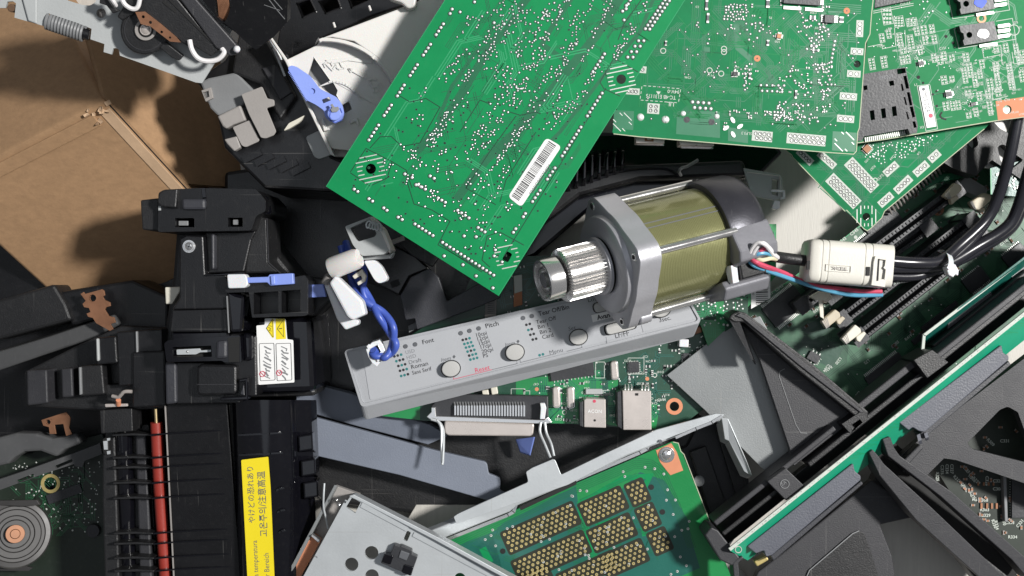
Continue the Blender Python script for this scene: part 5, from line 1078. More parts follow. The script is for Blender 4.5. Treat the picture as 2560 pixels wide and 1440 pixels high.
    text(t, 'やけどの恐れあり', py, 637, 1308, -.035, -1, 19.5, H, sx=.93, bold=.006); text(t, '고온주의/注意高温', py, 668, 1342, -.045, -1, 22.5, H, sx=.92, bold=.008)
    text(t, 'a temperatura', py, 646, 1442, -.04, -1, 18.5, H, sx=.86); text(t, 'r Bereich', py, 674, 1441, -.04, -1, 18.5, H, sx=.86)
    t.build('warning_lettering', M['inkg'], yl)
    # red roller
    rr_ = MB().tube([P(391, 1056, .060), P(398, 1200, .058), P(408, 1350, .056), P(416, 1480, .054)], .0030, 20).build('red_roller', M['red'], g, smooth=True)
    MB().tube([P(389, 1022, .0605), P(391, 1060, .060)], .0009, 12).build('brass_pin', M['brass'], g, smooth=True)
    MB().tube([P(308, 1070, .054), P(315, 1220, .052), P(324, 1480, .048)], .0040, 20).build('black_roller', M['blackg'], g, smooth=True)
    b('left_block', .064, rnd([(249, 1026), (330, 1020), (332, 1078), (252, 1084)], 3), 'blackm', .03); b('left_rail', .050, [(262, 1070), (372, 1060), (395, 1480), (280, 1480), (262, 1250)], 'blackm', .035, (), .001)
    b('left_edge', .056, [(256, 1100), (288, 1090), (300, 1480), (262, 1480), (255, 1250)], 'blackm', .03, (), .001); b('inner_step', .055, [(338, 1082), (364, 1082), (382, 1480), (350, 1480)], 'char', .02, (), .001)
    b('left_shoulder', .070, [(330, 880), (412, 876), (414, 1016), (330, 1020)], 'black', .04, (), .001)
    b('small_white_clip', .060, rnd([(256, 1098), (262, 1094), (272, 1096), (273, 1136), (262, 1138), (257, 1128)], 3), 'hole', .003, (), .0003)
    c = MB(); c.prism(F(.0605), [(267, 1096), (274, 1095), (274, 1101), (268, 1102)], 0, .001).prism(F(.0605), [(258, 1103), (268, 1102), (269, 1124), (260, 1124)], 0, .001).prism(F(.0605), [(267, 1128), (275, 1127), (275, 1135), (268, 1136)], 0, .001).build('plug_contact', M['steel'], g, split=True)
    s = MB(); s.tube(SP([(281, 990, .072), (296, 993, .073), (303, 987, .074), (312, 979, .075), (330, 979, .075)], 6), .0009, 8).build('spring_strip', M['shell'], g, smooth=True)
    MB().prism(F(.070), rnd([(262, 1010), (318, 1009), (319, 1016), (263, 1018)], 2), 0, .0015).build('contact_plate', M['shell'], g, bevel=.0002); MB().tube([P(296, 1000, .0725), P(296, 1012, .070)], .0012, 10).build('contact_pin', M['copper'], g, smooth=True)
fuser()
# ================================================================= things at the far left
def ribbed_duct():
    g = thing('ribbed_block', 'black glossy block with upright glossy ribs, left of the fuser unit', 'printer part', 240, 940, .02)
    b = lambda nm, z, pts, m='black', t=.012, bv=.0008: MB().prism(F(z), pts, 0, t).build(nm, M[m], g, bevel=bv)
    b('block_base', .052, [(60, 930), (200, 860), (300, 815), (420, 820), (420, 1020), (300, 1030), (60, 1015)], 'blackm', .04, .001)
    b('rib', .064, [(66, 926), (117, 924), (120, 1008), (68, 1014)], 'char', .02); b('rib', .062, [(152, 922), (180, 920), (183, 992), (155, 994)], 'char', .02)
    b('rib', .064, [(197, 916), (255, 910), (262, 986), (200, 990)], 'blackm', .02); b('rib_edge', .0655, [(196, 918), (202, 918), (204, 986), (198, 988)], 'midgrey', .004, .0004)
    b('rib', .069, [(240, 845), (290, 840), (294, 908), (242, 912)], 'black', .02); b('rib_edge', .0705, [(239, 846), (246, 846), (248, 902), (241, 904)], 'ltgrey', .004, .0008)
    b('rib', .068, [(290, 830), (405, 822), (410, 960), (296, 966)], 'black', .02); b('rib_edge', .0695, [(338, 828), (343, 828), (345, 896), (340, 898)], 'midgrey', .004, .0006)
    b('lower_step', .060, [(262, 962), (410, 955), (412, 1022), (330, 1024), (264, 1000)], 'blackm', .02)
ribbed_duct()
def left_bars():
    g = thing('dark_rail', 'dark grey plastic rail running diagonally below the cardboard box, with a copper lug', 'printer part', 130, 860, .03)
    MB().prism(PL((-20, 910, .034), (290, 815, .042), (-20, 960, .032)), [(-40, 890), (120, 842), (282, 788), (300, 812), (240, 845), (120, 885), (-40, 940)], 0, .012).build('rail', M['barg'], g, bevel=.0012)
    MB().prism(F(.044), [(-40, 760), (135, 710), (165, 760), (180, 800), (-10, 850), (-40, 850)], 0, .02).build('side_block', M['blackm'], g, bevel=.0015)
    MB().prism(F(.040), [(140, 730), (330, 700), (420, 740), (420, 830), (300, 830), (280, 790), (180, 815)], 0, .03).build('dark_bed', M['black'], g, bevel=.0015)
    MB().prism(F(.050), [(201, 735), (209, 730), (212, 735), (255, 723), (260, 727), (262, 738), (257, 742), (262, 750), (275, 756), (276, 765), (265, 768), (262, 774), (272, 790), (285, 793), (289, 806), (276, 810), (284, 824), (276, 828), (240, 808), (232, 795), (220, 792), (216, 784), (226, 780), (222, 770), (210, 768), (206, 760), (214, 752)], 0, .0012, [circ(232, 745, 9, 16)]).build('copper_lug', M['copper_dk'], g, bevel=.0002)
left_bars()
def left_board():
    g = thing('motor_board', 'dark green board with a round motor and slotted steel bracket, bottom left corner', 'circuit board', 110, 1300, .02)
    pl = F(.010); poly = [(-60, 1170), (255, 1085), (300, 1200), (300, 1500), (-60, 1500)]
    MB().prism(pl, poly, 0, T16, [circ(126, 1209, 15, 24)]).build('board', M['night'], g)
    MB().ring(pl, 126, 1209, 16, 24, .0002, .0002, 28).build('hole_ring', M['gold'], g)
    s = MB(); rr = random.Random(31)
    for _ in range(170):
        x, y = rr.uniform(30, 250), rr.uniform(1150, 1330); s.dome(pl, x, y, rr.uniform(1.2, 2.6), 0, .4, 6)
    s.build('solder_joints', M['pad'], g); dl = MB(); traces(dl, pl, [(20, 1200), (240, 1120), (240, 1350), (60, 1350)], 50, [0, 90, 45], 1.6, (20, 80), rr, .00004); dl.build('trace_gap', M['pcb_mb'], g)
    MB().box(pl, 160, 1235, 90, 24, -20, .0012, .001).build('chip', M['ic'], g, bevel=.0002)
    MB().disc(pl, 231, 1328, 17, .003, .003, 24).build('round_pad', M['char'], g, bevel=.0004)
    br = PL((0, 1215, .026), (255, 1105, .028), (0, 1250, .024))
    MB().prism(br, [(-30, 1208), (60, 1178), (110, 1160), (180, 1135), (250, 1108), (255, 1135), (212, 1152), (205, 1168), (188, 1166), (184, 1160), (100, 1188), (0, 1225), (-30, 1236)], 0, .0015, [rnd([(136, 1165), (180, 1147), (182, 1154), (140, 1172)], 3), rnd([(40, 1201), (84, 1184), (86, 1192), (44, 1208)], 3)]).build('slotted_bracket', M['barg'], g, bevel=.0002)
    MB().prism(F(.032), [(-30, 1100), (40, 1082), (90, 1083), (130, 1095), (160, 1092), (190, 1082), (204, 1108), (160, 1125), (140, 1143), (100, 1128), (60, 1130), (36, 1145), (20, 1160), (-30, 1172)], 0, .010).build('curved_cover', M['barg'], g, bevel=.0015)
    MB().prism(F(.034), [(103, 1050), (165, 1030), (176, 1045), (172, 1070), (180, 1085), (165, 1090), (158, 1060), (136, 1062), (140, 1085), (124, 1085), (122, 1068), (108, 1064)], 0, .001, [circ(121, 1055, 6, 12)]).build('copper_tab', M['copper_dk'], g, bevel=.0001)
    mo = MB().lathe(P(38, 1335, .005), P(38, 1335, .037), [(0, .0180), (.024, .0180), (.0255, .0172), (.0258, .0150), (.0250, .0144), (.0250, .0130), (.0262, .0124), (.0262, .0098), (.0252, .0092), (.0252, .0076), (.0266, .0070), (.0266, .0050)], 56).build('round_motor', M['spool'], g, smooth=True, fix=True)
    MB().lathe(P(38, 1335, .0315), P(38, 1335, .035), [(0, .0048), (.0006, .0046), (.0006, .0026), (.0016, .0022), (.0016, .0010)], 28).build('copper_core', M['copper_dk'], mo, smooth=True, fix=True)
    MB().prism(F(.029), [(-30, 1252), (92, 1250), (100, 1262), (60, 1266), (-30, 1262)], 0, .002).build('top_flange', M['spool'], mo, bevel=.0003)
    MB().prism(F(.025), [(-30, 1414), (60, 1414), (80, 1420), (70, 1428), (-30, 1426)], 0, .002).build('lower_flange', M['spool'], mo, bevel=.0003)
left_board()
one('black_gap_filler', 'large black filler sheet added under the fuser unit to darken the left gaps', 'printer part', .005, [(-120, 560), (330, 520), (520, 560), (620, 700), (830, 1000), (860, 1200), (700, 1500), (-120, 1520)], 'black', .004, (), .003)  # added black sheet covering the table so the gaps on the left read dark
# ================================================================= below the control panel
def interface_board():
    g = thing('circuit_board', 'dark green board with a wide printer port and two square ports, under the control panel', 'circuit board', 1400, 1060, .012)
    pl = F(.034); poly = [(935, 1038), (1060, 1052), (1430, 1060), (1640, 1075), (1720, 1052), (1775, 1010), (1680, 935), (1850, 800), (1940, 640), (1200, 640), (1150, 760), (930, 900)]
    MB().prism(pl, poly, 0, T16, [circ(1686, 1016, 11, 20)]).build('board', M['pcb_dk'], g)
    MB().ring(pl, 1686, 1016, 12, 21, .0003, .0003, 24).build('copper_ring', M['copper'], g)
    br = MB(); br.sheet(pl, [(1290, 950), (1500, 925), (1520, 1060), (1380, 1058), (1290, 1000)], .00004); br.sheet(pl, [(950, 1030), (1050, 1010), (1050, 1050), (940, 1038)], .00004); br.sheet(pl, [(1520, 950), (1545, 945), (1548, 1066), (1520, 1062)], .00004); br.sheet(pl, [(1625, 1010), (1650, 1010), (1640, 1072), (1628, 1070)], .00004); br.build('bright_copper_area', M['pcb_bright'], g)
    dl = MB(); rr = random.Random(41); inner = [(1290, 960), (1700, 850), (1680, 1000), (1640, 1060), (1290, 1050)]
    traces(dl, pl, inner, 90, [0, 90, 45, -45], 1.5, (15, 60), rr, .00006, 5, 5); traces(dl, pl, [(1200, 650), (1600, 650), (1700, 800), (1250, 800)], 60, [-10, 80, 35], 1.6, (20, 70), rr, .00006, 5, 5); dl.build('trace_gap', M['pcb_teal'], g)
    s = MB(); b = MB(); en = MB()
    for _ in range(110):
        x, y = rr.uniform(1290, 1760), rr.uniform(840, 1060)
        if inside((x, y), [(1290, 970), (1780, 840), (1690, 1000), (1640, 1060), (1290, 1050)]): smd(b, en, pl, x, y, rr.choice((0, 90)), rr.uniform(7, 13), rr.uniform(4, 6), .0006)
    for _ in range(70): 
        x, y = rr.uniform(1260, 1700), rr.uniform(640, 830); smd(b, en, pl, x, y, rr.choice((-10, 80)), rr.uniform(7, 14), rr.uniform(4, 6), .0006)
    b = b.build('resistors_and_capacitors', M['ic'], g); b['kind'] = 'stuff'; en.build('solder_ends', M['pad'], b)
    for _ in range(60):
        x, y = rr.uniform(1290, 1760), rr.uniform(860, 1060)
        if inside((x, y), [(1290, 970), (1780, 840), (1690, 1000), (1640, 1060), (1290, 1050)]): text(s, rr.choice(['R%d', 'C%d', 'D%d'])%rr.randint(10, 199), pl, x, y, -1, 0, 8, .00008, bold=.01)
    for q in [rect(1295, 980, 34, 16), rect(1317, 985, 15, 16), rect(1505, 982, 38, 12), rect(1500, 925, 22, 40), rect(1590, 915, 40, 40)]: s.path(pl, q+[q[0]], 1.4, .00008)
    s.ring(pl, 1411, 1031, 4, 6, .0001, .00004, 14); s.ring(pl, 1637, 938, 4, 6, .0001, .00004, 14); s.build('silkscreen', M['silk'], g)
    sd = MB()
    for _ in range(120): sd.dome(pl, rr.uniform(1640, 1860), rr.uniform(740, 880), rr.uniform(1.5, 3), 0, .5, 6)
    for _ in range(80): sd.dome(pl, rr.uniform(1290, 1640), rr.uniform(900, 1060), rr.uniform(1.3, 2.4), 0, .5, 6)
    sd.build('solder_joints', M['solder'], g)
    MB().disc(pl, 1342, 973, 5, .0001, n=14).disc(pl, 1618, 947, 5, .0001, n=14).build('alignment_mark', M['copper'], g)
    chip(g, pl, 1430, 925, 110, 42, -8, .0016, 12, 'T', 4); chip(g, pl, 1585, 918, 26, 26, -3, .0014, 6, 'LT', 3, pw=1.6); chip(g, pl, 1430, 760, 60, 60, -10, .0016, 14, 'LT', 4); chip(g, pl, 1530, 700, 50, 50, -10, .0016, 12, 'LT', 4); chip(g, pl, 1330, 820, 40, 24, -10, .0014, 8, 'T', 4)
    chip(g, pl, 1715, 895, 14, 24, 0, .0012, 5, 'L', 4)
    for x, y, a, l in [(1391, 993, 88, 52), (1427, 994, 88, 52), (1536, 926, 86, 46)]:
        q = rnd(rect(x, y, l, 17, a), 8, 5); c = MB().prism(pl, rnd(rect(x, y, l+4, 21, a), 10, 5), .0012, .0012).build('quartz_can', M['chrome'], g, bevel=.0003)
        MB().prism(pl, q, .0040, .003).build('can_body', M['shell'], c, bevel=.0006)
    q = MB().box(pl, 1485, 979, 42, 14, 0, .002, .0015).build('quartz_can', M['ltgrey'], g, bevel=.0004)
    # parallel port
    p = MB().prism(F(.042), [(1090, 1002), (1140, 985), (1370, 990), (1372, 1050), (1075, 1042), (1078, 1015)], 0, .006).build('parallel_port', M['ic'], g, bevel=.0005)
    pins = MB(); dk = MB()
    for i in range(26):
        x = 1136+i*6.9; pins.prism(F(.0446), [(x, 1014-i*.05), (x+4.2, 1014), (x+4.2, 1038+i*.12), (x, 1038+i*.12)], 0, .002)
        dk.loft([[P(x-6, 986, .037), P(x-2, 986, .037), P(x-2, 986, .036), P(x-6, 986, .036)], [P(x, 1014, .0446), P(x+4, 1014, .0446), P(x+4, 1014, .0430), P(x, 1014, .0430)]])
    pins.build('contact_pins', M['chrome'], p); dk.build('bent_pins', M['midgrey'], p, fix=True)
    MB().prism(F(.045), [(1066, 1042), (1078, 1030), (1078, 1018), (1088, 1018), (1090, 1040), (1360, 1050), (1370, 1042), (1380, 1056), (1366, 1060), (1080, 1052)], 0, .003).build('port_flange', M['chrome'], p, bevel=.0003)
    MB().prism(F(.048), rnd([(1350, 1008), (1362, 1008), (1366, 1020), (1362, 1048), (1350, 1048), (1352, 1020)], 2), 0, .004).build('white_bail_mount', M['whiteb'], p, bevel=.0003)
    MB().prism(F(.046), rnd([(1111, 1052), (1336, 1060), (1333, 1086), (1326, 1091), (1120, 1089), (1111, 1082)], 6, 3), 0, .010).build('port_shell', M['shell'], p, bevel=.0007)
    for i, pts in enumerate([[(1078, 1048, .046), (1098, 1056, .046), (1108, 1075, .047), (1109, 1110, .049), (1107, 1158, .052)], [(1092, 1050, .046), (1103, 1070, .047), (1104, 1120, .049), (1106, 1162, .052)], [(1352, 1056, .046), (1350, 1080, .047), (1362, 1110, .049), (1376, 1144, .051)], [(1362, 1056, .046), (1366, 1082, .047), (1378, 1110, .049), (1385, 1140, .051)]]):
        MB().tube(SP(pts, 6), .0007, 8).build('bail_wire', M['steel'], p, smooth=True)
    u = MB().prism(F(.044), [(1460, 1000), (1466, 996), (1514, 998), (1515, 1070), (1460, 1068)], 0, .010).build('square_port', M['shell'], g, bevel=.0004)
    MB().prism(F(.044), [(1449, 1006), (1458, 1002), (1458, 1068), (1449, 1064)], 0, .010).build('port_side', M['ic'], u, bevel=.0003); MB().disc(F(.0441), 1486, 1003, 4, .0001, n=14).build('red_dot', M['inkr'], u); MB().disc(F(.0441), 1487, 1051, 3, .0001, n=10).build('vent_hole', M['hole'], u)
    t = MB(); text(t, 'ACON', F(.0441), 1469, 1032, 1, .02, 12, .0001, bold=.01); t.build('stamped_lettering', M['paper'], u)
    u = MB().prism(F(.047), [(1556, 976), (1628, 977), (1629, 1075), (1558, 1075)], 0, .013).build('network_port', M['shell'], g, bevel=.0004)
    MB().prism(F(.046), [(1543, 980), (1555, 976), (1556, 1074), (1544, 1066)], 0, .012).build('port_side', M['ic'], u, bevel=.0003); MB().box(F(.0471), 1592, 986, 8, 6, 0, .0001, .0001).build('vent_hole', M['hole'], u)
    w = MB()
    for x in (1562, 1570, 1578, 1604, 1612, 1620): w.tube(SP([(x, 978, .044), (x+1, 970, .043), (x, 962, .037)], 4), .0005, 6)
    w.build('port_pins', M['pad'], u, smooth=True)
    for x, y in ((1214, 984), (1236, 977)): MB().box(pl, x, y, 16, 18, -10, .006, .006).build('cream_plug', M['cream'], g, bevel=.0004)
    MB().box(pl, 1710, 858, 24, 20, 3, .007, .007).build('white_plug', M['whiteb'], g, bevel=.0005); MB().box(pl, 1744, 826, 20, 16, -20, .004, .004).build('orange_block', M['copper_dk'], g, bevel=.0004)
    # under the corner of the big board
    MB().prism(F(.038), [(1285, 692), (1304, 690), (1306, 762), (1284, 768)], 0, .003).build('tan_connector', M['copper'], g, bevel=.0003); MB().prism(F(.040), [(1284, 690), (1305, 686), (1306, 728), (1286, 734)], 0, .003).build('connector_cap', M['white'], g, bevel=.0003)
    MB().prism(F(.036), [(1214, 738), (1242, 740), (1240, 790), (1212, 796)], 0, .001).build('small_label', M['taupe'], g)
    t = MB()
    for i in range(8): t.box(F(.0361), 1228, 748+i*5, 18, 2, -3, .0001, .0001)
    t.build('label_bars', M['inkg'], g)
interface_board()
def label_board():
    g = thing('circuit_board', 'small bright green circuit board with a white barcode label, under the motor', 'circuit board', 1830, 760, .03)
    pl = F(.042); poly = [(1700, 780), (1700, 640), (1760, 560), (1941, 560), (1940, 690), (1850, 790), (1770, 865), (1748, 800)]
    MB().prism(pl, poly, 0, T16).build('board', M['pcb_bright'], g); rr = random.Random(8)
    d = MB(); d.sheet(pl, [(1808, 700), (1870, 690), (1870, 790), (1812, 830)], .00004); d.sheet(pl, [(1720, 745), (1790, 740), (1790, 800), (1740, 800)], .00004); d.build('etched_area', M['pcb_deep'], g)
    dl = MB(); traces(dl, pl, poly, 60, [90, 0, 45], 1.5, (15, 60), rr, .00006, 5, 4.5); dl.build('copper_trace', M['pcb_hi'], g)
    s = MB(); cluster(s, pl, poly, 1790, 760, 0, 150, 110, 90, 2, 3.4, rr); s.build('solder_joints', M['solder'], g)
    l = MB().prism(pl, [(1878, 690), (1926, 684), (1926, 745), (1878, 772)], .0002, .0002).build('barcode_label', M['paper'], g)
    t = MB()
    for i in range(14): t.box(pl, 1905, 694+i*5.2, 30, rr.choice((1.2, 2, 3)), -2, .0003, .0001)
    t.build('barcode', M['inkk'], l); t = MB(); text(t, '0H8131', pl, 1886, 738, 0, -1, 8, .0003); t.build('label_lettering', M['inkg'], l)
label_board()
def slate_strips():
    g = thing('slate_strip', 'long slate grey plastic strip with a stepped right end, below the printer port', 'plastic strip', 1020, 1150, .02)
    MB().prism(PL((790, 1090, .036), (1250, 1210, .032), (790, 1040, .036)), rnd([(740, 1030), (790, 1044), (893, 1072), (1060, 1118), (1090, 1126), (1212, 1154), (1218, 1160), (1222, 1184), (1250, 1194), (1252, 1200), (1250, 1226), (1275, 1240), (1260, 1262), (1208, 1248), (1000, 1188), (740, 1128)], 3, 2), 0, .004).build('strip', M['slate'], g, bevel=.0005)
    g = thing('slate_strip', 'dark slate strip partly under the left end of the control panel', 'plastic strip', 900, 1040, .012)
    MB().prism(PL((790, 1000, .030), (1120, 1090, .026), (790, 1040, .028)), [(740, 950), (880, 985), (1000, 1040), (1075, 1062), (1120, 1090), (1070, 1112), (893, 1066), (740, 1022)], 0, .004).build('strip', M['slate'], g, bevel=.0005)
slate_strips()
one('black_case', 'flat black plastic casing behind the printer port and the slate strips', 'printer part', .014, [(700, 960), (1000, 1000), (1760, 1040), (1720, 1120), (1500, 1180), (1250, 1300), (1150, 1300), (700, 1240)], 'blackm', .012, (), .002)
tag(MB().prism(F(.0145), [(1040, 1262), (1260, 1262), (1340, 1240), (1300, 1330), (1160, 1380), (1000, 1330)], 0, .0125).build('wooden_strip', M['table'], None, bevel=.0004), 'dim pale strip seen in the gap between the silver shield and the steel tray', 'board')
def blue_tab():
    g = MB(); g.loft([[P(x, y, z) for x, y, z in ((1288, 1098, .022), (1338, 1092, .030), (1326, 1140, .026), (1300, 1132, .022))], [P(x, y, z) for x, y, z in ((1290, 1098, .026), (1336, 1092, .034), (1325, 1138, .030), (1302, 1130, .026))]])
    tag(g.build('blue_tab', M['blue'], None, bevel=.0004, fix=True), 'small blue plastic tab sticking out below the printer port', 'plastic tab')
blue_tab()
# ================================================================= bottom: steel tray with gold-pad board
def pad_tray():
    g = thing('steel_tray', 'steel tray holding a green board covered with clusters of gold pads, bottom centre', 'tray', 1500, 1250, .005)
    pl = PL((1681, 1107, .036), (1100, 1359, .036), (1790, 1345, .034))
    poly = [(1681, 1104), (1696, 1108), (1800, 1370), (1850, 1500), (1100, 1520), (1000, 1400)]
    bd = MB().prism(pl, poly, 0, T16).build('pad_board', M['pcb_bright'], g)
    MB().path(pl, [(1683, 1105), (1696, 1108), (1702, 1128), (1710, 1136), (1800, 1370)], 2, .00005).build('board_edge', M['edge'], bd)
    A = -24; rr = random.Random(77)
    dk = MB(); dk.sheet(pl, [(1255, 1310), (1440, 1215), (1450, 1300), (1500, 1500), (1200, 1500), (1190, 1370)], .00003); dk.sheet(pl, [(1470, 1300), (1600, 1180), (1660, 1200), (1720, 1300), (1740, 1420), (1560, 1500), (1480, 1440)], .00003); dk.sheet(pl, [(1640, 1330), (1720, 1320), (1750, 1420), (1680, 1450)], .00004); dk.sheet(pl, [(1130, 1370), (1230, 1330), (1260, 1440), (1200, 1440)], .00003); dk.build('bare_laminate_area', M['pcb_teal'], bd)
    hi = MB(); hi.path(pl, [(1450, 1265), (1480, 1370), (1510, 1470)], 16, .00006); hi.path(pl, [(1445, 1262), (1560, 1195), (1625, 1190), (1600, 1240), (1605, 1300), (1612, 1340)], 13, .00007); hi.path(pl, [(1490, 1315), (1570, 1285)], 9, .00008); hi.path(pl, [(1206, 1370), (1222, 1400), (1200, 1420), (1226, 1440)], 18, .00006); hi.build('copper_pour', M['pcb'], bd)
    ln = MB()
    for k in range(6):
        o = k*5; ln.path(pl, [(1130, 1350+o*1.1), (1400, 1225+o), (1590, 1145+o), (1630, 1150+o), (1660-o*.7, 1170+o), (1700-o*.8, 1260), (1740-o*.8, 1370)], 1.6, .00007)
    traces(ln, pl, [(1130, 1370), (1430, 1240), (1600, 1180), (1700, 1400), (1300, 1440)], 60, [A, A, A+45, A-45, A+90], 1.5, (20, 90), rr, .00009, 3, 5); ln.build('trace_lines', M['pcb_line'], bd)
    gp = MB(); dt = MB(); wh = MB(); bk = MB()
    ca, sa = math.cos(math.radians(A)), math.sin(math.radians(A))
    for cx, cy, nu, nv in [(1352, 1320, 14, 5), (1378, 1392, 14, 5), (1470, 1428, 11, 4), (1508, 1265, 8, 5), (1530, 1332, 8, 5), (1560, 1396, 8, 5), (1594, 1231, 3, 5), (1620, 1292, 3, 5), (1650, 1353, 3, 5), (1300, 1465, 12, 4)]:
        bx = rnd([(cx+u*ca-v*sa, cy+u*sa+v*ca) for u, v in [(-nu*6.7-6, -nv*5.4-5), (nu*6.7+6, -nv*5.4-5), (nu*6.7+6, nv*5.4+5), (-nu*6.7-6, nv*5.4+5)]], 8); bk.sheet(pl, bx, .00010)
        for j in range(nv):
            for i in range(nu):
                u = (i-(nu-1)/2+(.25 if j % 2 else -.25))*13.3; v = (j-(nv-1)/2)*10.8; x, y = cx+u*ca-v*sa, cy+u*sa+v*ca
                gp.disc(pl, x+rr.uniform(-.4, .4), y+rr.uniform(-.4, .4), rr.uniform(3.4, 4.1), .0004, .0003, 10); dt.disc(pl, x, y, 1.5, .00045, n=6)
    bk.build('dark_keepout', M['keep'], bd); gp.build('gold_pads', M['gold'], bd)
    for _ in range(150):
        x, y = rr.uniform(1130, 1740), rr.uniform(1120, 1440)
        if inside((x, y), [(1150, 1350), (1660, 1130), (1760, 1400), (1700, 1440), (1250, 1440)]): wh.disc(pl, x, y, 3.4, .00014, n=8); dt.disc(pl, x, y, 1.5, .0005, n=6)
    wh.build('via_rings', M['pad'], bd); dt.build('via_holes', M['inkg'], bd)
    hd = MB()
    for x, y in ((1257, 1378), (1628, 1218), (1656, 1280)): hd.disc(pl, x, y, 7, .0002, n=16)
    hd.build('drill_holes', M['hole'], bd)
    MB().prism(pl, [(1640, 1126), (1678, 1108), (1692, 1130), (1708, 1176), (1676, 1188), (1660, 1168), (1650, 1155)], .0002, .0002).build('copper_corner', M['copper'], bd)
    screw(g, pl, 1667, 1137, 16)
    # rails of the tray
    MB().prism(PL((1134, 1290, .050), (1690, 1060, .052), (1141, 1309, .050)), rnd([(1134, 1292), (1146, 1284), (1319, 1206), (1320, 1202), (1315, 1180), (1330, 1170), (1382, 1148), (1388, 1150), (1403, 1187), (1500, 1140), (1640, 1075), (1790, 1034), (1812, 1036), (1800, 1048), (1690, 1088), (1560, 1140), (1420, 1212), (1141, 1310)], 2, 1), 0, .0016).build('top_flange', M['steel'], g, bevel=.0003)
    MB().prism(PL((1134, 1310, .046), (1690, 1080, .048), (1141, 1330, .045)), [(1020, 1350), (1145, 1300), (1420, 1200), (1560, 1132), (1690, 1080), (1694, 1092), (1600, 1128), (1570, 1140), (1420, 1212), (1290, 1266), (1275, 1280), (1100, 1350), (1030, 1372)], 0, .006).build('inner_rail', M['steel'], g, bevel=.0008)
    MB().path(F(.0425), [(1040, 1376), (1110, 1352), (1270, 1288), (1284, 1280), (1290, 1262)], 6, 0, .001).build('folded_lip', M['chrome'], g, bevel=.0002)
    MB().path(F(.0435), [(1440, 1200), (1600, 1132), (1618, 1122), (1622, 1112)], 6, 0, .001).build('folded_lip', M['chrome'], g, bevel=.0002)
    MB().path(F(.047), [(1300, 1272), (1440, 1206)], 10, 0, .0004).build('gap', M['hole'], g)
    MB().disc(F(.0525), 1651, 1104, 5, .0003, .0003, 14).build('dimple', M['inkg'], g)
    MB().path(F(.0525), [(1690, 1094), (1740, 1072), (1780, 1056), (1806, 1040)], 5, .0004, .001).build('bright_edge', M['chrome'], g, bevel=.0002)
    fr(MB(), [(1804, 1046), (1820, 1046), (1834, 1075), (1866, 1150), (1880, 1188), (1872, 1186), (1860, 1178), (1822, 1102), (1812, 1098)], [.050]*5+[.048]*4, [(1790, 1060), (1808, 1058), (1822, 1085), (1856, 1160), (1872, 1196), (1866, 1196), (1850, 1190), (1812, 1110), (1800, 1104)], .030).build('side_wall', M['steel'], g, bevel=.0003, fix=True)
    MB().prism(F(.012), [(1690, 1095), (1810, 1044), (1845, 1110), (1872, 1200), (1876, 1290), (1800, 1400), (1740, 1280)], 0, .004).build('tray_floor', M['char'], g, bevel=.0004)
    MB().prism(F(.018), [(1725, 1130), (1765, 1115), (1830, 1300), (1790, 1330)], 0, .003).build('floor_step', M['blackm'], g, bevel=.0006); MB().prism(F(.020), [(1790, 1075), (1820, 1065), (1872, 1235), (1845, 1255)], 0, .003).build('floor_step', M['blackm'], g, bevel=.0006)
    MB().disc(F(.0165), 1748, 1203, 14, .002, .003, 24).build('round_stud', M['midgrey'], g, bevel=.0004)
pad_tray()
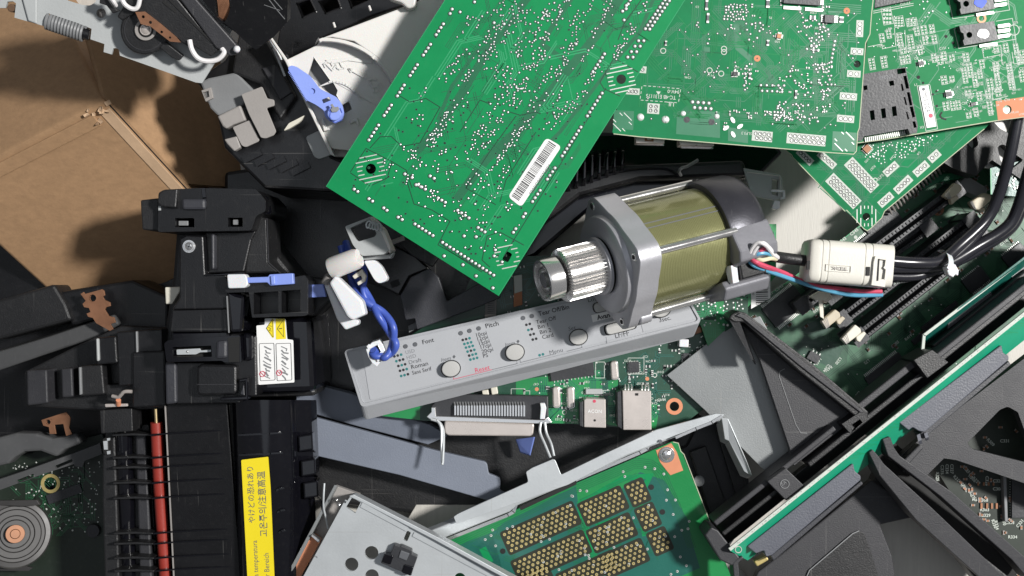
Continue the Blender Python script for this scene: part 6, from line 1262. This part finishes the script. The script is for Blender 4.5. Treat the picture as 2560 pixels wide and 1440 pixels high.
def shield():
    g = thing('steel_shield', 'light grey steel shield with round holes and a black plastic clip, bottom edge', 'metal plate', 1000, 1400, .04)
    pl = PL((860, 1255, .072), (1230, 1440, .068), (760, 1440, .070))
    hs = [circ(929, 1382, 17, 28), circ(879, 1411, 17, 28), circ(930, 1440, 17, 28), circ(1150, 1446, 14, 24), [(880, 1244), (902, 1256), (888, 1283), (865, 1268)], rnd([(1018, 1326), (1028, 1331), (1018, 1354), (1008, 1350)], 4)]
    MB().prism(pl, [(861, 1262), (877, 1240), (905, 1256), (1060, 1336), (1090, 1352), (1250, 1440), (1400, 1520), (720, 1520)], 0, .0016, hs).build('face_plate', M['steel'], g, bevel=.0002)
    fr(MB(), [(872, 1240), (884, 1236), (1100, 1346), (1380, 1500), (1372, 1506), (1090, 1352), (905, 1256), (876, 1243)], .0725, [(882, 1232), (892, 1230), (1112, 1342), (1396, 1496), (1388, 1506), (1098, 1352), (909, 1254), (880, 1240)], .050).build('side_wall', M['steel'], g, bevel=.0003, fix=True)
    MB().path(pl, [(905, 1262), (1018, 1322)], 11, .0006, .0008).build('pressed_ridge', M['steel'], g, bevel=.0003)
    MB().path(pl, [(1035, 1336), (1280, 1466)], 9, .0006, .0008).build('pressed_ridge', M['steel'], g, bevel=.0003)
    MB().prism(F(.056), [(838, 1214), (900, 1236), (880, 1246), (862, 1262), (720, 1520), (640, 1520), (735, 1410)], 0, .004).build('side_channel', M['taupe'], g, bevel=.0004)
    fr(MB(), [(836, 1212), (842, 1214), (740, 1412), (668, 1520), (660, 1518), (732, 1408)], .064, [(840, 1214), (848, 1216), (748, 1416), (676, 1524), (668, 1522), (740, 1412)], .052).build('channel_wall', M['steeld'], g, bevel=.0002, fix=True)
    MB().path(pl, [(862, 1260), (790, 1392), (722, 1516)], 5, .0004, .006).build('plate_rim', M['steel'], g, bevel=.0003)
    MB().prism(F(.062), rnd([(776, 1342), (782, 1338), (800, 1352), (794, 1364), (730, 1480), (690, 1480)], 3), 0, .006).build('copper_connector', M['copper'], g, bevel=.0006)
    MB().prism(F(.066), [(776, 1340), (780, 1336), (800, 1350), (796, 1358)], 0, .004).build('connector_end', M['chrome'], g, bevel=.0004)
    MB().dome(F(.070), 848, 1262, 6, 0, .8, 12).dome(F(.069), 842, 1250, 4, 0, .8, 10).build('solder_blob', M['chrome'], g, smooth=True, split=True)
    MB().tube(SP([(811, 1208, .066), (809, 1240, .066), (809, 1268, .065), (814, 1292, .064), (820, 1322, .063)], 6), .0005, 8).build('bent_wire', M['steel'], g, smooth=True)
    c = MB().prism(pl, [(986, 1361), (1000, 1366), (1003, 1364), (1030, 1376), (1030, 1385), (1044, 1392), (1034, 1420), (1028, 1440), (952, 1408), (962, 1384), (975, 1388)], .0045, .004).build('black_clip', M['ic'], g, bevel=.0005)
    MB().prism(pl, [(962, 1384), (984, 1390), (976, 1412), (954, 1404)], .0055, .003).build('clip_foot', M['blackg'], c, bevel=.0003); MB().prism(pl, [(1012, 1412), (1034, 1418), (1026, 1440), (1005, 1432)], .0055, .003).build('clip_foot', M['blackg'], c, bevel=.0003); MB().prism(pl, [(1002, 1376), (1024, 1384), (1016, 1402), (996, 1394)], .0052, .003).build('clip_centre', M['inkg'], c, bevel=.0003)
shield()
# ================================================================= right: mainboard, riser and plastic frame
def mainboard():
    g = thing('mainboard', 'dark mainboard with long memory slots and beige latches, running diagonally under the cables', 'circuit board', 2200, 760, .006)
    pl = F(.022); poly = [(2720, 110), (2560, 225), (2143, 569), (1976, 699), (1865, 775), (1800, 836), (2170, 1090), (2330, 1000), (2720, 730)]
    MB().prism(pl, poly, 0, T16).build('board', M['pcb_mb'], g); MB().path(pl, [(2600, 196), (2143, 570), (1976, 700), (1866, 776)], 2, .00005).build('board_edge', M['pcb_hi'], g)
    A = -38; ca, sa = math.cos(math.radians(A)), math.sin(math.radians(A)); rr = random.Random(55); inner = [(2600, 260), (2145, 590), (1880, 780), (1840, 830), (2170, 1060), (2600, 780)]
    dk = MB(); dk.sheet(pl, [(2010, 840), (2110, 870), (2080, 920), (1990, 880)], .00003); dk.sheet(pl, [(2000, 820), (2080, 780), (2110, 800), (2040, 850)], .00003); dk.path(pl, [(1985, 866), (2105, 855)], 6, .00004)
    dk.build('copper_gap', M['pcb_dk'], g)
    dl = MB(); traces(dl, pl, inner, 160, [A, A+90, A+45, A-45], 1.6, (20, 90), rr, .00005, 6, 4.5); dl.build('trace_lines', M['pcb_deep'], g)
    s = MB(); b = MB(); en = MB()
    for _ in range(270):
        x, y = rr.uniform(1880, 2600), rr.uniform(260, 1050)
        if inside((x, y), inner) and not inside((x, y), [(1990, 830), (2190, 880), (2190, 1040), (1900, 850)]): smd(b, en, pl, x, y, rr.choice((A, A+90)), rr.uniform(8, 16), rr.uniform(4, 7), .0008)
    for _ in range(120):
        x, y = rr.uniform(1880, 2600), rr.uniform(260, 1050)
        if inside((x, y), inner): text(s, rr.choice(['C%d', 'R%d', 'U%d', 'L%d'])%rr.randint(10, 520), pl, x, y, *rr.choice(((ca, sa), (-sa*-1, -ca*-1), (-ca, -sa))), 10, .00009, bold=.015)
    for s_, x, y in [('C545', 2128, 590), ('C543', 2098, 612), ('C542', 1940, 730), ('C541', 1915, 748), ('C540', 1890, 768)]: text(s, s_, pl, x, y, ca, sa, 11, .00009, bold=.03)
    text(s, 'C443', pl, 1885, 798, .75, .6, 11, .0001, bold=.02); text(s, 'U58', pl, 2176, 962, .7, .7, 17, .0001, bold=.03); s.disc(pl, 2192, 966, 4.5, .0001); s.disc(pl, 1977, 716, 4.5, .0001); s.disc(pl, 2139, 593, 4.5, .0001); s.ring(pl, 1983, 880, 4, 6, .0001, .00004, 14)
    s.build('silkscreen', M['silk'], g); b = b.build('resistors_and_capacitors', M['cardin'], g); b['kind'] = 'stuff'; en.build('solder_ends', M['midgrey'], b)
    sd = MB()
    for _ in range(120): 
        x, y = rr.uniform(1900, 2550), rr.uniform(300, 1050)
        if inside((x, y), inner): sd.dome(pl, x, y, 1.8, 0, .4, 6)
    sd.build('solder_joints', M['pad'], g)
    chip(g, pl, 1962, 766, 100, 58, A, .0016, 24, 'T', 9, pw=2.2); chip(g, pl, 2060, 700, 100, 58, A, .0016, 24, 'T', 9, pw=2.2); chip(g, pl, 2220, 934, 108, 52, A, .0016, 24, 'T', 9, pw=2.2); chip(g, pl, 2150, 640, 120, 60, A, .0018, 26, 'T', 9, pw=2.2); chip(g, pl, 2210, 560, 90, 54, A, .0016, 20, 'T', 9, pw=2.2)
    chip(g, pl, 2318, 830, 90, 14, A, .0014, 0); chip(g, pl, 2350, 790, 110, 12, A, .0014, 0); chip(g, pl, 2035, 893, 30, 22, 30, .0014, 3, 'T', 5, pw=3); chip(g, pl, 2440, 700, 60, 40, A, .0016, 12, 'T', 6); chip(g, pl, 2540, 640, 60, 40, A, .0016, 12, 'T', 6)
    MB().ring(pl, 2345, 524, 8, 15, .0003, .0003, 20).build('hole_ring', M['copper_dk'], g)
    tr = MB(); tr.prism(F(.026), [(2320, 440), (2350, 435), (2432, 430), (2436, 442), (2350, 455), (2310, 475), (2300, 470)], 0, .002).build('clear_strip', M['pcb2_line'], g, bevel=.0003)
    pins = MB()
    for i in range(34):
        x, y = 2215+i*8.2, 520-i*6.6; pins.tube([P(x, y, .024), P(x+2, y-6, .034), P(x+9, y+4, .036), P(x+14, y+14, .026)], .0006, 6)
    pins.build('header_pins', M['taupe'], g, smooth=True); MB().bar(pl, 2200, 525, 2490, 292, 12, .008, .008).build('pin_header', M['ic'], g, bevel=.0004)
    hs = MB().prism(F(.034), [(2400, 455), (2420, 440), (2470, 470), (2465, 500), (2440, 490), (2405, 475)], 0, .010).build('grey_socket', M['midgrey'], g, bevel=.0008)
    # slots
    for i, (x0, y0, x1, y1, z) in enumerate([(2140, 850, 2470, 590, .042), (2098, 806, 2440, 545, .040), (2000, 770, 2400, 470, .036), (2072, 745, 2330, 560, .030)]):
        sl = MB(); q = line_rect(x0, y0, x1, y1, 30); sl.prism(F(z), q, 0, z-.022, [line_rect(x0+12, y0-9, x1-12, y1+9, 9)]); o = sl.build('memory_slot', M['ic'], g, bevel=.0004)
        MB().prism(F(z-.005), line_rect(x0+8, y0-6, x1-8, y1+6, 12), 0, .003).build('slot_bed', M['hole'], o)
        t = MB(); n = 46; L = math.hypot(x1-x0, y1-y0); ux, uy = (x1-x0)/L, (y1-y0)/L
        for k in range(n):
            for sgn in (-1, 1):
                x, y = x0+(x1-x0)*(k+1)/(n+1)-uy*sgn*8.5, y0+(y1-y0)*(k+1)/(n+1)+ux*sgn*8.5
                t.box(F(z), x, y, 2.6, 6, math.degrees(math.atan2(uy, ux)), .0006, .0006)
        t.build('slot_ribs', M['char'], o)
        e = MB().prism(F(z+.002), line_rect(x0-4, y0+3, x0+22, y0-17, 34), 0, z-.020).build('slot_end', M['ic'], o, bevel=.0005)
        e = MB().prism(F(z+.002), line_rect(x1+4, y1-3, x1-22, y1+17, 34), 0, z-.020).build('slot_end', M['ic'], o, bevel=.0005)
    def latch(pts, lug, z, m='beige'):
        l = MB(); l.prism(F(z), pts, 0, .004); o = l.build('latch', M[m], g, bevel=.0006); MB().prism(F(z-.001), lug, 0, .004).build('latch_lug', M[m], o, bevel=.0005)
        t = MB(); (ax_, ay_), (bx_, by_) = pts[0], pts[-1]
        for k in range(4): f = (k+.6)/4*.42; t.path(F(z+.0001), [(ax_+(pts[1][0]-ax_)*f, ay_+(pts[1][1]-ay_)*f), (bx_+(pts[-2][0]-bx_)*f, by_+(pts[-2][1]-by_)*f)], 1.8, 0, .0003)
        t.build('grip_ridges', M['taupe'], o)
    latch([(2053, 804), (2088, 773), (2100, 782), (2102, 793), (2086, 806), (2066, 822)], [(2090, 800), (2106, 790), (2114, 796), (2100, 812), (2094, 810)], .050)
    latch([(2103, 848), (2138, 811), (2152, 822), (2154, 832), (2136, 846), (2116, 861)], [(2140, 842), (2160, 828), (2166, 834), (2150, 856), (2142, 852)], .050, 'cream')
    latch([(2358, 490), (2388, 456), (2404, 464), (2406, 474), (2388, 492), (2372, 498)], [(2376, 496), (2394, 488), (2398, 496), (2380, 512)], .044)
    latch([(2424, 506), (2440, 496), (2460, 482), (2478, 486), (2480, 498), (2462, 516), (2448, 526), (2436, 522)], [(2446, 524), (2462, 518), (2464, 528), (2452, 532)], .044)
    w = MB().prism(F(.055), [(2026, 742), (2036, 736), (2050, 728), (2076, 732), (2078, 738), (2062, 752), (2040, 750)], 0, .004).build('white_latch', M['cream'], g, bevel=.0005)
    MB().prism(F(.053), [(2062, 748), (2080, 738), (2083, 744), (2066, 758), (2058, 754)], 0, .004).build('latch_lug', M['cream'], w, bevel=.0004); fr(MB(), [(2046, 750), (2056, 752), (2058, 790), (2060, 798), (2050, 792)], .053, [(2048, 750), (2058, 752), (2060, 792), (2061, 799), (2052, 794)], .045).build('latch_stem', M['cream'], w, bevel=.0003, fix=True)
mainboard()
def small_board():
    g = thing('circuit_board', 'narrow green circuit board standing behind the thick black cables near the right edge', 'circuit board', 2500, 450, .03)
    MB().prism(F(.050), [(2476, 420), (2560, 400), (2640, 420), (2640, 500), (2478, 486)], 0, T16).build('board', M['pcb_teal'], g, bevel=.0001); MB().path(F(.0502), [(2477, 421), (2478, 486)], 2.5, 0, .0004).build('board_edge', M['pcb_hi'], g)
    s = MB(); rr = random.Random(6); b = MB()
    for _ in range(26): b.box(F(.050), rr.uniform(2482, 2560), rr.uniform(425, 482), 6, 3, rr.choice((60, 70)), .0006, .0006)
    b.build('components', M['pad'], g)
small_board()
def black_frame_right():
    one('cut_out_frame', 'black plastic frame with large rounded openings, behind the cables at the right edge', 'printer part', .052, [(2350, 350), (2420, 300), (2500, 290), (2700, 260), (2700, 460), (2600, 480), (2480, 400), (2440, 440), (2380, 420), (2350, 400)], 'blackm', .012,
        [rnd([(2410, 350), (2440, 335), (2447, 362), (2432, 372)], 6), rnd([(2494, 365), (2510, 360), (2530, 380), (2560, 400), (2520, 430), (2500, 400)], 8), rnd([(2480, 300), (2540, 296), (2550, 320), (2535, 340), (2500, 322)], 6)], .001)
black_frame_right()
one('pale_panel', 'pale plastic panel showing through the openings of the black frame at the right edge', 'plastic cover', .046, [(2395, 400), (2400, 310), (2480, 270), (2640, 260), (2640, 420), (2560, 440), (2470, 420)], 'white', .003)
tag(MB().prism(PL((1667, 938, .038), (1984, 1156, .041), (1828, 817, .041)), rnd([(1667, 938), (1745, 877), (1828, 812), (1900, 790), (2060, 1080), (1984, 1160), (1924, 1190), (1764, 1027)], 3), 0, .0012).build('steel_sheet', M['steeld'], None, bevel=.0002), 'plain dull grey steel sheet between the control panel and the charcoal wing', 'metal sheet')
def plastic_frame():
    g = thing('card_frame', 'charcoal plastic card frame with a triangular wing and a long double rail, lower right', 'plastic frame', 2100, 1200, .02)
    b = lambda nm, z, pts, m='char', t=.008, holes=(), bv=.0007: MB().prism(F(z), pts, 0, t, holes).build(nm, M[m], g, bevel=bv)
    b('wing', .050, rnd([(1848, 800), (1862, 790), (2150, 1040), (2120, 1060), (1985, 1165), (1974, 1120), (1900, 900)], 3), 'char', .004)
    e = MB(); e.path(F(.0503), [(1948, 940), (1950, 928), (1962, 922)], 1.4, 0, .0003).path(F(.0503), [(1948, 940), (1990, 1062), (2002, 1082), (2018, 1083)], 1.4, 0, .0003).build('wing_emboss', M['midgrey'], g)
    rim = PL((1826, 790, .064), (2165, 1040, .058), (1840, 775, .064))
    MB().prism(rim, rnd([(1822, 796), (1828, 786), (1846, 778), (1864, 782), (2020, 900), (2172, 1030), (2170, 1046), (2150, 1050), (2000, 930), (1860, 806), (1836, 806)], 4), 0, .014).build('wing_rim', M['blackm'], g, bevel=.001)
    MB().prism(rim, [(1838, 790), (1850, 782), (1866, 790), (2010, 905), (2160, 1030), (2154, 1034), (2000, 915), (1856, 796)], .0010, .0012).build('rim_face', M['char'], g, bevel=.0004)
    fr(MB(), [(1824, 800), (1850, 806), (1884, 900), (1880, 900)], .063, [(1828, 806), (1856, 812), (1890, 910), (1886, 910)], .050).build('rim_drop', M['black'], g, fix=True)
    # slotted rail beside the riser: left part and right part
    sl = -.80
    def q(x, dx0, dx1, x2, z, nm, m='char', t=.010, bv=.0006):     # strip parallel to the riser line y=1371-.80*(x-1821)
        f = lambda x, d: (x-d*.62, 1371-.80*(x-1821)-d*.78)
        return b(nm, z, [f(x, dx0), f(x, dx1), f(x2, dx1), f(x2, dx0)], m, t, (), bv)
    q(1822, 8, 40, 2620, .040, 'slot_floor', 'black', .006)
    q(1830, 62, 76, 2130, .058, 'outer_wall', 'char', .016); q(1830, 30, 42, 2000, .056, 'middle_wall', 'blackm', .016); q(2045, 30, 44, 2620, .056, 'middle_wall', 'blackm', .016); q(2190, 62, 80, 2350, .058, 'outer_wall', 'char', .016)
    q(2330, 40, 55, 2620, .062, 'outer_wall', 'char', .014); q(2380, 66, 78, 2620, .050, 'middle_wall', 'blackm', .016)
    b('cross_block', .062, rnd([(1918, 1204), (1964, 1170), (2012, 1216), (1966, 1252)], 3), 'char', .02); b('cross_block', .064, rnd([(2284, 900), (2330, 874), (2372, 906), (2318, 946)], 3), 'blackm', .02)
    t = MB(); t.ring(F(.0624), 1962, 1210, 10, 11.5, 0, .0003, 20); text(t, '5A', F(.0624), 1955, 1215, .8, -.5, 12, 0); t.build('mould_mark', M['midgrey'], g)
    b('end_cap', .060, [(1762, 1338), (1778, 1318), (1795, 1326), (1850, 1395), (1830, 1415), (1800, 1400)], 'char', .02); b('hook', .058, rnd([(1832, 1406), (1855, 1390), (1860, 1396), (1846, 1408), (1850, 1460), (1836, 1460)], 3), 'char', .01)
    b('notch_block', .059, [(2104, 1060), (2150, 1030), (2170, 1046), (2126, 1084)], 'blackm', .012, [[(2130, 1062), (2150, 1048), (2160, 1058), (2140, 1074)]])
    # lower right openwork
    tri = rnd([(2418, 1108), (2500, 1024), (2520, 1016), (2545, 1030), (2556, 1060), (2590, 1150), (2580, 1160), (2430, 1122)], 5)
    b('right_web', .040, [(2240, 1150), (2330, 1072), (2700, 790), (2700, 1270), (2560, 1208), (2390, 1150), (2360, 1146), (2318, 1188), (2260, 1180)], 'char', .006, [tri])
    b('left_web', .036, [(1895, 1430), (1970, 1372), (2180, 1200), (2280, 1268), (2300, 1290), (2200, 1312), (2230, 1390), (2250, 1520), (1850, 1520)], 'char', .006, [], .0007)
    MB().prism(F(.0365), rnd([(2018, 1470), (2022, 1430), (2130, 1336), (2146, 1328), (2160, 1332), (2175, 1370), (2205, 1470)], 6), 0, .0004).build('web_recess', M['blackm'], g, bevel=.0002)
    MB().path(F(.0371), [(2018, 1440), (2024, 1426), (2132, 1334), (2148, 1327)], 2.4, 0, .0005).build('recess_edge', M['midgrey'], g)
    rl = PL((2190, 1120, .060), (2520, 1420, .050), (2210, 1100, .060))
    MB().prism(rl, rnd([(2172, 1132), (2182, 1124), (2196, 1140), (2210, 1160), (2330, 1270), (2540, 1470), (2500, 1490), (2290, 1300), (2200, 1190)], 4), 0, .014).build('rail_side', M['char'], g, bevel=.001)
    MB().prism(rl, rnd([(2206, 1098), (2226, 1092), (2236, 1120), (2250, 1140), (2380, 1230), (2570, 1400), (2600, 1430), (2580, 1460), (2530, 1400), (2350, 1240), (2220, 1140)], 4), 0, .014).build('rail_side', M['char'], g, bevel=.001)
    MB().prism(F(.030), [(2180, 1120), (2230, 1100), (2560, 1400), (2520, 1470), (2300, 1290)], 0, .010).build('rail_floor', M['hole'], g)
    MB().prism(F(.046), [(2378, 1344), (2400, 1345), (2520, 1440), (2560, 1500), (2480, 1500), (2385, 1380)], 0, .012).build('rail_foot', M['blackm'], g, bevel=.001)
    b('cross_rib', .046, [(2250, 1160), (2300, 1110), (2310, 1120), (2270, 1165)], 'char', .006); b('lower_shelf', .034, [(2200, 1170), (2290, 1250), (2250, 1300), (2150, 1280)], 'blackm', .010)
plastic_frame()
def riser():
    g = thing('riser_card', 'upright green riser card with a bright white edge, slotted into the charcoal frame', 'circuit board', 2190, 1080, .02)
    def f(x, d): return (x+d*.62, 1371-.80*(x-1821)+d*.78)
    # leaning slab: top edge line and lower edge further out and deeper
    T0, T1 = f(1821, 0), f(2640, 0); T2, T3 = f(2640, 9), f(1821, 9); B2, B3 = f(2640, 56), f(1836, 54); B0, B1 = f(1836, 46), f(2640, 46)
    MB().loft([[P(*T0, .064), P(*T3, .064), P(*B3, .049), P(*B0, .046)], [P(*T1, .064), P(*T2, .064), P(*B2, .049), P(*B1, .046)]]).build('board', M['riser'], g, fix=True)
    MB().prism(F(.0646), [T0, T1, T2, T3], 0, .0012).build('white_edge', M['silk'], g, bevel=.0002)
    e = MB(); rr = random.Random(14)
    for _ in range(120):
        x = rr.uniform(1830, 2600); e.box(F(.06465), *f(x, rr.uniform(2, 7)), rr.uniform(1, 5), 1.2, -38, 0, .0001)
    e.build('edge_nicks', M['taupe'], g)
    fp = PL((T3[0], T3[1], .0642), (T2[0], T2[1], .0642), (B3[0], B3[1], .0492))
    tr = MB()
    for i in range(70):
        x = 1990+i*9; 
        if 2110 < x < 2300 or x > 2500 or x < 1990: tr.path(fp, [f(x, 14), f(x+14, 22+rr.uniform(0, 12))], 1.4, .0001)
    tr.build('copper_trace', M['pcb_hi'], g)
    sk = MB(); sk.ring(fp, 1846, 1374, 7, 9, .0002, .0001, 18); sk.build('silkscreen', M['silk'], g)
    def conn(pts, slot, pins, lab):
        c = MB().prism(F(.060), rnd(pts, 3, 2), 0, .012).build('edge_socket', M['conn'], g, bevel=.0007, label=lab)
        MB().prism(F(.0585), slot, 0, .010).build('socket_lip', M['dkslate'], c, bevel=.0004)
        p = MB()
        for i in range(30):
            t = (i+.5)/30; x, y = pins[0]+(pins[2]-pins[0])*t, pins[1]+(pins[3]-pins[1])*t; p.box(F(.0595), x, y, 4, 6, -38, 0, .006)
        p.build('socket_pins', M['hole'], c); return c
    conn([(1868, 1366), (2133, 1158), (2137, 1178), (2152, 1190), (2152, 1200), (1930, 1388), (1915, 1392), (1910, 1376), (1890, 1384)], [(1926, 1390), (2153, 1202), (2158, 1210), (1934, 1402)], (1898, 1334, 2112, 1162), 'slate edge socket nearest the bottom edge')
    conn([(2247, 1056), (2504, 862), (2508, 882), (2522, 890), (2522, 900), (2312, 1080), (2298, 1078), (2282, 1068), (2272, 1076)], [(2300, 1084), (2522, 902), (2528, 912), (2308, 1098)], (2272, 1028, 2490, 858), 'slate edge socket nearest the right edge')
    fr(MB(), [(2292, 1088), (2300, 1084), (2304, 1100), (2296, 1104)], .060, [(2294, 1096), (2302, 1092), (2306, 1108), (2298, 1112)], .050).build('socket_latch', M['conn'], g, fix=True); fr(MB(), [(2310, 1084), (2318, 1080), (2322, 1092), (2314, 1096)], .060, [(2310, 1090), (2318, 1086), (2322, 1100), (2314, 1102)], .050).build('socket_latch', M['conn'], g, fix=True)
    MB().box(F(.050), 1904, 1402, 34, 15, -30, 0, .006).build('yellow_block', M['gold'], g, bevel=.0006)
riser()
def second_card():
    g = thing('connector_card', 'short green card with a fine-pitch grey connector, between mainboard and riser card', 'circuit board', 2400, 780, .02)
    MB().loft([[P(2311, 838, .052), P(2316, 832, .052), P(2326, 880, .028), P(2320, 886, .028)], [P(2640, 588, .056), P(2640, 580, .056), P(2660, 624, .030), P(2655, 630, .030)]]).build('board', M['pcb_teal'], g, fix=True)
    MB().path(F(.0530), [(2284, 908), (2306, 888), (2311, 838), (2640, 588)], 5, 0, .0012).build('white_edge', M['silk'], g, bevel=.0002)
    MB().prism(F(.046), [(2368, 806), (2372, 796), (2476, 722), (2482, 738), (2370, 824)], 0, .006).build('fine_pitch_connector', M['dkslate'], g, bevel=.0004)
    p = MB()
    for i in range(38): p.bar(F(.0465), 2368+i*2.9, 808-i*2.06, 2374+i*2.9, 790-i*2.06, 1.4, 0, .0005)
    p.build('connector_pins', M['ltgrey'], g)
    MB().prism(F(.046), [(2528, 680), (2600, 625), (2610, 650), (2532, 700)], 0, .006).build('fine_pitch_connector', M['dkslate'], g, bevel=.0004); p = MB()
    for i in range(20): p.bar(F(.0465), 2530+i*2.9, 692-i*2.06, 2536+i*2.9, 674-i*2.06, 1.4, 0, .0005)
    p.build('connector_pins', M['ltgrey'], g); MB().path(F(.050), [(2380, 850), (2640, 665)], 14, 0, .006).build('black_bar', M['blackm'], g, bevel=.0006)
second_card()
def lower_board():
    g = thing('circuit_board', 'dark circuit board with white component codes, seen through the charcoal frame at the lower right', 'circuit board', 2450, 1250, .002)
    pl = F(.014); poly = [(2300, 1110), (2380, 1000), (2720, 850), (2720, 1530), (2560, 1530), (2420, 1300)]
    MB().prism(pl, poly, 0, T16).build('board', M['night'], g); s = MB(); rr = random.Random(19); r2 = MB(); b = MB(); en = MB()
    for x, y, a in [(2352, 1162, 90), (2364, 1160, 90), (2376, 1160, 90), (2405, 1168, 45), (2412, 1176, 45), (2420, 1190, 45), (2430, 1196, 45), (2382, 1192, 45), (2392, 1202, 45), (2402, 1214, 50), (2414, 1224, 45), (2424, 1238, 45), (2430, 1252, 0), (2446, 1254, 0), (2450, 1278, 0), (2452, 1292, 0), (2478, 1300, 70), (2486, 1302, 80), (2482, 1206, 0), (2482, 1226, 0), (2464, 1190, 90), (2504, 1290, 80), (2512, 1310, 0), (2545, 1320, -50), (2500, 1106, 0), (2466, 1100, 45), (2520, 1346, 0), (2340, 1180, 90)]:
        text(s, rr.choice(['C3%02d', 'R3%02d'])%rr.randint(2, 35), pl, x, y, math.cos(math.radians(a)), math.sin(math.radians(a)), 11, .0001, bold=.02)
    s.build('silkscreen', M['silk'], g)
    for _ in range(90): smd(b, en, pl, rr.uniform(2400, 2640), rr.uniform(1060, 1440), rr.choice((0, 90, 45)), 10, 5, .0007)
    b = b.build('resistors_and_capacitors', M['copper_dk'], g); b['kind'] = 'stuff'; en.build('solder_ends', M['taupe'], b)
    for x in (2454, 2468, 2480, 2492): r2.box(pl, x, 1265, 5, 14, 0, .0008, .0007); r2.box(pl, x-8, 1210, 4, 8, 0, .0008, .0007)
    r2.build('red_components', M['copper_dk'], g); chip(g, pl, 2560, 1240, 60, 110, 0, .002, 16, 'L', 5); MB().box(pl, 2514, 1240, 8, 130, -2, .004, .004).build('thin_bar', M['midgrey'], g, bevel=.0004)
lower_board()
one('beige_plate', 'dull beige plate under the charcoal frame, at the bottom edge', 'plate', .012, [(1740, 1400), (1800, 1380), (1870, 1440), (1900, 1520), (1700, 1520)], 'taupe', .004)
def end_bracket():
    g = thing('white_bracket', 'thin white plastic bracket with a square opening behind the rear end of the motor', 'printer part', 1930, 480, .03)
    MB().prism(F(.046), [(1858, 420), (1950, 436), (1956, 444), (1957, 480), (1960, 496), (1936, 500), (1880, 490)], 0, .003, [[(1930, 448), (1946, 450), (1944, 490), (1930, 486)]]).build('bracket', M['ltgrey'], g, bevel=.0003)
    MB().path(F(.0475), [(1868, 430), (1950, 440), (1953, 474)], 2, 0, .001).build('rim', M['white'], g); MB().path(F(.050), [(1930, 476), (1960, 478), (1961, 494), (1954, 496)], 3.2, 0, .002).build('lug', M['whiteb'], g, bevel=.0002)
    MB().prism(F(.048), rnd([(1936, 500), (1950, 502), (1950, 520), (1940, 524), (1930, 520)], 3), 0, .004).build('lower_lug', M['whiteb'], g, bevel=.0004)
end_bracket()
